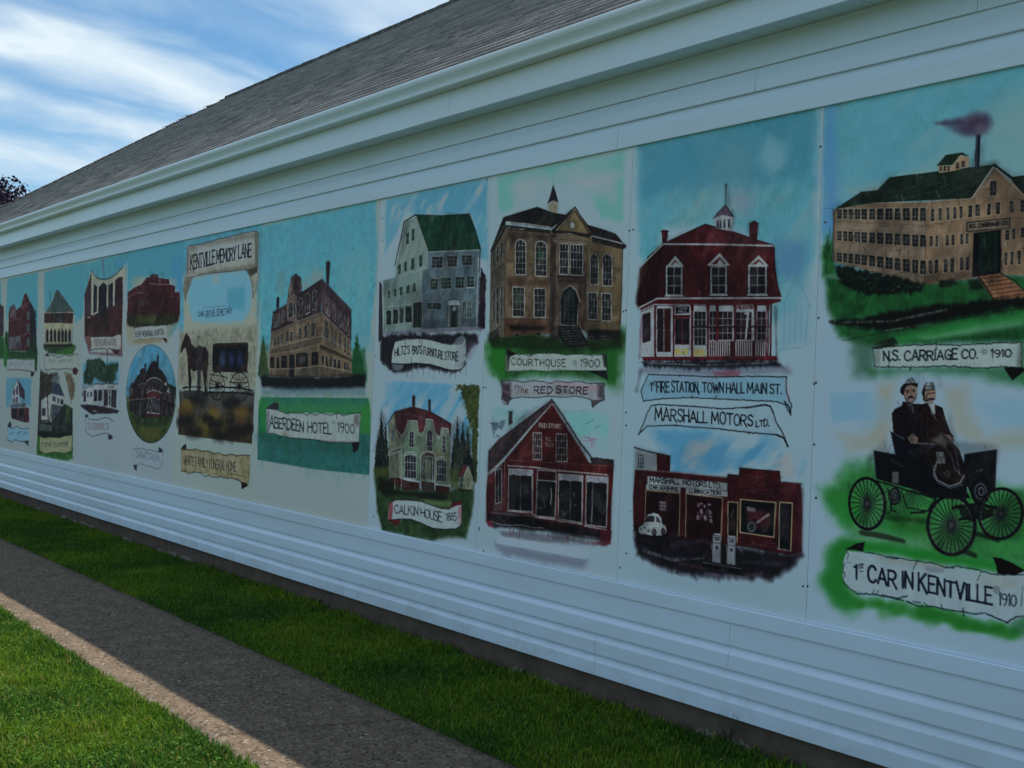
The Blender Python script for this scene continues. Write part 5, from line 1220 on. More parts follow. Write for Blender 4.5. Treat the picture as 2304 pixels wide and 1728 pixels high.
for (p, dv) in (('236 868 406 878 404 1174 232 1162', .5), ('590 905 764 918 756 1252 588 1226', .5), ('788 918 944 930 930 1284 782 1266', .3)):
    q = pts_of(p); b.poly(q, (24, 24, 27), tex=.4); b.line([q[3], q[0], q[1], q[2], q[3]], 8, WH, .9, dry=.25)
    a, c = q[0] + (q[1] - q[0]) * dv, q[3] + (q[2] - q[3]) * dv
    b.poly([q[0], q[1], q[1] + [-6, 44], q[0] + (q[1] - q[0]) * .7 + [0, 34], q[0] + (q[1] - q[0]) * .45 + [0, 46], q[0] + (q[1] - q[0]) * .2 + [0, 34], q[0] + [6, 48]], (120, 128, 134), .92, tex=.2)
    b.line([q[0] + (q[1] - q[0]) * t + [0, 34 + 8 * (k % 2)] for k, t in enumerate(np.linspace(.03, .97, 12))], 5, (142, 150, 150), .8)
    b.line([a + [0, 40], c], 4, (128, 136, 138), .9); b.line([q[1] + [-8, 20], q[1] + (q[2] - q[1]) * .5 + [-4, 0], q[2]], 9, (124, 132, 138), .8, jit=1.6, dry=.4)
b.poly('440 876 574 888 566 1216 430 1200', (24, 24, 27), tex=.3); b.poly('442 880 572 890 570 948 440 940', (56, 20, 26)); b.line('440 876 430 1204 566 1218 574 888 440 876', 7, WH, .9, dry=.3); b.line('438 948 572 958', 7, WH, .9); b.line('504 884 503 942', 3, (110, 60, 64)); b.line('444 965 440 1195', 4, (120, 128, 130), .8, dry=.6)
for p, w, a in (('536 1010 540 1060 534 1120', 9, .8), ('480 1060 492 1140', 10, .5), ('700 1040 704 1070', 7, .8), ('830 1000 826 1100', 4, .8), ('828 1150 820 1240', 6, .7), ('610 1170 640 1190 620 1200', 5, .8), ('700 1130 716 1120', 6, .7), ('612 1056 620 1054', 7, .8), ('440 1140 470 1150', 8, .5), ('660 1160 650 1190', 4, .7)): b.line(p, w, (128, 136, 138), a, dry=.5, jit=1)
for x, y, r in ((280, 1000, 40), (350, 1020, 34), (480, 1050, 36), (650, 1060, 36), (860, 1080, 40), (900, 1150, 30)): b.blob(x, y, r, (64, 64, 68), .5, r * 1.6); b.dabs([(x - r, y - r), (x + r, y - r), (x + r, y + r), (x - r, y + r)], [(100, 106, 108), (60, 40, 40)], 12, 24, 3, (120, 150), .5)
b.blob(585, 1210, 14, (120, 50, 54), .9, 10)
b.line('224 1168 404 1184 430 1206', 9, WH, .9, dry=.4); b.line('200 1190 420 1204', 8, (120, 130, 132), .8, dry=.5); b.line('420 1212 566 1230 590 1240 760 1262', 9, WH, .9, dry=.3); b.line('775 1275 930 1302', 9, WH, .9, dry=.3); b.line('770 930 768 1260', 8, (84, 26, 30))
b.poly('100 1190 230 1180 420 1220 700 1270 960 1320 950 1385 840 1372 520 1320 240 1285 140 1290 78 1240', (22, 20, 26), .92, soft=18, tex=.3); b.line('110 1180 220 1190 300 1200', 16, (104, 112, 112), .5, soft=10, dry=.6)
b.line('110 1240 160 1262 240 1272 330 1268 400 1286 480 1288', 6, (128, 138, 140), .75, jit=1.5, dry=.5); b.line('640 1330 800 1350 930 1368', 8, (110, 122, 130), .6, jit=1.5, dry=.8)
b.poly('70 1230 120 1240 130 1290 90 1275', (110, 30, 42), .85, soft=8, rag=3); b.poly('880 1300 970 1310 960 1400 930 1420 820 1400 900 1380', (96, 28, 42), .85, soft=10, rag=4); b.poly('160 1310 480 1330 900 1390 860 1420 480 1390 200 1350', (72, 70, 80), .6, soft=16, nz=(20, (3, .1), 0, 4))
for x, y, l in ((250, 1290, 60), (272, 1295, 40), (312, 1300, 90), (330, 1300, 40), (515, 1330, 60), (650, 1350, 60), (660, 1350, 40), (800, 1390, 40), (240, 1290, 30), (700, 1370, 40)): b.line([(x, y), (x - 2, y + l)], 9, (108, 40, 54), .7, taper=True, soft=3)
b.poly('140 1400 300 1425 560 1465 780 1500 800 1530 760 1580 500 1540 200 1480 150 1440', (84, 92, 108), .62, soft=34)
b.poly('160 1348 420 1388 640 1420 790 1446 806 1466 800 1492 776 1512 560 1472 340 1432 152 1400 150 1370', (126, 152, 164), .95)
b.poly('160 1350 480 1392 790 1440 790 1450 460 1404 160 1362', (128, 150, 154), .5, soft=6)
b.region('painted_red_store', '70 1235 74 1000 88 735 165 650 232 555 234 460 264 460 266 525 540 370 560 385 690 580 826 788 985 808 975 1100 966 1400 930 1425 800 1405 480 1350 160 1300', 'painted red gabled shop with four tall display windows')
b.build('mural_board', 'mural board of a tan courthouse with a spire above a small red gabled store', 'mural board', GRP, M_paint,
        [(1416, 519), (1403, 701), (1088, 1240), (1093, 872), (1110, 843), (1395, 1277), (1078, 1192), (1409, 957)])

# ------------------------------------------------------------------ board: furniture store above, mansard house below
b = Board(-6.2755, -5.014, 195, 560, base=(118, 146, 154))
b.V(830, 390, 3.16)
BL = (72, 136, 154)
b.poly('120 190 400 125 840 40 846 620 790 600 730 290 340 296 250 330 120 560', BL, .95, soft=20, nz=(14, (5.5, .12), 48, 4))
b.poly('400 125 840 40 830 280 720 290 340 296 200 250', (60, 128, 156), .5, soft=30); b.poly('160 230 820 80 780 280 330 290 140 480', (126, 146, 148), .75, soft=20, nz=(22, (7, -.08), 50, 5))
for p in ('110 545 200 440', '150 380 210 320', '230 250 300 190', '170 440 240 350', '150 250 180 210', '190 320 230 260'): b.line(p, 12, (74, 124, 150), .6, soft=5, taper=True)
GL_, GF = (96, 122, 116), (72, 96, 104)
b.poly('796 668 832 730 826 1100 770 1098', (34, 26, 36), .95, soft=3, rag=3); b.line('800 680 838 770', 8, (34, 26, 36), .8, jit=2); b.poly('74 765 92 790 102 1180 68 1200 72 900', (40, 34, 46), .9, soft=4)
b.poly('335 300 420 558 418 676 376 682 378 905 374 1108 105 1132 104 765 186 745 194 650 250 346', GL_, tex=.1); b.poly('420 558 796 546 776 1092 376 1108 376 682 418 676', GF, tex=.14); b.poly('104 765 376 690 376 900 104 960', (90, 118, 112), .7, soft=14)
b.poly('330 294 520 300 716 288 760 400 800 542 600 550 422 558 380 430', (20, 62, 44), tex=.3); b.dabs('350 305 705 300 780 530 430 545', [(34, 84, 56), (12, 42, 34), (44, 92, 64)], 160, 20, 5, (60, 90), .5)
b.line('330 294 520 300 716 288 798 542', 5, (18, 34, 30)); b.line('184 655 252 345 332 294 424 556', 10, (26, 34, 34)); b.line('196 650 258 352 336 304 420 556', 5, (136, 148, 146), .9); b.line('420 560 600 552 796 546', 5, (126, 142, 142)); b.line('418 560 416 676 372 684 374 905', 5, (128, 144, 142), .9); b.line('186 748 280 712 376 684', 4, (120, 138, 134), .8); b.line('104 768 190 744', 3, (60, 80, 80)); b.line('780 600 764 1090', 12, (118, 134, 138)); b.line('104 770 100 1130', 6, (124, 140, 140)); b.line('792 548 780 700', 6, (40, 50, 56))
DG = (32, 44, 44)
for (x, y, w, h, nx, ny, s) in ((447, 590, 80, 85, 3, 3, -.02), (556, 586, 72, 80, 3, 3, -.02), (661, 581, 73, 74, 3, 3, -.02), (438, 746, 54, 84, 3, 3, -.02), (512, 740, 74, 84, 3, 3, -.02), (614, 734, 64, 84, 3, 3, -.02), (697, 730, 52, 84, 2, 3, -.02), (417, 918, 98, 52, 3, 1, 0)): b.pane(x, y, w, h, nx, ny, s, (118, 138, 134), (38, 40, 46) if y < 600 else DG, 4, 3)
b.line('694 814 748 812', 7, (140, 156, 154)); b.blob(540, 780, 30, (30, 76, 50), .5); b.blob(640, 770, 26, (30, 76, 50), .5)
for (x, y, w, h, s) in ((264, 428, 22, 84, -.5), (304, 398, 20, 86, -.5), (206, 652, 22, 70, -.4), (251, 630, 20, 72, -.4), (299, 606, 24, 84, -.35), (356, 584, 26, 84, -.3), (133, 836, 18, 56, -.3), (178, 824, 18, 56, -.3), (218, 810, 22, 60, -.3), (265, 798, 24, 60, -.3), (312, 782, 22, 66, -.3)): b.pane(x, y, w, h, 2, 2, s, (118, 140, 134), (24, 56, 48), 3, 2)
for (x, y, w, h) in ((123, 975, 36, 105), (171, 968, 38, 106), (216, 958, 32, 110), (258, 948, 48, 116)): b.pane(x, y, w, h, 1, 1, -.1, (120, 140, 136), (26, 40, 40), 4, 2)
for k in range(9): b.line([(220, 966 + k * 12), (246, 962 + k * 12)], 3, (110, 130, 130), .7)
b.line('120 955 312 926', 5, (112, 132, 130), .9); b.line('120 968 312 940', 3, (30, 48, 46), .8); b.poly('316 915 380 908 378 1096 314 1098', (36, 48, 46), tex=.3); b.line('316 918 380 908 378 1096', 5, (120, 138, 134)); b.poly('325 925 370 920 350 970', (20, 24, 28), .9); b.line('345 970 340 1090', 3, (70, 90, 86))
b.poly('556 940 566 904 600 896 640 900 654 936', (112, 130, 130), tex=.1); b.line('554 945 564 904 600 895 642 900 656 940', 5, (28, 36, 40)); b.poly('556 940 654 938 650 1094 552 1096', (26, 38, 36), tex=.3)
for k in range(11): b.line([(560, 950 + k * 14), (576, 944 + k * 14)], 7, (128, 146, 144), .8); b.line([(634, 950 + k * 14), (650, 944 + k * 14)], 7, (128, 146, 144), .8)
b.line('590 960 586 1090', 3, (80, 100, 96)); b.line('625 955 622 1090', 4, (60, 90, 76)); b.blob(606, 962, 12, (120, 140, 140), .8, 16)
b.pane(664, 910, 28, 112, 2, 1, 0, (118, 138, 136), (46, 62, 64), 3, 4); b.pane(698, 910, 30, 112, 2, 3, 0, (118, 138, 136), (46, 62, 64), 3, 4)
b.poly('390 1040 550 1040 550 1100 376 1108', (40, 56, 62), .5, soft=16); b.poly('660 1030 764 1030 762 1094 656 1094', (44, 54, 56), .5, soft=14)
b.poly('98 1130 376 1108 780 1092 812 1098 804 1122 600 1130 200 1150 96 1150', (84, 90, 104), .9, soft=6, tex=.2); b.line('98 1140 300 1146 540 1132 806 1116', 9, (120, 134, 140), .8, dry=.5)
b.poly('92 1160 160 1146 600 1140 776 1138 776 1200 730 1230 690 1310 690 1360 620 1425 380 1380 240 1410 170 1416 80 1330', (28, 28, 34), .94, soft=14, tex=.3, rag=5); b.poly('700 1200 800 1130 760 1260 700 1350', (90, 88, 108), .45, soft=22, nz=(30, (3, 0), 80, 3)); b.line('82 1170 84 1320', 22, (44, 44, 52), .6, soft=14)
for k in range(14): b.line([(200 + k * 38, 1360 + (k % 3) * 14), (196 + k * 38, 1420 + (k % 4) * 12)], 14, (80, 80, 92), .35, soft=10)
B1 = '188 1196 260 1178 360 1174 440 1184 520 1206 592 1216 640 1160 684 1166 690 1250 690 1330 660 1392 600 1402 540 1388 440 1358 330 1350 250 1358 236 1392 206 1410 172 1398 160 1350 168 1270'
b.poly(B1, (124, 146, 144), tex=.06); b.poly('592 1216 628 1170 660 1150 688 1172 668 1214 630 1222', (78, 90, 96), tex=.1); b.poly('160 1352 250 1356 240 1386 206 1408 174 1394', (78, 92, 98)); b.poly('620 1220 690 1180 690 1340 650 1390 600 1396 625 1300', (100, 116, 120), .5, soft=20)
b.line('188 1200 210 1190 258 1184 360 1176 440 1186 520 1208 592 1220', 5, INK, .85, jit=1.2, dry=.6); b.line('592 1216 628 1168 660 1150 686 1168', 4, INK, .8); b.line('156 1352 250 1358 330 1350 440 1360 540 1390 600 1404 660 1392 688 1340', 9, INK, .92, jit=1.0, dry=.3); b.line('160 1356 174 1394 206 1410 238 1390 252 1360', 5, INK, .85)
for p in ('256 1180 258 1214', '356 1172 362 1206', '378 1176 376 1214', '484 1196 482 1216', '300 1310 302 1348', '676 1230 690 1200', '676 1300 692 1280', '660 1360 686 1330'): b.line(p, 6, INK, .85)
b.write("HILTZ'S", '184 1298 290 1280', 52, 52, 5.6, INK, jit=.07); b.write("BRO'S", '310 1284 376 1282', 52, 52, 5.6, INK, jit=.06); b.write('FURNITURE', '390 1290 450 1298 528 1322', 54, 54, 5.6, INK, jit=.06); b.write('STORE', '540 1322 634 1334', 54, 56, 5.6, INK, jit=.06)
b.region('caption_banner', B1, "curled paper banner reading Hiltz's Bro's Furniture Store", 'black painted lettering')
b.region('painted_furniture_store', '98 1140 100 765 184 745 190 640 248 345 330 290 720 284 804 542 790 700 838 740 828 1105 376 1114', 'painted grey four storey furniture store with a green roof')
b.V(820, 770, 3.16)
b.poly('150 284 420 290 700 304 812 312 800 620 760 760 620 620 160 600 100 540', (64, 134, 164), .9, soft=14, nz=(12, (5, .14), 44, 3)); b.poly('160 300 700 310 690 560 180 560', (126, 148, 152), .7, soft=22, nz=(18, (6, -.06), 46, 4)); b.poly('150 284 520 292 500 420 150 460', (70, 134, 160), .45, soft=24)
OLV = (52, 66, 26)
b.poly('655 304 816 310 806 700 800 1000 776 990 760 760 768 660 742 560 716 440 690 350', OLV, .95, soft=6, tex=.4, rag=6); b.dabs('650 300 816 308 804 700 790 900 760 700 740 540 690 400', [(62, 80, 30), (34, 46, 22), (92, 108, 48), (40, 66, 40)], 170, 30, 8, (90, 160)); b.dabs('700 420 760 560 770 700 740 640', [(126, 146, 140), (60, 74, 36)], 30, 18, 6)
CON = (24, 38, 32)
for x, y, w, h in ((122, 480, 46, 420), (95, 640, 30, 280), (150, 560, 34, 320), (660, 530, 50, 460), (700, 560, 56, 430), (735, 590, 50, 400), (640, 640, 40, 340)):
    b.poly([(x, y), (x + w * .35, y + h * .4), (x + w, y + h), (x - w, y + h), (x - w * .35, y + h * .4)], CON, .95, soft=4, tex=.4, rag=4); b.dabs([(x, y), (x + w, y + h), (x - w, y + h)], [(34, 54, 42), (14, 24, 24), (50, 66, 50), (96, 116, 108)], 60, 20, 6, (60, 120), .8)
b.poly('66 900 170 870 180 980 400 1050 600 1060 780 1000 776 1130 760 1250 720 1390 600 1380 480 1410 300 1380 130 1340 90 1200 80 1050', (34, 62, 30), .95, soft=22, tex=.35); b.poly('66 900 170 890 170 960 80 960', (76, 88, 36), .8, soft=16); b.poly('600 900 680 900 670 1050 610 1040', (60, 76, 34), .8, soft=16)
b.poly('100 960 200 990 240 1080 160 1100 90 1040', (18, 28, 18), .8, soft=18); b.poly('160 1060 560 1070 600 1130 400 1110', (20, 30, 20), .85, soft=16); b.poly('400 1120 620 1130 620 1180 480 1160', (96, 122, 70), .6, soft=18); b.dabs('80 920 780 1040 720 1380 130 1330', [(48, 84, 38), (20, 40, 24), (86, 100, 46), (30, 60, 44)], 200, 24, 6, (240, 300), .6)
# house
b.poly('168 582 190 530 214 494 280 476 345 460 460 490 540 530 620 582 604 720 520 690 430 640 260 664', (76, 38, 44), tex=.3); b.line('168 582 214 494 345 460 460 490 620 582', 5, (40, 22, 28)); b.poly('338 384 352 374 362 386 360 464 340 464', (54, 38, 44), tex=.2); b.poly('452 412 462 402 472 412 472 494 454 486', (54, 38, 44), tex=.2); b.line('214 512 340 516 420 540', 4, (118, 110, 110), .7, dry=.8)
b.poly('170 582 214 512 262 664 264 962 176 962', (98, 112, 88), tex=.2); b.poly('214 512 262 640 250 690 222 610', (72, 40, 44), .9)
b.poly('262 664 300 640 420 640 500 640 612 720 604 1012 500 1008 390 985 266 968', (82, 108, 88), tex=.2); b.poly('500 690 612 720 604 1012 500 1000', (100, 110, 72), .6, soft=10)
for q in ('266 664 286 640 300 600 308 556 374 560 380 610 388 660 400 664', '404 664 424 630 434 590 438 546 486 552 492 600 505 650 526 690', '526 690 542 660 548 610 596 614 604 680 612 720'):
    P = pts_of(q); b.poly(np.vstack([P, P[-1:] + [0, 60], P[:1] + [0, 60]]), (90, 114, 94), tex=.2); b.line(q, 6, (140, 152, 146), .95); b.line(P + [0, 12], 3, (50, 64, 56), .7); b.line(P + [0, 20], 2.5, (132, 144, 138), .7)
b.line('226 620 262 664 270 660', 5, (136, 148, 142)); b.line('170 590 214 512', 4, (136, 148, 142), .8); b.line('398 664 392 985', 4, (50, 66, 56), .7); b.line('524 690 500 800', 4, (110, 124, 100), .7); b.line('612 720 604 1010', 6, (110, 122, 110)); b.line('262 664 264 964', 5, (124, 138, 128), .8)
for (x, y, w, h) in ((318, 628, 34, 118), (444, 620, 40, 160), (554, 664, 24, 126)): b.pane(x, y, w, h, 2, 4, .04, WH, (40, 44, 50), 5, 3, arch=.4)
b.pane(286, 796, 82, 170, 4, 3, .06, WH, (36, 42, 48), 6, 5, arch=.2); b.line('280 806 300 780 350 784 372 812', 6, WH); b.line('276 966 368 984', 8, WH); b.pane(512, 830, 70, 160, 4, 3, .06, WH, (36, 42, 48), 6, 5, arch=.2); b.line('506 836 530 812 566 818 586 846', 6, WH); b.line('500 1006 602 1022', 8, WH)
b.poly('404 812 500 822 496 980 404 970', (52, 60, 58), tex=.3); b.poly('396 816 420 786 450 778 490 790 506 818 450 806', (76, 50, 52), tex=.2); b.line('394 820 420 790 450 776 490 790 508 820', 5, WH); b.line('400 784 480 776', 4, WH, .8)
for x in (400, 416, 486, 500): b.line([(x, 820), (x - 2, 1040)], 6, WH, .9, dry=.3)
b.poly('430 830 470 834 468 976 430 972', (84, 92, 76), tex=.2); b.line('430 830 430 974', 3, WH, .7); b.line('470 834 468 976', 3, WH, .7)
b.pane(186, 620, 26, 100, 2, 2, -.5, (120, 132, 124), (84, 96, 100), 3, 3)
b.poly('164 800 190 764 256 748 258 772 200 782', (84, 90, 80), tex=.2); b.line('164 802 190 766 256 748', 5, WH); b.line('170 806 210 790 258 776', 5, WH)
for x in (180, 196, 214, 250): b.line([(x, 795), (x + 2, 965)], 5, WH, .85, dry=.4)
b.poly('222 795 250 780 250 960 224 958', (84, 100, 84), .8)
b.poly('176 964 240 962 300 985 390 1000 390 1046 300 1052 230 1020 180 990', (64, 28, 30), tex=.3); b.poly('504 1018 604 1028 602 1072 510 1066', (70, 28, 30), tex=.3); b.poly('400 985 500 1000 500 1066 410 1054', (46, 40, 36)); [b.line([(410, 990 + k * 14), (498, 1000 + k * 14)], 4, (96, 92, 84), .7, dry=.6) for k in range(5)]
for x in (216, 262, 404, 500): b.line([(x, 970), (x, 1050)], 7, WH, .8, dry=.4)
b.dabs('180 1000 600 1040 600 1080 200 1060', [(24, 44, 28), (40, 66, 36)], 60, 22, 7, (240, 300))
b.poly('666 946 700 876 738 872 712 950 690 958', (80, 40, 46), tex=.3); b.poly('700 1044 708 950 738 878 768 962 766 1048', (98, 116, 86), tex=.2); b.line('700 1046 706 952 738 880 768 964 766 1048', 5, WH, .9); b.pane(722, 950, 30, 90, 2, 2, 0, WH, (90, 104, 76), 4, 3, arch=.9); b.pane(676, 962, 24, 70, 2, 2, 0, WH, (40, 50, 44), 3, 3); b.line('668 1046 768 1056', 8, (60, 30, 34))
b.region('painted_mansard_house', '80 960 70 760 90 640 122 470 165 560 214 490 340 455 350 370 365 460 450 480 460 400 475 490 625 580 660 520 740 590 790 860 800 1000 770 1060 600 1080 390 1060 170 1000', 'painted green house with a dark red mansard roof among conifers')
B2 = '176 1144 220 1122 300 1122 400 1132 470 1156 540 1180 604 1186 640 1160 690 1152 692 1230 690 1300 650 1326 560 1330 480 1320 400 1282 330 1258 270 1256 236 1300 200 1284 168 1262 170 1200'
b.poly(B2, (124, 146, 146), tex=.06); b.poly('174 1146 200 1136 204 1180 196 1262 168 1262', (122, 54, 62), .85, soft=4, nz=(30, (3, .2), 30, 2)); b.poly('170 1264 262 1256 236 1302 200 1284', (92, 28, 34)); b.poly('604 1186 632 1140 690 1128 692 1156 650 1164', (96, 30, 36)); b.poly('664 1180 692 1156 692 1300 664 1290', (130, 84, 92), .7, soft=5, nz=(30, (4, .1), 20, 2))
b.line('176 1146 220 1122 300 1122 400 1132 470 1156 540 1182 604 1188 630 1142 690 1128', 6, (60, 22, 30), .9, jit=.8); b.line('170 1264 262 1256 330 1258 400 1284 480 1320 560 1330 650 1326 690 1298 692 1130', 6, (26, 24, 34), .92, jit=.8); b.line('170 1264 200 1284 236 1302 262 1258', 4, (60, 20, 26), .9)
b.write('CALKIN HOUSE', '214 1214 280 1222 378 1230 440 1246 548 1280', 58, 66, 6, INK, jit=.05, track=.8); copyright_mark(b, 572, 1216, 9); b.write('1885', '584 1266 654 1268', 52, 52, 5, INK)
b.region('caption_banner', B2, 'red edged ribbon banner reading Calkin House 1885', 'black painted lettering')
b.build('mural_board', 'mural board of a grey store with a green roof above a green mansard roofed house', 'mural board', GRP, M_paint,
        [(861, 541), (862, 401 + 90), (841, 1162), (1096, 404), (1079, 1192 - 4), (1088, 872), (1093, 650), (845, 800)])
# ------------------------------------------------------------------ board: hotel
CRM = (118, 140, 134)
b = Board(-8.09, -6.277, 200, 480, base=(118, 140, 136))
b.loose = .45
b.V(560, 500, 3.456)
HB = (66, 138, 150)
b.poly('82 40 400 -40 985 -170 1002 200 985 500 950 800 940 960 880 1000 90 1010 84 600', HB, 1, soft=22, tex=.08)
b.poly('82 40 985 -160 985 300 700 420 90 420', (66, 136, 158), .5, soft=60, nz=(3, (2.5, 0), 90, 2.5)); b.poly('90 400 940 200 940 880 90 900', (84, 142, 146), .55, soft=60, nz=(5, (4, -.06), 80, 3)); b.poly('860 890 990 880 980 1000 880 1010', (94, 138, 146), .7, soft=30)
b.line('364 150 352 560', 8, (64, 132, 152), .4, soft=5); b.blob(530, 430, 50, (116, 126, 116), .6, 60); b.blob(440, 490, 40, (112, 124, 116), .6); b.blob(250, 470, 40, (86, 124, 124), .5, 90)
# evergreens
for x, y, w, h, c in ((112, 880, 44, 310, (36, 66, 34)), (840, 870, 62, 330, (22, 68, 36))):
    b.poly([(x, y), (x + w * .4, y + h * .4), (x + w, y + h), (x - w, y + h), (x - w * .4, y + h * .4)], c, .95, soft=12, tex=.4, rag=6); b.dabs([(x, y), (x + w, y + h), (x - w, y + h)], [(20, 50, 26), (44, 96, 40), (90, 96, 40), (18, 36, 28)], 70, 24, 6, (40, 140), .8)
b.poly('800 1000 900 980 920 1240 800 1220', (20, 84, 40), .7, soft=26); b.poly('88 960 150 950 160 1190 84 1190', (60, 82, 40), .5, soft=22)
PU, PU2, TN, TN2 = (52, 40, 48), (62, 48, 56), (94, 84, 66), (98, 86, 64)
b.poly('170 862 186 700 240 670 296 636 372 540 412 545 570 443 562 704 372 770 300 810', PU, tex=.3); b.poly('566 443 796 680 792 922 566 702', PU2, tex=.3)
b.poly('174 864 372 772 566 704 552 1000 545 1205 330 1205 156 1194 160 1000', TN, tex=.26); b.poly('564 704 792 922 798 1080 802 1190 545 1205 552 960', TN2, tex=.26)
b.line('186 704 240 672 296 638', 6, (30, 24, 32)); b.line('412 546 568 443 796 682 794 924', 7, (28, 24, 32)); b.line('575 460 640 520 790 690', 4, (110, 106, 110), .7, dry=.5); b.line('172 864 290 816 372 772 566 704 792 922', 6, (112, 104, 88), .8, dry=.4); b.line('172 874 372 784 566 716 790 936', 5, (50, 42, 38), .8); b.line('566 450 562 704 550 1000 545 1204', 4, (60, 52, 46), .8)
# tower
b.poly('300 602 318 480 330 428 366 402 402 436 410 480 412 545 372 560 372 770 296 768', (64, 50, 58), tex=.3); b.poly('296 600 340 560 372 580 374 770 294 770', (84, 76, 70), tex=.2); b.poly('304 540 318 480 328 440 336 520 318 580', (120, 110, 92), .8); b.line('300 604 306 540 330 428 366 402 404 436 412 545', 5, (26, 22, 30)); b.poly('350 440 368 430 384 520 352 540', (44, 34, 44), .8); b.line('338 440 342 550', 4, (112, 106, 100), .8); b.line('400 450 406 540', 4, (112, 106, 100), .7); b.line('296 604 344 560 376 578', 5, (120, 112, 92), .8)
b.poly('598 322 606 304 616 298 628 304 632 320 622 495 602 470', (44, 34, 42), tex=.2); b.line('604 330 606 470', 3, (90, 84, 84), .6); b.poly('214 600 218 584 228 576 238 590 236 664 214 684', (40, 32, 42))
LW = (122, 126, 112)
for (x, y, w, h, s) in ((194, 722, 18, 96, -.45), (221, 716, 18, 90, -.45), (254, 696, 20, 84, -.45), (306, 622, 34, 126, -.3), (345, 625, 16, 106, -.3), (388, 594, 30, 140, -.4), (438, 560, 36, 152, -.4), (495, 530, 30, 156, -.4)): b.pane(x, y, w, h, 2, 3, s, LW, (40, 40, 46), 5, 3, arch=.4)
b.line('440 720 475 700', 6, (128, 134, 124))
for (x, y, w, h) in ((592, 570, 14, 130), (610, 580, 18, 140), (650, 620, 26, 130), (695, 676, 22, 126), (716, 700, 10, 100), (736, 712, 18, 120), (766, 744, 12, 130)): b.pane(x, y, w, h, 2, 3, .9, LW, (62, 52, 60), 4, 3, arch=2)
for (x, y, w, h, s, a) in ((190, 892, 18, 72, -.3, 0), (219, 882, 14, 72, -.3, 0), (248, 868, 16, 74, -.3, 0), (288, 846, 24, 86, -.25, .4), (318, 850, 24, 78, -.25, .4), (387, 822, 23, 92, -.25, .4), (430, 800, 24, 104, -.25, .4), (484, 776, 26, 116, -.25, .4)): b.pane(x, y, w, h, 2, 3, s, LW, (38, 38, 42), 4, 3, arch=a)
for (x, y, w, h) in ((586, 752, 34, 150), (640, 800, 14, 150), (668, 830, 14, 130), (700, 850, 20, 130), (740, 890, 16, 120), (765, 920, 14, 110)): b.pane(x, y, w, h, 2, 3, .6, LW, (50, 48, 50), 4, 3)
# balconies and arcade
b.poly('160 985 372 930 572 886 560 944 372 990 160 1030', (72, 66, 54), .6, tex=.3); b.line('160 985 372 930 572 886 690 950 792 1010', 5, (124, 128, 110), .85, dry=.3); b.line('156 1032 372 996 552 944 690 1000 800 1062', 6, (118, 112, 90), .85, dry=.3); b.line('158 1016 372 976 556 930', 4, (60, 54, 46), .7); b.poly('552 944 800 1062 800 1084 552 984', (54, 46, 38), .8, tex=.3)
for k in range(24): b.line([(166 + k * 17, 990 - k * 4.2), (166 + k * 17, 1024 - k * 3.6)], 2, (104, 108, 94), .55)
for k in range(16): b.line([(578 + k * 13, 896 + k * 7.3), (578 + k * 13, 948 + k * 6.6)], 2, (104, 108, 94), .55)
for (x, y, w, h) in ((165, 1046, 36, 92), (213, 1046, 24, 92), (250, 1036, 50, 100), (366, 1014, 94, 116), (485, 1006, 56, 108)): b.pane(x, y, w, h, 1, 1, -.06, (96, 84, 62), (28, 24, 28), 5, 2, arch=.3)
b.poly('312 1030 356 1026 354 1205 310 1205', (26, 28, 36), .95); b.line('318 1040 318 1204', 5, (62, 74, 80), .8); b.blob(415, 1060, 30, (70, 76, 76), .7, 36)
for (x, y, w, h) in ((566, 1028, 18, 82), (596, 1036, 18, 82), (628, 1048, 18, 76), (656, 1058, 24, 72), (690, 1066, 24, 70), (738, 1082, 20, 62), (764, 1090, 14, 58)): b.pane(x, y, w, h, 2, 1, .3, (124, 126, 110), (30, 28, 32), 4, 2, arch=.4)
b.line('160 1030 330 1010 480 1000 552 984', 6, (96, 82, 58), .8, dry=.4); b.line('160 1142 300 1140 360 1140 550 1116 690 1140 800 1168', 5, (120, 124, 108), .8, dry=.3); b.poly('160 1146 310 1144 310 1200 160 1194', (78, 72, 58), .7, tex=.3); b.poly('360 1142 546 1122 546 1204 360 1204', (70, 68, 58), .7, tex=.3); b.poly('552 1120 800 1172 800 1192 548 1204', (76, 72, 56), .7, tex=.3)
for x in (160, 205, 242, 302, 360, 474, 548, 588, 620, 682, 730, 786): b.line([(x, 1030 if x < 550 else 1010 + (x - 550) * .25), (x, 1204)], 5, (112, 108, 88), .75, dry=.4)
b.poly('84 1190 330 1200 560 1206 800 1190 910 1180 905 1290 700 1300 330 1310 100 1280', (18, 22, 28), .94, soft=20, tex=.2); b.poly('90 1290 900 1290 900 1345 100 1350', (78, 108, 124), .7, soft=24)
b.line('315 1050 312 1440', 4, (60, 80, 86), .35, soft=3); b.line('700 560 985 560', 1, HB, .01)
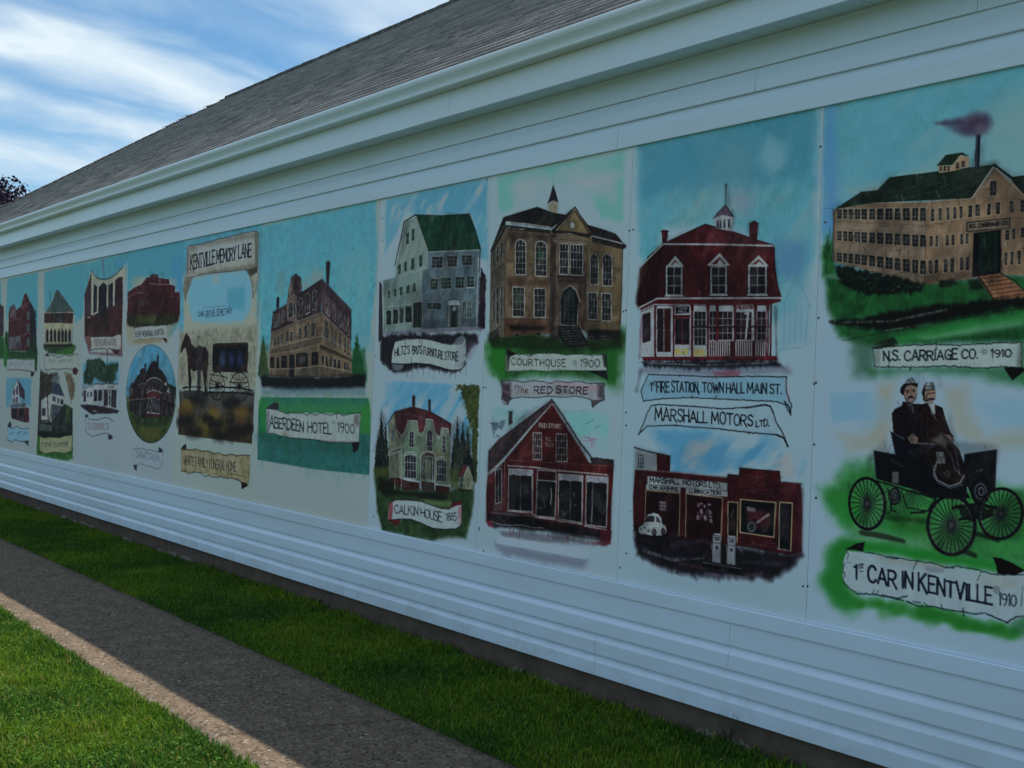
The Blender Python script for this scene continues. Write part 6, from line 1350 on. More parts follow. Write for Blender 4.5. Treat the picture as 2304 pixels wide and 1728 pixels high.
# green field with a square lower edge
b.poly('96 1360 930 1368 945 1500 940 1966 500 1920 66 1846 74 1450', (30, 98, 88), .96, soft=3, tex=.16); b.poly('96 1385 930 1390 930 1620 860 1600 600 1600 300 1580 120 1540', (46, 124, 60), .75, soft=90); b.poly('80 1380 140 1420 130 1640 84 1640', (26, 120, 50), .8, soft=24); b.poly('860 1470 940 1400 940 1640 870 1640', (42, 120, 46), .8, soft=22)
b.poly('80 1640 300 1660 640 1720 900 1760 900 1820 500 1800 90 1720', (30, 80, 62), .6, soft=80); b.poly('66 1700 940 1830 940 1966 66 1846', (40, 106, 112), .6, soft=130, nz=(14, (3, 0), 90, 3))
B1 = '132 1452 168 1420 200 1404 230 1412 232 1462 300 1488 420 1482 540 1482 660 1486 760 1500 876 1482 862 1560 858 1640 852 1712 690 1716 520 1690 420 1680 300 1672 220 1650 140 1646 134 1560'
b.poly(B1, (122, 142, 138), tex=.08); b.poly('132 1452 168 1420 200 1404 230 1412 230 1462', (50, 48, 58), tex=.2); b.poly('134 1460 160 1468 160 1640 138 1640', (86, 98, 102), .7, soft=8); b.poly('280 1620 320 1660 240 1650', (110, 104, 70), .5, soft=10); b.poly('820 1500 866 1495 850 1600 815 1560', (86, 90, 80), .8, soft=14); b.poly('600 1700 860 1700 850 1712 600 1712', (96, 96, 86), .5, soft=8)
b.line('230 1464 300 1490 310 1496 300 1482 420 1484 452 1504 470 1482 520 1500 560 1484 640 1500 690 1484 740 1506 790 1484 876 1484', 6, (22, 34, 28), .95, jit=2, dry=.4); b.line('140 1646 180 1640 220 1652 240 1680 270 1656 320 1678 420 1684 520 1692 640 1716 700 1710 760 1716 850 1714', 7, (20, 30, 28), .95, jit=2, dry=.4); b.line('132 1452 134 1560 150 1600 140 1646', 4, (40, 50, 50), .8); b.line('132 1452 168 1420 200 1404 230 1412 230 1462', 4, (24, 22, 30)); b.line('872 1486 862 1560 858 1712', 4, (30, 40, 38), .8, dry=.3); b.line('684 1490 682 1524', 6, INK); b.line('640 1690 644 1720', 6, INK)
b.poly('800 1710 862 1708 850 1770 812 1796', (28, 26, 34), tex=.3)
b.write('ABERDEEN', '162 1592 300 1612 424 1628', 84, 80, 8.5, (18, 30, 40), jit=.05, track=.8); b.write('HOTEL', '458 1632 640 1644', 78, 76, 8, (18, 26, 34), jit=.04, track=.8); copyright_mark(b, 660, 1556, 13); b.write('1900', '694 1630 820 1642', 72, 66, 6.5, (18, 26, 34), jit=.03)
b.region('caption_banner', B1 + ' 812 1796', 'torn paper banner reading Aberdeen Hotel 1900', 'black painted lettering') if False else b.region('caption_banner', B1, 'torn paper banner reading Aberdeen Hotel 1900', 'black painted lettering')
b.region('painted_hotel', '156 1200 150 985 168 864 184 700 214 660 216 575 238 575 240 660 290 632 328 425 366 398 412 440 416 535 560 440 600 460 600 300 634 300 630 500 800 676 800 1200 545 1210', 'painted tall hotel with a purple mansard roof and arcaded porch')
b.build('mural_board', 'mural board with a single tall hotel standing over a green field', 'mural board', GRP, M_paint, [(854 - 8, 640), (728, 570), (794, 559)])

# ------------------------------------------------------------------ board: title scroll over the horse and hearse
b = Board(-9.713, -8.0915, 190, 440, base=CRM)
b.loose = .45
b.V(390, 500, 4.608)
b.poly('-60 240 400 120 960 -40 960 700 900 900 880 1100 840 500 120 560 110 1100 20 1200 -60 1160', (62, 134, 156), .95, soft=26, tex=.1); b.poly('860 100 960 60 950 900 880 1200 850 900', (70, 124, 130), .7, soft=40); b.poly('100 560 880 470 860 1120 110 1150', (128, 138, 120), .75, soft=40)
b.poly('160 590 500 520 760 500 820 640 800 900 720 1040 200 1030 150 800', (84, 146, 166), .9, soft=40); b.poly('560 690 740 660 740 900 560 900', (48, 128, 150), .6, soft=40); b.poly('290 690 540 640 540 800 290 830', (80, 150, 190), .5, soft=50); b.poly('420 560 480 540 460 640 400 640', (140, 140, 130), .5, soft=24)
b.poly('0 1150 880 1060 860 1700 0 1700', (112, 118, 100), .9, soft=50, tex=.2)
for p in ('300 1220 330 1140 370 1120', '345 1160 400 1170', '700 1220 720 1140', '790 1160 830 1130', '760 1180 840 1220', '680 1180 700 1230'): b.line(p, 22, (92, 102, 92), .5, soft=14)
for p in ('240 1250 262 1180', '250 1180 272 1200', '262 1200 240 1230'): b.line(p, 9, (30, 34, 40), .7)
SC = '150 244 300 232 420 186 560 160 700 120 830 92 868 96 882 120 880 300 872 470 878 570 858 700 824 790 818 640 796 570 750 490 600 508 420 522 260 548 206 566 180 640 146 740 126 820 104 700 112 600 132 540 138 380'
b.poly(SC, (120, 130, 122), tex=.14); b.poly('160 250 420 190 700 130 870 104 868 160 500 230 170 300', (92, 94, 88), .6, soft=26); b.poly('140 480 260 540 420 500 760 440 870 420 870 480 600 508 260 548', (88, 86, 72), .6, soft=26); b.poly('844 110 880 110 876 480 846 470', (84, 88, 84), .8, soft=14); b.poly('140 260 164 260 160 540 136 540', (92, 94, 84), .7, soft=14); b.poly('250 250 800 180 790 380 250 440', (126, 146, 150), .6, soft=40)
b.poly('132 570 206 566 180 640 146 740 126 820 104 700 112 610', (96, 100, 88), .95, tex=.2); b.poly('760 488 872 470 870 520 810 560', (54, 50, 44), .85, soft=14); b.poly('800 570 872 560 858 700 824 790', (116, 122, 106), .9, tex=.1)
b.line('150 244 220 236 300 226 420 188 480 170 560 158 700 116 830 94 868 98 882 122', 8, (46, 52, 66), .9, jit=2, dry=.4); b.line('882 122 880 300 870 470 878 570 858 700 824 790', 6, (30, 32, 40), .9); b.line('150 244 140 380 132 540 112 600 104 700 126 830', 5, (40, 44, 46), .85); b.line('206 566 290 544 360 532 420 524 520 514 600 508 680 496 750 486', 8, (48, 50, 50), .85, jit=2, dry=.5); b.line('750 488 796 560 822 640 826 790', 9, (24, 24, 30), .92); b.line('130 570 206 566 180 640 140 740', 5, (50, 50, 46), .8)
for k in range(16): b.line([(220 + k * 40, 232 - k * 8.4), (222 + k * 40, 258 - k * 8.4)], 4, (70, 72, 76), .6); b.line([(230 + k * 34, 520 - k * 3), (228 + k * 34, 546 - k * 3)], 4, (64, 64, 58), .6)
b.write('KENTVILLE', '178 486 300 460 428 430', 142, 136, 13, (20, 24, 50), track=.75, serif=True, jit=.04); b.write('MEMORY', '448 420 560 404 648 384', 124, 128, 13, (20, 24, 50), track=.75, serif=True, jit=.04); b.write('LANE', '676 372 806 356', 132, 134, 13, (20, 24, 50), track=.8, serif=True, jit=.03)
b.region('title_scroll', SC, 'large parchment scroll carrying the mural title', 'tall dark blue painted title lettering')
for x, h in ((262, 60), (290, 44), (318, 40), (345, 40), (372, 30), (400, 36), (430, 44), (460, 60), (545, 56), (580, 44), (612, 70)): b.line([(x, 872 - (x - 250) * .08), (x + 6, 872 - h - (x - 250) * .08)], 7, (92, 96, 124), .5, dry=1, soft=3)
b.line('310 886 548 866', 6, (50, 72, 110), .7, dry=.6); b.line('330 990 540 964', 6, (50, 72, 110), .7, dry=.6)
b.write('OAK GROVE CEMETARY', '258 980 430 968 610 944', 54, 60, 6.2, (40, 54, 90), jit=.04)
# horse, hearse, field
HO, HD = (42, 28, 27), (20, 17, 20)
b.V(390, 760, 4.608)
b.poly('60 560 840 560 832 700 810 1098 430 1050 50 1000 66 700', (58, 52, 34), .97, soft=3, tex=.3); b.poly('60 540 420 600 840 540 830 700 500 720 70 660', (70, 74, 74), .85, soft=30)
for x, y, r, c in ((150, 690, 70, (100, 84, 30)), (430, 780, 80, (106, 92, 30)), (700, 780, 70, (104, 82, 34)), (310, 930, 80, (86, 78, 28)), (560, 920, 70, (66, 62, 34)), (110, 760, 60, (84, 66, 30)), (680, 860, 60, (80, 64, 34)), (520, 720, 80, (72, 74, 72)), (300, 730, 70, (66, 68, 66))): b.blob(x, y, r, c, .8, r * .9)
for x, y, r in ((120, 870, 90), (440, 900, 80), (640, 980, 110), (210, 980, 90), (360, 840, 60), (590, 860, 50), (780, 940, 70), (260, 640, 90), (600, 680, 90), (480, 1020, 80)): b.blob(x, y, r, (26, 24, 24), .8, r * .7)
b.line('80 560 66 780 54 1000', 6, (30, 28, 26), .8); b.line('836 560 830 780 812 1098', 9, (20, 22, 26), .85); b.line('52 1002 430 1050 812 1098', 5, (60, 44, 26), .8)
for x, y in ((235, 760), (310, 765), (352, 750), (690, 810), (570, 850)): b.line([(x, y - 12), (x + 8, y + 14)], 6, (112, 116, 108), .7)
b.poly('112 0 126 -46 140 -40 170 0 190 66 240 112 300 92 340 100 362 150 364 260 350 360 340 480 356 590 334 596 318 480 300 320 270 330 210 350 178 320 188 450 176 592 160 590 158 440 150 320 146 190 128 100 104 120 84 160 72 150 84 80', HO, tex=.3)
b.poly('240 100 275 76 300 100 300 330 278 360 276 580 246 584 250 340 236 320', (46, 44, 50), .92, soft=5); b.poly('112 0 126 -46 150 -20 190 66 170 80 130 60 90 140 76 150 84 80', (44, 28, 26), .9, tex=.2)
b.line('150 200 190 212 240 240', 6, (112, 56, 34), .9); b.line('160 280 180 250 230 270 240 300', 5, (104, 54, 34), .8); b.line('300 270 330 280 366 320', 6, (104, 54, 34), .8); b.line('132 64 160 100 180 160', 4, (86, 46, 32), .7); b.line('240 30 250 60 236 100', 5, (60, 64, 66), .7)
for p, w in (('168 340 176 590', 14), ('256 350 252 575', 10), ('282 350 280 570', 10), ('330 380 322 590', 12), ('350 380 352 600', 12)): b.line(p, w, HD, .95)
b.poly('120 570 380 560 360 610 180 640 110 620', (34, 34, 38), .7, soft=16)
b.poly('408 72 430 56 768 46 778 70 776 200 764 362 600 358 410 352 402 200', (30, 22, 26), tex=.25); b.line('410 90 412 66 430 54 770 44', 6, (128, 136, 132), .7); b.line('416 74 770 62', 14, (58, 44, 38), .9); b.poly('440 110 740 100 740 300 440 306', (16, 16, 24), .9, soft=12)
for x in (510, 600, 690): b.poly([(x - 34, 300), (x - 34, 160), (x, 118), (x + 32, 160), (x + 32, 300)], (24, 34, 66), .95, soft=7, tex=.5); b.blob(x - 4, 220, 20, (50, 66, 104), .5, 50)
b.line('416 330 450 305 490 310 500 350', 6, (86, 48, 34), .9); b.line('680 320 700 296 740 300 766 340', 6, (86, 48, 34), .9); b.line('410 340 770 350', 12, (42, 30, 28), .9); b.line('380 320 400 300 410 330 380 350 364 330', 5, (40, 32, 32), .9)
for cx, cy, rx, ry, n in ((455, 500, 78, 146, 15), (685, 510, 98, 150, 16)):
    b.ell(cx, cy, rx, ry, 13, HD, .95)
    for k in range(n):
        t = k * 6.2832 / n; b.line([(cx, cy), (cx + rx * math.cos(t), cy + ry * math.sin(t))], 9, HD, .95)
    b.ell(cx, cy, 16, 24, 8, HD, fill=HD)
b.line('376 380 520 400 560 420', 9, HD, .9); b.line('380 440 480 470 540 520', 10, HD, .9); b.line('580 460 690 470 770 460', 10, HD, .9); b.line('600 380 640 420 700 440 760 400', 7, HD, .8)
for p, w in (('92 520 140 510 300 512 300 516', 12), ('112 558 160 550 300 556', 10), ('370 520 500 512 700 520 815 546', 16), ('360 562 600 566 760 576 822 590', 14)): b.line(p, w, (18, 18, 22), .95, jit=1)
b.poly('94 522 130 504 150 522 120 530', (18, 18, 22)); b.poly('770 570 815 575 824 590 800 602 765 596', (18, 18, 22)); b.poly('780 530 818 544 780 552', (18, 18, 22))
b.region('painted_horse_and_hearse', '70 155 84 60 126 -50 200 60 275 70 350 90 400 200 408 60 770 42 782 70 780 380 830 600 780 640 690 664 600 640 530 600 460 660 380 600 90 610', 'painted brown horses drawing a black glass sided hearse')
B2 = '78 1150 110 1110 134 1100 134 1150 240 1158 360 1176 480 1206 600 1212 796 1222 794 1340 790 1440 780 1530 720 1566 704 1494 600 1456 480 1440 360 1420 240 1392 150 1404 84 1386'
b.poly(B2, (112, 112, 80), tex=.16); b.poly('100 1180 700 1240 700 1400 110 1360', (124, 130, 110), .6, soft=30, nz=(8, (3, 0), 0, 1)); b.poly('78 1150 110 1110 134 1100 134 1152', (34, 30, 34)); b.poly('704 1494 740 1500 780 1530 720 1566 706 1566', (30, 26, 28))
b.line('84 1156 160 1162 240 1154 290 1176 360 1174 420 1198 480 1194 540 1222 600 1206 660 1226 720 1214 796 1222', 8, (26, 28, 26), .92, jit=2.5, dry=.3); b.line('84 1386 130 1380 150 1410 240 1390 290 1404 320 1440 360 1424 410 1446 480 1440 560 1456 600 1450 680 1480 706 1500', 8, (26, 28, 26), .92, jit=2.5, dry=.3); b.line('78 1152 80 1386', 4, (50, 50, 44), .7, dry=.6); b.line('796 1224 784 1440 782 1520', 5, (40, 40, 38), .8, dry=.4); b.line('570 1408 660 1420 770 1446', 6, (40, 40, 34), .8, dry=.9)
b.write('WHITE FAMILY FUNERAL HOME', '106 1312 300 1340 480 1366 650 1386', 92, 94, 6.4, (32, 34, 30), jit=.04, track=.8)
b.region('caption_banner', B2, 'brown paper banner reading White Family Funeral Home', 'black painted lettering')
b.build('mural_board', 'mural board with the big title scroll above two horses and a black hearse', 'mural board', GRP, M_paint)

# ------------------------------------------------------------------ board: hospital over the oval
b = Board(-11.16, -9.7145, 110, 340, base=(116, 138, 140))
b.loose = .45
b.V(260, 560, 6.144)
b.poly('110 60 500 -30 1000 -150 990 300 920 560 940 700 900 1000 780 1200 700 1250 700 1050 880 980 900 620 760 420 420 360 190 560 160 700 170 200', (58, 130, 148), .95, soft=40, tex=.1); b.poly('110 60 500 -30 1000 -130 960 420 740 400 400 380 180 560 180 200', (58, 130, 148), .95, soft=30); b.poly('790 100 960 60 960 700 800 560', (56, 122, 164), .6, soft=60); b.blob(330, 450, 120, (122, 130, 110), .6, 70); b.blob(780, 460, 80, (120, 130, 120), .5, 50)
b.poly('150 980 880 980 720 1280 560 1300 180 1330 140 1100', (120, 120, 96), .7, soft=50)
DR = (72, 22, 30)
b.poly('168 600 300 512 350 500 420 410 480 385 500 350 588 355 590 400 742 425 745 490 820 510 822 598 882 600 892 650 888 900 860 1000 720 1050 250 1080 160 960', DR, 1, soft=4, tex=.3); b.poly('160 880 500 900 880 900 860 1010 720 1060 250 1090 150 1040', (40, 44, 26), .95, soft=24, tex=.4, rag=8); b.poly('300 930 560 920 560 1020 320 1020', (60, 74, 30), .8, soft=34)
b.poly('230 640 470 620 740 620 740 900 240 900', (54, 18, 26), .6, soft=20); b.line('174 668 280 606 360 604 460 640', 9, (104, 92, 96), .8); b.line('174 690 290 620', 5, (96, 84, 88), .7); b.line('466 478 600 492 740 490', 14, (100, 98, 98), .85); b.line('340 520 460 530', 8, (90, 70, 76), .7); b.line('430 404 500 396 740 424', 7, (44, 16, 24)); b.line('770 656 890 654', 7, (92, 88, 92), .8); b.poly('590 410 632 416 632 476 590 476', (78, 66, 66))
b.line('478 300 480 390', 13, (34, 22, 34)); b.line('520 316 518 360', 12, (34, 26, 34)); b.poly('500 350 585 352 585 400 500 400', (66, 46, 52)); b.line('652 316 652 420', 8, (50, 36, 48)); b.line('415 410 440 400', 8, (40, 18, 26))
for x in (330, 388, 440): b.pane(x - 14, 705, 28, 72, 1, 2, 0, (104, 92, 94), (46, 42, 52), 5, 4, arch=.4)
for x, y in ((210, 720), (240, 740), (490, 520), (530, 520), (590, 520), (640, 530), (690, 540), (780, 720), (820, 716), (856, 716), (780, 800), (850, 790), (340, 800), (400, 820), (470, 800), (540, 700), (600, 760), (660, 720), (300, 540), (380, 560), (430, 570), (220, 860), (520, 830)): b.poly([(x - 13, y), (x + 13, y), (x + 13, y + 60), (x - 13, y + 60)], (42, 34, 44), .7, tex=.4); b.line([(x - 14, y - 3), (x + 14, y - 3)], 5, (94, 74, 78), .5, dry=.6)
b.region('painted_hospital', '155 960 166 600 300 508 410 405 478 295 530 340 650 310 660 410 746 425 826 512 888 598 898 900 860 1010 710 1050 255 1085', 'painted dark red stepped hospital')
B1 = '258 1104 340 1080 460 1068 580 1066 702 1052 712 1140 706 1308 640 1236 540 1236 440 1248 340 1250 266 1276'
b.poly(B1, (122, 136, 132), tex=.1); b.poly('640 1232 706 1236 712 1310', (56, 22, 30)); b.line('258 1104 340 1082 420 1080 460 1064 580 1068 640 1054 708 1058', 5, (60, 62, 62), .8, jit=2, dry=.4); b.line('266 1276 340 1248 440 1250 540 1234 640 1240', 7, (40, 36, 36), .9, jit=2, dry=.3)
b.write('B.F.M. MEMORIAL HOSPITAL', '274 1222 480 1204 678 1176', 76, 70, 9, (54, 58, 66), jit=.03, track=.8)
b.region('caption_banner', B1, 'torn paper banner under the dark red hospital', 'black painted lettering')
b.poly('250 1260 460 1240 620 1250 640 1290 260 1320', (112, 108, 70), .6, soft=24)
b.V(260, 790, 6.144)
OV = [(488 + (346 + 4 * math.cos(t)) * math.cos(t), 600 + 668 * math.sin(t) * (1 if math.sin(t) > 0 else 1.03)) for t in np.arange(36) * math.pi / 18]
b.poly(OV, (58, 128, 156), tex=.08); b.poly([q if q[1] < 500 else (q[0], q[1]) for q in OV], (104, 134, 136), .5, soft=2, nz=(6, (4, -.1), 60, 1.5))
GRO = [q for q in OV if q[1] > 640]; b.poly(GRO, (52, 76, 34), tex=.3); b.poly('200 860 480 900 780 880 700 1010 480 1060 260 1010', (34, 54, 26), .9, soft=40, tex=.3); b.poly('300 1040 480 1080 640 1040 600 1200 500 1250 380 1200', (78, 76, 30), .7, soft=40); b.poly('150 620 190 640 200 900 160 800', (66, 84, 34), .8, soft=14)
b.poly('186 520 222 438 250 440 300 340 330 320 340 260 372 230 412 250 424 290 470 200 500 150 545 130 580 180 590 230 640 270 700 360 720 440 836 500 836 640 820 700 790 900 620 900 420 920 300 890 190 820', (36, 28, 30), tex=.3)
b.poly('430 560 620 560 620 660 430 660', (76, 26, 30), tex=.2); b.poly('432 860 620 870 610 920 420 915', (66, 26, 32)); b.poly('720 450 836 500 836 640 740 580', (34, 48, 38), tex=.3); b.poly('188 560 250 520 240 650 190 650', (60, 30, 36))
b.poly('398 186 408 166 424 180 424 270 404 270', (32, 26, 32)); b.poly('570 70 582 46 596 66 596 230 570 190', (32, 26, 34))
BB = '430 420 470 385 520 368 570 372 620 400 640 430'
b.line(BB, 13, (130, 136, 134)); b.line('440 440 480 405 520 390 570 394 620 424', 9, (22, 20, 24)); b.line('430 580 470 552 520 540 580 552 636 582', 11, (126, 132, 130)); b.line('424 440 430 580', 7, (110, 110, 112)); b.line('636 440 636 584', 7, (110, 110, 112))
for x in (448, 476, 512, 546, 580, 612): b.line([(x, 420 - 22 * math.sin((x - 430) / 66)), (x, 560)], 8, (116, 118, 118), .9); b.line([(x + 14, 420), (x + 14, 548)], 8, (40, 38, 46), .8)
b.line('310 470 360 452 424 456', 9, (116, 118, 120), .9); b.line('320 500 370 484 420 490', 6, (104, 104, 108), .8); b.pane(346, 500, 40, 130, 2, 2, 0, (104, 104, 110), (50, 48, 58), 5, 4); b.pane(196, 510, 36, 100, 2, 2, -.3, (118, 124, 122), (70, 76, 78), 5, 4); b.line('190 680 300 664 420 660', 14, (106, 104, 106), .8); b.line('200 700 290 700 420 690', 5, (40, 34, 40))
for x in (200, 250, 290, 330, 350, 385, 408): b.line([(x, 700), (x + 2, 890 - (410 - x) * .25)], 7, (114, 118, 118), .85, dry=.3)
b.poly('205 720 240 714 236 820 205 810', (44, 42, 50), .8); b.poly('338 710 352 710 348 890 330 890', (60, 72, 84), .8)
for (x, y, w, h) in ((438, 650, 42, 200), (498, 640, 54, 216), (572, 668, 36, 196)): b.pane(x, y, w, h, 2, 4, .04, (130, 138, 138), (44, 42, 52), 8, 4)
b.line('434 848 480 852', 13, (136, 144, 146)); b.line('496 856 552 860', 13, (136, 144, 146)); b.line('570 866 606 864', 11, (136, 144, 146)); b.line('484 690 490 840', 9, (70, 28, 32))
for k in range(8): b.line([(640 + k * 25, 570 + k * 10), (640 + k * 24, 660 + k * 12)], 9, (124, 128, 128), .9, dry=.2)
for k in range(7): b.line([(636 + k * 26, 710 + k * 12), (634 + k * 24, 900 - k * 1)], 8, (114, 118, 118), .8, dry=.3)
b.line('624 660 700 690 826 750', 9, (40, 24, 30)); b.line('630 560 720 590 830 640', 6, (120, 120, 118), .8); b.line('620 830 790 850', 5, (110, 112, 112), .6, dry=.5); b.blob(692, 456, 20, (136, 144, 140), 1); b.poly('738 500 752 590 700 560', (120, 130, 126), .9); b.blob(370, 960, 26, (110, 118, 112), .6, 10)
b.line(OV + [OV[0]], 7, (22, 30, 40), .9); b.line([q for q in OV if q[1] > 900], 13, (24, 28, 32), .9)
b.region('painted_oval_house', OV, 'oval picture of a brick mansion with a rounded window bay')
B2 = '250 1352 290 1338 380 1352 480 1370 590 1392 592 1330 630 1340 658 1380 652 1440 640 1580 600 1626 540 1622 440 1590 330 1558 296 1580 290 1660 250 1620 244 1574'
b.poly(B2, (116, 138, 144), tex=.06); b.poly('592 1330 630 1340 658 1380 640 1400 592 1394', (54, 50, 60)); b.poly('244 1574 300 1574 292 1660 252 1622', (60, 54, 62)); b.line('250 1354 290 1340 330 1356 380 1348 440 1372 480 1364 540 1386 590 1394 640 1400', 8, (50, 50, 56), .9, jit=2, dry=.3); b.line('250 1356 244 1574 300 1574 330 1556 400 1572 440 1592 500 1600 540 1622 600 1624 636 1590 656 1400', 7, (50, 50, 56), .9, jit=1, dry=.3)
b.write('SANATORIUM', '286 1466 440 1496 600 1528', 92, 92, 9, (86, 92, 104), jit=.03, track=.8)
b.region('caption_banner', B2, 'curled paper banner reading Sanatorium', 'grey painted lettering')
b.build('mural_board', 'mural board of a dark red hospital above an oval picture of a mansion', 'mural board', GRP, M_paint)

# ------------------------------------------------------------------ board: brick hall with concave roof over the white shop
b = Board(-12.472, -11.1615, 90, 320, base=(114, 136, 140))
b.loose = .45
b.V(140, 570, 6.912)
SKY2 = (60, 130, 144)
b.poly('330 170 600 90 1060 -40 1050 500 1020 900 980 300 820 360 660 400 500 360 440 280 380 560 330 700', SKY2, .95, soft=30, tex=.1); b.poly('440 160 940 60 900 330 660 410 540 400 450 300', SKY2, .95, soft=16); b.line('320 190 325 290', 36, (110, 124, 116), .8, soft=20); b.poly('820 130 1000 90 960 260 900 260', (54, 118, 160), .5, soft=40)
b.poly('340 1000 350 640 460 262 520 350 580 390 650 404 740 390 830 320 940 216 990 170 990 420 960 380 940 800 930 1240 900 1560 420 1500 340 1280', (122, 134, 122), .95, soft=14); b.poly('345 1000 350 640 420 420 458 290 452 960 480 960 800 830 940 800 930 1240 900 1290 440 1300 350 1290', (60, 34, 34), .98, soft=10, tex=.35)
b.poly('455 280 500 370 560 410 640 420 720 410 780 380 840 330 950 230 970 370 880 356 820 420 810 830 790 830 792 440 720 490 710 850 690 850 690 500 660 440 600 500 560 530 552 890 542 890 542 510 490 470 478 950 440 950', (126, 136, 122), .98, tex=.05)
b.poly('490 476 545 520 540 900 480 940', (34, 28, 46), tex=.3); b.poly('565 530 640 450 692 500 688 960 640 1000 560 980', (26, 24, 38), tex=.3); b.poly('716 496 790 450 786 830 712 850', (36, 28, 44), tex=.3); b.poly('822 420 880 370 940 366 945 800 814 830', (52, 28, 38), tex=.3); b.poly('400 560 452 470 452 940 350 960 360 680', (62, 46, 60), .8, soft=12); b.poly('690 830 940 800 930 1260 690 1240', (66, 34, 34), .8, soft=14, tex=.3)
b.poly('600 950 700 860 720 1240 480 1240 400 1020', (46, 28, 30), .7, soft=30); b.line('350 1000 345 640 460 266', 6, (30, 24, 30), .9); b.line('456 266 500 340 560 392 650 406 740 392 820 336 880 280 945 216', 14, (28, 28, 38), .95); b.line('700 1020 800 1240', 4, (110, 84, 60), .6); b.line('500 1010 640 1160', 3, (90, 70, 56), .5)
b.line('630 110 640 260', 40, (84, 84, 104), .8, soft=24); b.line('650 280 650 410', 18, (40, 42, 56), .9, soft=5); b.line('545 250 546 370', 9, (34, 64, 84), .8); b.line('742 230 742 390', 9, (34, 64, 84), .8); b.line('832 160 832 300', 8, (34, 56, 74), .8); b.line('884 150 882 250', 9, (34, 60, 78), .8); b.line('812 80 836 160', 6, (40, 56, 74), .7)
b.ell(745, 768, 18, 26, 8, (112, 116, 124), .9); b.blob(410, 995, 30, (116, 116, 118), .9, 14)
b.region('painted_brick_hall', '340 1270 345 640 456 260 560 390 650 404 820 330 950 210 975 370 945 800 935 1250 440 1290', 'painted brown brick hall with a concave white roof edge')
B1 = '440 1300 520 1300 620 1290 720 1296 800 1290 880 1252 912 1280 908 1500 820 1500 740 1476 690 1510 640 1472 600 1500 540 1476 490 1500 440 1512 470 1440 450 1360'
b.poly(B1, (122, 132, 126), tex=.1); b.poly('340 1280 440 1300 460 1400 440 1500 420 1540 900 1560 912 1290 930 1250 935 1600 420 1560', (84, 40, 46), .7, soft=24); b.poly(B1, (122, 132, 126), tex=.1); b.line('440 1302 520 1298 620 1292 720 1298 800 1290 880 1254 912 1282', 9, (34, 26, 30), .9, jit=2); b.line('440 1512 490 1496 520 1478 545 1496 590 1472 620 1498 650 1470 690 1508 740 1476 820 1498 905 1504', 11, (30, 26, 32), .9, jit=1); b.poly('760 1500 906 1504 880 1560 820 1570', (60, 24, 34), .9, soft=8)
b.write('THE ROUND HOUSE', '484 1436 660 1424 836 1418', 84, 84, 13, (92, 92, 100), jit=.02)
b.region('caption_banner', B1, 'scalloped paper banner under the brick hall', 'faded dark lettering')
b.V(140, 780, 6.912)
b.poly('320 260 880 220 880 560 640 580 320 600', (62, 124, 146), .9, soft=30); b.poly('380 210 480 200 580 176 640 230 690 290 780 250 870 236 868 380 830 400 840 520 760 560 640 560 500 480 440 600 340 560 330 420 376 330', (28, 58, 38), .95, soft=10, tex=.5, rag=10); b.dabs('380 210 580 176 690 290 870 236 840 520 640 560 440 600 330 420', [(24, 46, 34), (44, 84, 44), (60, 76, 44), (66, 112, 120)], 110, 40, 16, (60, 120), .75)
b.line('704 60 700 260 690 570', 22, (34, 26, 32), .95); b.line('576 380 574 570', 16, (36, 34, 34), .9); b.line('465 600 490 500', 14, (40, 40, 40), .8); b.line('785 480 785 570', 22, (40, 40, 36), .8); b.line('705 100 706 200', 8, (48, 36, 42))
b.poly('310 650 480 604 480 580 870 580 862 660 852 950 640 935 480 912 300 890 290 760', (126, 142, 144), 1, soft=4, tex=.05); b.line('312 648 400 630 480 604', 8, INK, .9, dry=.5); b.line('480 584 630 580 866 580', 12, INK, .92); b.line('480 590 476 910', 7, (60, 64, 74), .8); b.line('634 590 630 935', 8, (40, 44, 56), .9)
for p in ('306 720 318 716 318 780 306 782', '332 680 370 682 370 852 330 856', '388 710 410 704 410 780 388 780', '434 702 462 702 462 780 434 780', '490 674 546 672 546 850 488 850', '558 672 620 672 618 844 556 846', '644 672 714 672 710 920 642 924', '728 672 752 672 748 910 726 910', '764 672 850 676 840 954 758 938'): b.poly(p, (44, 38, 54), tex=.3)
b.line('728 748 752 750', 14, (128, 140, 142)); b.line('640 664 860 668', 8, (60, 56, 66), .8); b.poly('692 606 804 604 804 646 692 648', (96, 98, 100), .8, tex=.3); b.line('645 600 680 640', 8, (90, 104, 110), .7); b.line('490 740 620 740', 4, (90, 90, 100), .5); b.poly('484 860 616 860 612 910 484 906', (104, 122, 132), .6)
b.poly('280 900 470 904 640 930 884 990 860 1040 700 1040 460 1050 380 1000 300 940', (36, 28, 38), .92, soft=8, tex=.4, rag=6); b.poly('470 990 540 996 540 1014 480 1010', (120, 132, 136), .7, soft=4)
b.region('painted_white_shop', '300 890 290 650 330 560 330 420 380 210 580 170 690 280 870 232 850 560 870 580 856 960 640 940', 'painted white flat roofed shop under green trees')
B2 = '362 1084 376 1060 396 1080 410 1120 480 1140 560 1136 660 1104 720 1112 796 1160 796 1260 786 1440 740 1452 712 1420 716 1360 680 1340 560 1366 500 1392 450 1390 400 1350 360 1310'
b.poly(B2, (116, 138, 142), tex=.05); b.line('362 1070 380 1066 396 1090 410 1122 480 1140 560 1136 660 1104 720 1112 796 1162', 10, (36, 40, 60), .92); b.line('360 1084 360 1310 400 1350 450 1390 500 1392 560 1366 680 1342 716 1356', 9, (36, 40, 60), .92); b.line('796 1162 786 1400', 5, (60, 66, 80), .8); b.poly('716 1354 780 1380 784 1430 740 1452 712 1430', (54, 46, 62)); b.blob(380, 1078, 24, (36, 36, 52), 1)
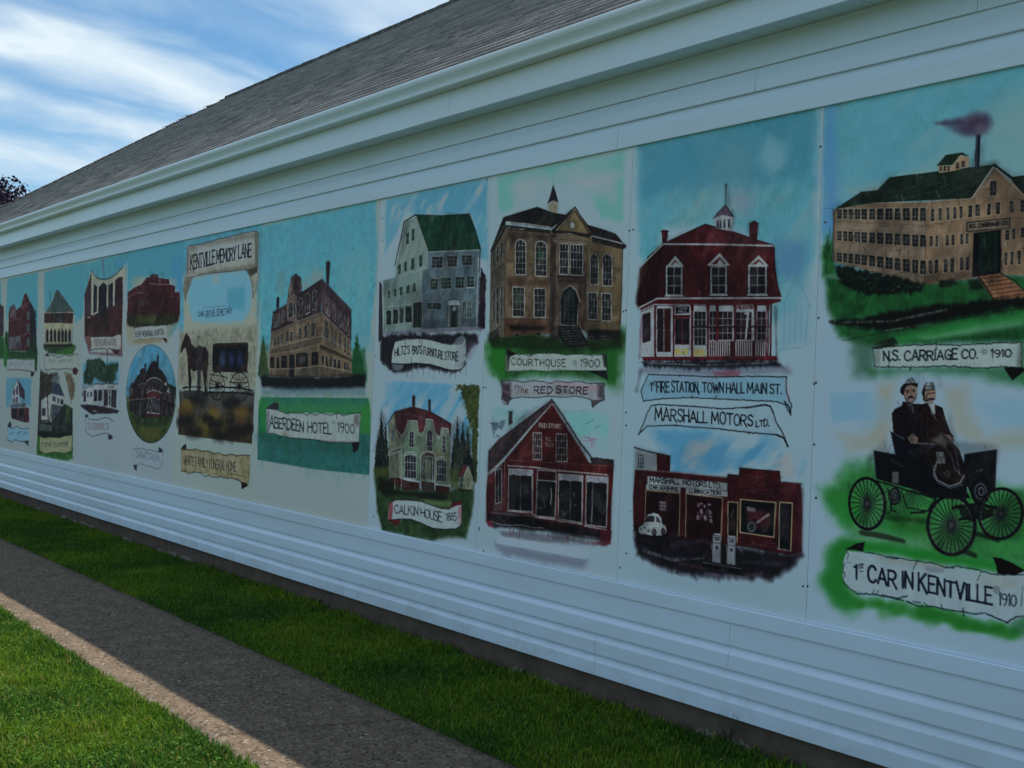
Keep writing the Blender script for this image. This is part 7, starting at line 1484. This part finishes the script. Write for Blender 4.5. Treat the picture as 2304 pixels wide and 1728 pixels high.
b.write('C.B. ROBINSON LTD.', '382 1282 560 1290 736 1286', 96, 94, 12, (100, 96, 104), jit=.03)
b.region('caption_banner', B2, 'curled paper banner below the white shop', 'faded dark lettering')
b.build('mural_board', 'mural board of a brown brick hall with a concave roof edge above a white shop', 'mural board', GRP, M_paint)

# ------------------------------------------------------------------ board: steep roofed house over a house behind trees
b = Board(-13.978, -12.473, 80, 300, base=(114, 134, 130))
b.loose = .45
b.V(0, 600, 5.53)
b.poly('550 70 1100 -60 1080 500 1020 640 940 700 930 540 760 300 680 300 580 540 556 560', SKY2, .95, soft=16, tex=.1); b.poly('545 80 1050 -40 1030 560 920 600 560 600', SKY2, .95, soft=24)
b.poly('560 560 600 520 640 440 690 310 720 290 920 556 915 700 900 960 900 720 880 960 560 970 552 700', (122, 130, 104), tex=.08); b.poly('572 572 600 520 650 430 692 310 716 288 760 340 920 560 720 570', (54, 78, 74), tex=.2); b.line('690 310 716 288 920 562', 5, (36, 40, 44)); b.poly('550 580 680 576 676 700 548 700', (60, 34, 38), tex=.3); b.poly('800 572 915 576 905 706 800 704', (56, 34, 38), tex=.3); b.poly('680 576 800 572 800 700 680 700', (40, 36, 44), tex=.3); b.line('690 574 800 570', 6, (128, 136, 130)); b.line('580 572 920 566', 4, (130, 140, 134), .7)
for x in (720, 762): b.line([(x, 580), (x, 696)], 6, (112, 110, 104))
for x in (590, 630, 820, 850, 880): b.line([(x, 584), (x, 700)], 5, (96, 80, 78), .8)
for x in (588, 638, 684, 732, 778, 820, 866): b.poly([(x - 17, 940), (x - 17, 810), (x, 768), (x + 17, 810), (x + 17, 940)], (40, 34, 40), tex=.3)
b.line('622 310 630 430', 20, (52, 48, 58)); b.line('562 490 566 560', 8, (52, 50, 56)); b.poly('540 960 900 960 950 1000 900 1090 620 1080 540 1020', (34, 66, 34), .95, soft=18, tex=.4); b.poly('560 970 900 965 890 1000 560 1000', (34, 28, 30), .9, soft=8); b.poly('700 1060 940 980 900 1090 700 1090', (44, 100, 36), .8, soft=18); b.line('725 940 730 1020', 24, (60, 56, 54), .8)
b.region('painted_steep_roofed_house', '545 970 550 580 600 500 620 300 650 310 716 284 924 560 905 970', 'painted cream house with a steep slate roof and arched windows')
B1 = '552 1110 610 1068 620 1100 720 1130 810 1096 880 1112 940 1084 976 1100 974 1240 970 1330 910 1330 890 1280 830 1262 720 1280 600 1282 556 1276'
b.poly(B1, (118, 134, 126), tex=.05); b.poly('552 1108 606 1060 608 1118', (58, 34, 48)); b.poly('900 1270 940 1250 976 1290 950 1350 905 1330', (70, 28, 40)); b.line('612 1106 660 1102 720 1132 760 1122 810 1096 880 1116 940 1086 976 1100', 7, (46, 36, 46), .9, jit=1); b.line('552 1110 556 1276 600 1284 660 1270 720 1282 830 1262 890 1282', 8, (50, 34, 46), .9, jit=1); b.line('974 1100 972 1250', 7, (60, 44, 56), .8, dry=.4)
b.scrawl('600 1206 740 1202 904 1196', 54, (5, 9), (66, 66, 78))
b.region('caption_banner', B1, 'torn paper banner under the steep roofed house', 'faded dark lettering')
b.V(0, 800, 5.53)
b.poly('480 180 600 230 720 214 700 500 640 640 620 820 460 830 470 500', (44, 40, 34), .9, soft=14, tex=.4, rag=8); b.dabs('480 190 720 220 660 500 500 560', [(56, 36, 40), (40, 60, 36), (90, 96, 76), (30, 28, 30)], 90, 34, 12, (60, 150)); b.poly('800 210 880 220 935 360 920 520 880 560 840 360', (84, 78, 56), .85, soft=20, tex=.4, rag=6); b.line('850 240 910 360 880 600', 24, (70, 66, 52), .6, soft=14)
b.poly('652 340 740 350 804 510 640 470', (46, 60, 80), tex=.25); b.poly('690 240 730 240 738 350 640 330 660 260', (84, 104, 108), .9); b.line('735 240 738 360', 10, (40, 40, 58)); b.poly('640 470 806 520 800 640 640 600 610 800 510 800 515 560', (126, 140, 136), tex=.06); b.poly('640 600 806 640 806 830 640 830', (56, 68, 78), tex=.3)
for x, y in ((664, 505), (684, 510), (724, 530), (760, 540), (782, 548)): b.poly([(x - 9, y), (x + 9, y + 4), (x + 8, y + 66), (x - 9, y + 62)], (36, 40, 56))
b.poly('524 660 570 650 568 750 522 750', (48, 50, 60)); b.line('590 440 600 820', 40, (54, 34, 44), .9, soft=8)
for k in range(9): b.line([(656 + k * 16, 620 + k * 4), (654 + k * 16, 820)], 4, (84, 94, 100), .5)
b.poly('800 600 905 660 900 1000 470 1010 450 1000 460 830 640 830', (24, 36, 32), .95, soft=14, tex=.4); b.poly('810 600 880 640 870 840 810 820', (40, 66, 36), .9, soft=14, tex=.4); b.poly('480 850 640 870 650 940 480 930', (66, 80, 80), .9); b.line('480 850 700 880 850 910', 6, (104, 118, 116), .8, dry=.5)
for k in range(11): b.line([(660 + k * 18, 890 + k * 2), (660 + k * 18, 970)], 5, (90, 104, 104), .6)
b.line('900 660 905 1280', 14, (30, 36, 60), .8, soft=8); b.line('462 500 450 1000 440 1230', 14, (44, 84, 40), .8, soft=12); b.line('500 540 505 800', 26, (56, 40, 52), .7, soft=12)
b.poly('450 1000 900 1000 900 1280 820 1310 440 1230', (40, 90, 34), .95, soft=14, tex=.3); b.poly('470 960 900 960 890 1020 500 1020', (20, 22, 26), .9, soft=14)
b.region('painted_house_behind_trees', '450 985 465 500 480 180 720 205 745 350 806 510 806 600 905 680 905 985', 'painted white house with a blue roof behind dark trees')
B2 = '500 1004 540 1030 620 1016 740 1026 800 1004 896 990 892 1120 880 1190 800 1216 680 1200 560 1222 500 1190 494 1100'
b.poly(B2, (112, 124, 92), tex=.08); b.line('500 1004 540 1030 620 1016 740 1026 800 1004 896 990', 7, (50, 56, 44), .8); b.line('494 1180 560 1222 680 1200 800 1216 880 1190', 9, (44, 50, 40), .8)
b.scrawl('514 1140 680 1146 846 1142', 66, (2, 7, 6, 6), (50, 54, 62))
b.region('caption_banner', B2, 'greenish paper banner below the house behind trees', 'faded dark lettering')
b.build('mural_board', 'mural board of a steep roofed cream house above a white house behind dark trees', 'mural board', GRP, M_paint)

# ------------------------------------------------------------------ board: red school over the narrow house
b = Board(-15.617, -13.979, 70, 280, base=(112, 132, 130))
b.loose = .45
b.V(0, 600, 5.53)
b.poly('80 160 470 70 470 800 450 700 440 560 340 320 120 500 80 700', SKY2, .95, soft=14, tex=.1); b.poly('80 165 465 80 460 700 420 600 120 700', SKY2, .95, soft=16)
b.poly('110 560 126 500 176 466 200 540 260 500 300 350 330 328 352 400 376 440 440 560 440 1060 330 1050 100 1040', (72, 28, 38), tex=.3); b.poly('376 440 440 560 450 860 440 1060 380 1040', (24, 26, 44), tex=.3); b.poly('126 500 176 466 200 540 196 640 120 640', (80, 70, 76), .9, tex=.3)
for p in ('126 680 176 652 196 664 270 630', '270 500 360 440', '270 530 360 470', '240 870 320 840 352 824 384 836'): b.line(p, 7, (120, 118, 116), .85)
for x in (140, 172, 206, 236, 270, 300): b.line([(x, 700 - (x - 140) * .2), (x, 880)], 12, (48, 44, 56), .8); b.line([(x + 14, 700 - (x - 140) * .2), (x + 14, 880)], 6, (100, 60, 66), .6)
for y in (570, 720, 900): b.poly([(336, y), (352, y - 14), (368, y), (366, y + 90), (334, y + 90)], (66, 92, 88), .9); b.line([(332, y), (352, y - 14), (370, y)], 6, (116, 120, 112))
b.poly('104 880 260 860 256 1016 104 1030', (84, 96, 102), .8, tex=.2)
for x in (200, 220, 240): b.poly([(x - 6, 940), (x + 6, 938), (x + 6, 1010), (x - 6, 1012)], (34, 36, 46))
b.poly('70 800 110 840 110 1040 320 1060 440 900 470 1060 460 1290 430 1300 430 1150 90 1150 80 1260 20 1150 40 1000', (24, 64, 30), .95, soft=18, tex=.4); b.poly('30 900 90 1000 90 1200 40 1240', (30, 110, 40), .8, soft=24); b.line('448 540 455 1100', 20, (30, 50, 84), .7, soft=10); b.poly('390 860 450 900 460 1060 380 1060', (22, 44, 26), .9, soft=12)
b.region('painted_red_school', '100 1035 106 560 176 460 250 500 300 345 332 322 445 560 452 1040 330 1060', 'painted red brick school with stepped gables')
B1 = '86 1156 180 1144 300 1160 410 1158 432 1190 428 1300 424 1364 384 1366 386 1302 270 1282 90 1286'
b.poly(B1, (114, 130, 130), tex=.05); b.poly('382 1300 430 1312 414 1366 382 1366', (40, 32, 50)); b.line('90 1286 180 1282 270 1284 386 1304', 8, (44, 30, 46), .9, jit=1); b.line('86 1156 180 1146 300 1160 410 1158', 6, (30, 40, 36), .8)
b.scrawl('104 1236 250 1234 410 1236', 50, (8, 5, 5), (70, 90, 114))
b.region('caption_banner', B1, 'torn paper banner under the red school', 'faded blue lettering')
b.V(0, 800, 5.53)
b.poly('74 272 390 280 386 640 320 600 76 640', (62, 122, 142), .9, soft=16, nz=(5, (3, .25), 40, 2)); b.poly('156 410 222 300 232 380 240 580 320 590 330 640 120 650 150 590', (122, 136, 138), tex=.06); b.poly('222 300 306 440 306 550 240 500', (54, 40, 62), tex=.3); b.line('156 410 222 300 306 440', 8, (36, 34, 52)); b.poly('116 650 150 604 324 586 322 640', (66, 84, 96), tex=.2); b.poly('136 655 300 650 360 655 362 830 300 830 140 780', (58, 34, 46), tex=.3); b.poly('300 640 362 655 362 830 304 830', (80, 30, 44), .9)
for p in ('166 430 186 410 186 490 164 500', '202 390 224 376 222 480 200 486', '158 540 172 536 170 590 156 592', '178 530 192 528 190 590 176 590', '200 520 224 512 222 590 200 590'): b.poly(p, (48, 48, 70))
b.poly('150 664 204 660 200 780 150 776', (30, 30, 40)); b.poly('240 664 300 662 300 780 236 780', (26, 26, 36)); b.line('210 660 240 670 210 680 230 770 290 775', 6, (116, 118, 122), .8); b.line('170 780 290 812', 6, (120, 118, 120), .6, dry=.5)
b.region('painted_narrow_house', '110 655 150 590 154 405 222 294 310 435 326 590 366 655 366 840 135 800', 'painted narrow white and red shop house')
B2 = '92 872 120 822 134 830 140 890 170 900 204 880 270 910 362 908 360 1000 352 1122 310 1076 260 1070 190 1044 140 1076 96 1060'
b.poly(B2, (92, 138, 152), tex=.05); b.poly('94 876 120 820 140 840 140 896', (34, 34, 54)); b.poly('290 1066 356 1060 352 1124', (36, 48, 62)); b.line('94 880 150 910 204 880 270 912 362 908', 8, (36, 44, 66), .9, jit=1); b.line('94 1050 140 1078 190 1046 260 1072 356 1062', 9, (32, 52, 66), .9, jit=1); b.line('94 880 94 1054', 7, (40, 60, 76), .8)
b.scrawl('106 1006 220 1000 344 1000', 58, (5, 5, 4), (46, 80, 100))
b.region('caption_banner', B2, 'pale blue paper banner under the narrow house', 'faded blue lettering')
b.build('mural_board', 'mural board of a red brick school above a narrow white and red house', 'mural board', GRP, M_paint)

# ------------------------------------------------------------------ board cut off by the picture's left edge, and a plain one beyond its right edge
b = Board(-17.25, -15.618, 60, 220, base=(112, 132, 130))
b.V(0, 600, 5.53)
b.poly('-420 280 20 190 16 480 -420 600', SKY2, .9, soft=10, nz=(6, (4, .1), 60, 2)); b.poly('-300 560 -100 400 46 500 44 860 -300 900', (50, 34, 52), .95, soft=6, tex=.3); b.line('-60 545 46 520', 9, (110, 104, 110), .8); b.line('-60 700 44 690', 10, (90, 84, 100), .6); b.poly('-300 880 0 860 50 880 60 1140 -300 1160', (26, 80, 32), .95, soft=18)
b.poly('-280 500 -100 380 44 500 40 860 -280 880', (64, 40, 50), .6, tex=.3)
b.region('painted_building', '-300 560 -100 400 48 498 46 870 -300 900')
b.build('mural_board', 'leftmost mural board, mostly out of view, with a dark purple building', 'mural board', GRP, M_paint)
b = Board(-1.368, -0.15, 60, 120, base=(118, 149, 162))
b.V(1824, 150, 2.304)
b.poly('1560 -130 3600 -700 3600 900 1570 1000', TEAL, .9, soft=30, nz=(4, (3, .2), 35, 2)); b.poly('1560 1100 3600 1150 3600 1500 1560 1500', (30, 104, 48), .8, soft=60)
b.build('mural_board', 'mural board with blue sky over green grass, next to the factory board', 'mural board', GRP, M_paint)
# ------------------------------------------------------------------ grass, weed, tree
def grass_field(name, x0, x1, y0, y1, dens, hmul, seed, lit):
    r = np.random.default_rng(seed)
    n = int((x1 - x0) * (y1 - y0) * dens)
    x = r.uniform(x0, x1, n); y = r.uniform(y0, y1, n)
    clump = vnoise(x * 6, y * 6, 21, 3)
    patch = vnoise(x * 1.6, y * 1.6, 31, 3)
    h = (0.010 + 0.042 * clump ** 1.3 + r.normal(0, .007, n)).clip(.008, .075) * hmul * .86
    w = r.uniform(.0016, .0042, n) * (1 + .4 * (h > .05))
    a = r.uniform(0, 6.283, n); lean = r.uniform(.15, 1.1, n) * h
    la = a + r.uniform(-.6, .6, n) + 1.57
    ca, sa = np.cos(a), np.sin(a)
    P = np.stack([x, y, np.zeros(n)], 1); S = np.stack([ca, sa, np.zeros(n)], 1) * w[:, None]
    Ld = np.stack([np.cos(la), np.sin(la), np.zeros(n)], 1)
    M1 = P + Ld * (lean * .35)[:, None] + np.array([0, 0, 1]) * (h * .6)[:, None]
    T = P + Ld * lean[:, None] + np.array([0, 0, 1]) * h[:, None]
    V = np.stack([P - S, P + S, M1 + S * .8, M1 - S * .8, T], 1).reshape(-1, 3)
    k = np.arange(n) * 5
    Q = np.stack([k, k + 1, k + 2, k + 3], 1); Tr = np.stack([k + 3, k + 2, k + 4], 1)
    g1, g2, g3, g4 = np.array([.084, .186, .014]), np.array([.160, .258, .018]), np.array([.25, .23, .06]), np.array([.044, .125, .018])
    u = (patch + r.normal(0, .16, n))[:, None]
    c = np.where(u < .42, g4, np.where(u < .62, g1, g2))
    dry_ = (r.random(n) < (.05 + .12 * lit * (vnoise(x * 3, y * 3, 55, 2) > .6)))[:, None]
    c = np.where(dry_, g3, c) * r.uniform(.75, 1.25, n)[:, None]
    C = np.repeat(c, 5, 0)
    return V, Q, Tr, C


def grass_nodes(nt, b, tcn, src):
    b.inputs['Subsurface Weight'].default_value = 0.0
    L = nt.links.new
    tr = nt.nodes.new('ShaderNodeBsdfTranslucent'); L(src, tr.inputs['Color'])
    ms = nt.nodes.new('ShaderNodeMixShader'); ms.inputs[0].default_value = 0.35
    out = nt.nodes['Material Output']
    L(b.outputs[0], ms.inputs[1]); L(tr.outputs[0], ms.inputs[2]); L(ms.outputs[0], out.inputs['Surface'])


def grass_attr(nt, b, tcn, src): grass_nodes(nt, b, tcn, src)


M_grass = material('grass_blade', (0.05, 0.1, 0.02), 0.65, 0.12, attr='paint', build=grass_attr)


def join_fields(name, fs):
    V, Q, T, C, k = [], [], [], [], 0
    for v, q, t, c in fs:
        V.append(v); Q.append(q + k); T.append(t + k); C.append(c); k += len(v)
    return np_mesh(name, np.concatenate(V), np.concatenate(Q), M_grass, None, np.concatenate(C), np.concatenate(T))


def clover(x0, x1, y0, y1, n, seed):
    """low broad leaves growing in patches among the blades"""
    r = np.random.default_rng(seed); x = r.uniform(x0, x1, n); y = r.uniform(y0, y1, n)
    k = vnoise(x * 2.3, y * 2.3, 71, 3) > .52; x, y = x[k], y[k]; n = len(x)
    z = r.uniform(.022, .046, n); a = r.uniform(0, 6.283, n); s = r.uniform(.004, .0095, n); t = r.uniform(-.5, .5, (n, 2))
    u = np.stack([np.cos(a), np.sin(a), t[:, 0]], 1) * s[:, None]; v = np.stack([-np.sin(a), np.cos(a), t[:, 1]], 1) * s[:, None] * .7
    p = np.stack([x, y, z], 1); V = np.stack([p - u, p + v, p + u, p - v], 1).reshape(-1, 3); i = np.arange(n) * 4
    c = np.array([.070, .165, .024]) * r.uniform(.6, 1.5, (n, 1))
    return V, np.stack([i, i + 1, i + 2, i + 3], 1), np.zeros((0, 3), int), np.repeat(c, 4, 0)


strip = join_fields('grass', [grass_field('a', -7.2, 0.0, -1.085, -0.012, 9500, 1.0, 1, 0), grass_field('k', -23.0, -17.0, -1.085, -0.012, 2500, 1.3, 19, 0), grass_field('b', -17.0, -7.2, -1.085, -0.012, 6000, 1.1, 2, 0), grass_field('e', -9.0, -1.5, -.12, 0.012, 3500, 1.9, 8, 0), clover(-9.0, -1.5, -1.07, -.03, 4500, 15)])
tag(strip, 'short green grass in the shaded strip between wall and path', 'grass', kind='stuff')
lawn = join_fields('grass', [grass_field('c', -9.2, -2.2, -3.9, -2.035, 9000, 1.15, 3, 1), grass_field('d', -14, -9.2, -3.4, -2.035, 3500, 1.2, 4, 1), grass_field('f', -9.2, -2.0, -2.12, -2.03, 5000, 1.5, 9, 1), grass_field('g', -2.2, 2.0, -4.2, -2.035, 2500, 1.15, 10, 1), grass_field('h', -24, -14, -6.5, -2.035, 900, 1.5, 16, 1), grass_field('i', -14, -9.2, -6.5, -3.4, 1300, 1.4, 17, 1), grass_field('j', -9.2, 2.0, -6.5, -3.9, 1800, 1.3, 18, 1), clover(-9.5, -2.5, -3.9, -2.05, 15000, 14)])
tag(lawn, 'sunlit green lawn beyond the path', 'grass', kind='stuff')

# weed growing against the foundation
M_weed = material('weed_leaf', (0.035, 0.055, 0.022), 0.7, 0.2)
wd = empty('weed', (-2.98, -0.03, 0)); tag(wd, 'small dark weed growing against the foundation under the factory board', 'weed')
r5 = random.Random(12)
st, lf = MB(), MB()
for k in range(9):
    a = r5.uniform(0, 6.28); L5 = r5.uniform(.09, .20); dx5, dy5 = math.cos(a) * .06, -abs(math.sin(a)) * .05
    p = [(0, 0, 0), (dx5 * .4, dy5 * .4, L5 * .6), (dx5, dy5, L5)]
    st.tube(p, [.002, .0015, .0008], 5)
    for q in range(7):
        t = r5.uniform(.2, 1); c = Vector(p[0]).lerp(Vector(p[2]), t); e = r5.uniform(0, 6.28); s = r5.uniform(.008, .018)
        d1 = Vector((math.cos(e), math.sin(e), r5.uniform(-.2, .6))) * s; d2 = Vector((-math.sin(e), math.cos(e), .1)) * s * .35
        lf.add([c, c + d1 * .5 + d2, c + d1, c + d1 * .5 - d2], [(0, 1, 2, 3)])
st.build('stem', M_weed, wd); lf.build('foliage', M_weed, wd)

# small yellow flowers in the grass
M_fl = material('dandelion_yellow', (0.55, 0.42, 0.03), 0.7, 0.2)
M_stem = material('flower_stem', (0.07, 0.13, 0.03), 0.7, 0.2)
def wall_to_ground(px, py):
    d = (px - 1152) * ROT[0] + (864 - py) * ROT[1] + 2268.2 * ROT[2]; t = -CAM_Z / d[2]
    return d[0] * t, CAM_Y + d[1] * t
for k, (px, py, txt) in enumerate(((899, 1478, 'yellow dandelion in the shaded grass near the middle of the strip'), (517, 1409, 'yellow dandelion in the grass near the path edge, farther along'), (590, 1407, 'tiny yellow dandelion in the shaded grass, closer to the wall'))):
    gx_, gy_ = wall_to_ground(px, py)
    f = empty('dandelion', (gx_, gy_, 0)); tag(f, txt, 'flower')
    s = MB(); s.tube([(0, 0, 0), (.002, 0, .04)], .0012, 5); s.build('stem', M_stem, f)
    h = MB()
    for q in range(14):
        a = q * 2.4; rr_ = .004 + .006 * (q / 14)
        h.add([(.002, 0, .042), (.002 + math.cos(a - .3) * rr_, math.sin(a - .3) * rr_, .046), (.002 + math.cos(a) * rr_ * 1.2, math.sin(a) * rr_ * 1.2, .045), (.002 + math.cos(a + .3) * rr_, math.sin(a + .3) * rr_, .046)], [(0, 1, 2, 3)])
    h.build('flower_head', M_fl, f)

# copper leaved tree beyond the far end of the building
tx_, ty_ = -37.55, 4.9
tree = empty('copper_tree', (tx_, ty_, 0)); tag(tree, 'dark purple leaved tree beyond the far end of the building', 'tree')
M_bark = material('bark', (0.07, 0.05, 0.045), 0.9, 0.1, noise=(12, (.03, .024, .02), .4, .7))
M_leaf = material('copper_leaf', (0.045, 0.018, 0.035), 0.55, 0.35, attr='paint')
tk = MB(); tk.tube([(0, 0, -.2), (.05, 0, 1.2), (0, .1, 2.6), (.1, 0, 5.4)], [.24, .19, .15, .06], 9)
rt = random.Random(31); cl = []
for k in range(26):
    a = k * 2.4; t = k / 26; z = 2.6 + 5.0 * t; R5 = (2.75 * math.sin(math.pi * (0.18 + .78 * t)) ** .8) * rt.uniform(.7, 1.05)
    e = (math.cos(a) * R5, math.sin(a) * R5, z + .5)
    tk.tube([(0, .05, 1.8 + 2.8 * t), (e[0] * .5, e[1] * .5, z), e], [.07, .04, .012], 5)
    cl.append((e, rt.uniform(.6, .95)))
    cl.append(((e[0] * .55, e[1] * .55, z + .2), rt.uniform(.5, .8)))
tk.build('trunk', M_bark, tree)
rg = np.random.default_rng(77); LV, LQ, LC = [], [], []
for (c, rad) in cl:
    n = 850; d = rg.normal(size=(n, 3)); d /= np.linalg.norm(d, axis=1, keepdims=True); p = np.array(c) + d * (rad * rg.random((n, 1)) ** .45)
    u = rg.normal(size=(n, 3)); u /= np.linalg.norm(u, axis=1, keepdims=True); v = np.cross(u, rg.normal(size=(n, 3))); v /= np.linalg.norm(v, axis=1, keepdims=True)
    s = rg.uniform(.06, .115, (n, 1)); k = sum(len(q) for q in LV)
    LV.append(np.stack([p - u * s, p + v * s * .5, p + u * s, p - v * s * .5], 1).reshape(-1, 3)); i = k + np.arange(n) * 4; LQ.append(np.stack([i, i + 1, i + 2, i + 3], 1))
    LC.append(np.repeat(np.array([.030, .016, .040]) * rg.uniform(.5, 1.7, (n, 1)), 4, 0))
np_mesh('crown', np.concatenate(LV), np.concatenate(LQ), M_leaf, tree, np.concatenate(LC))
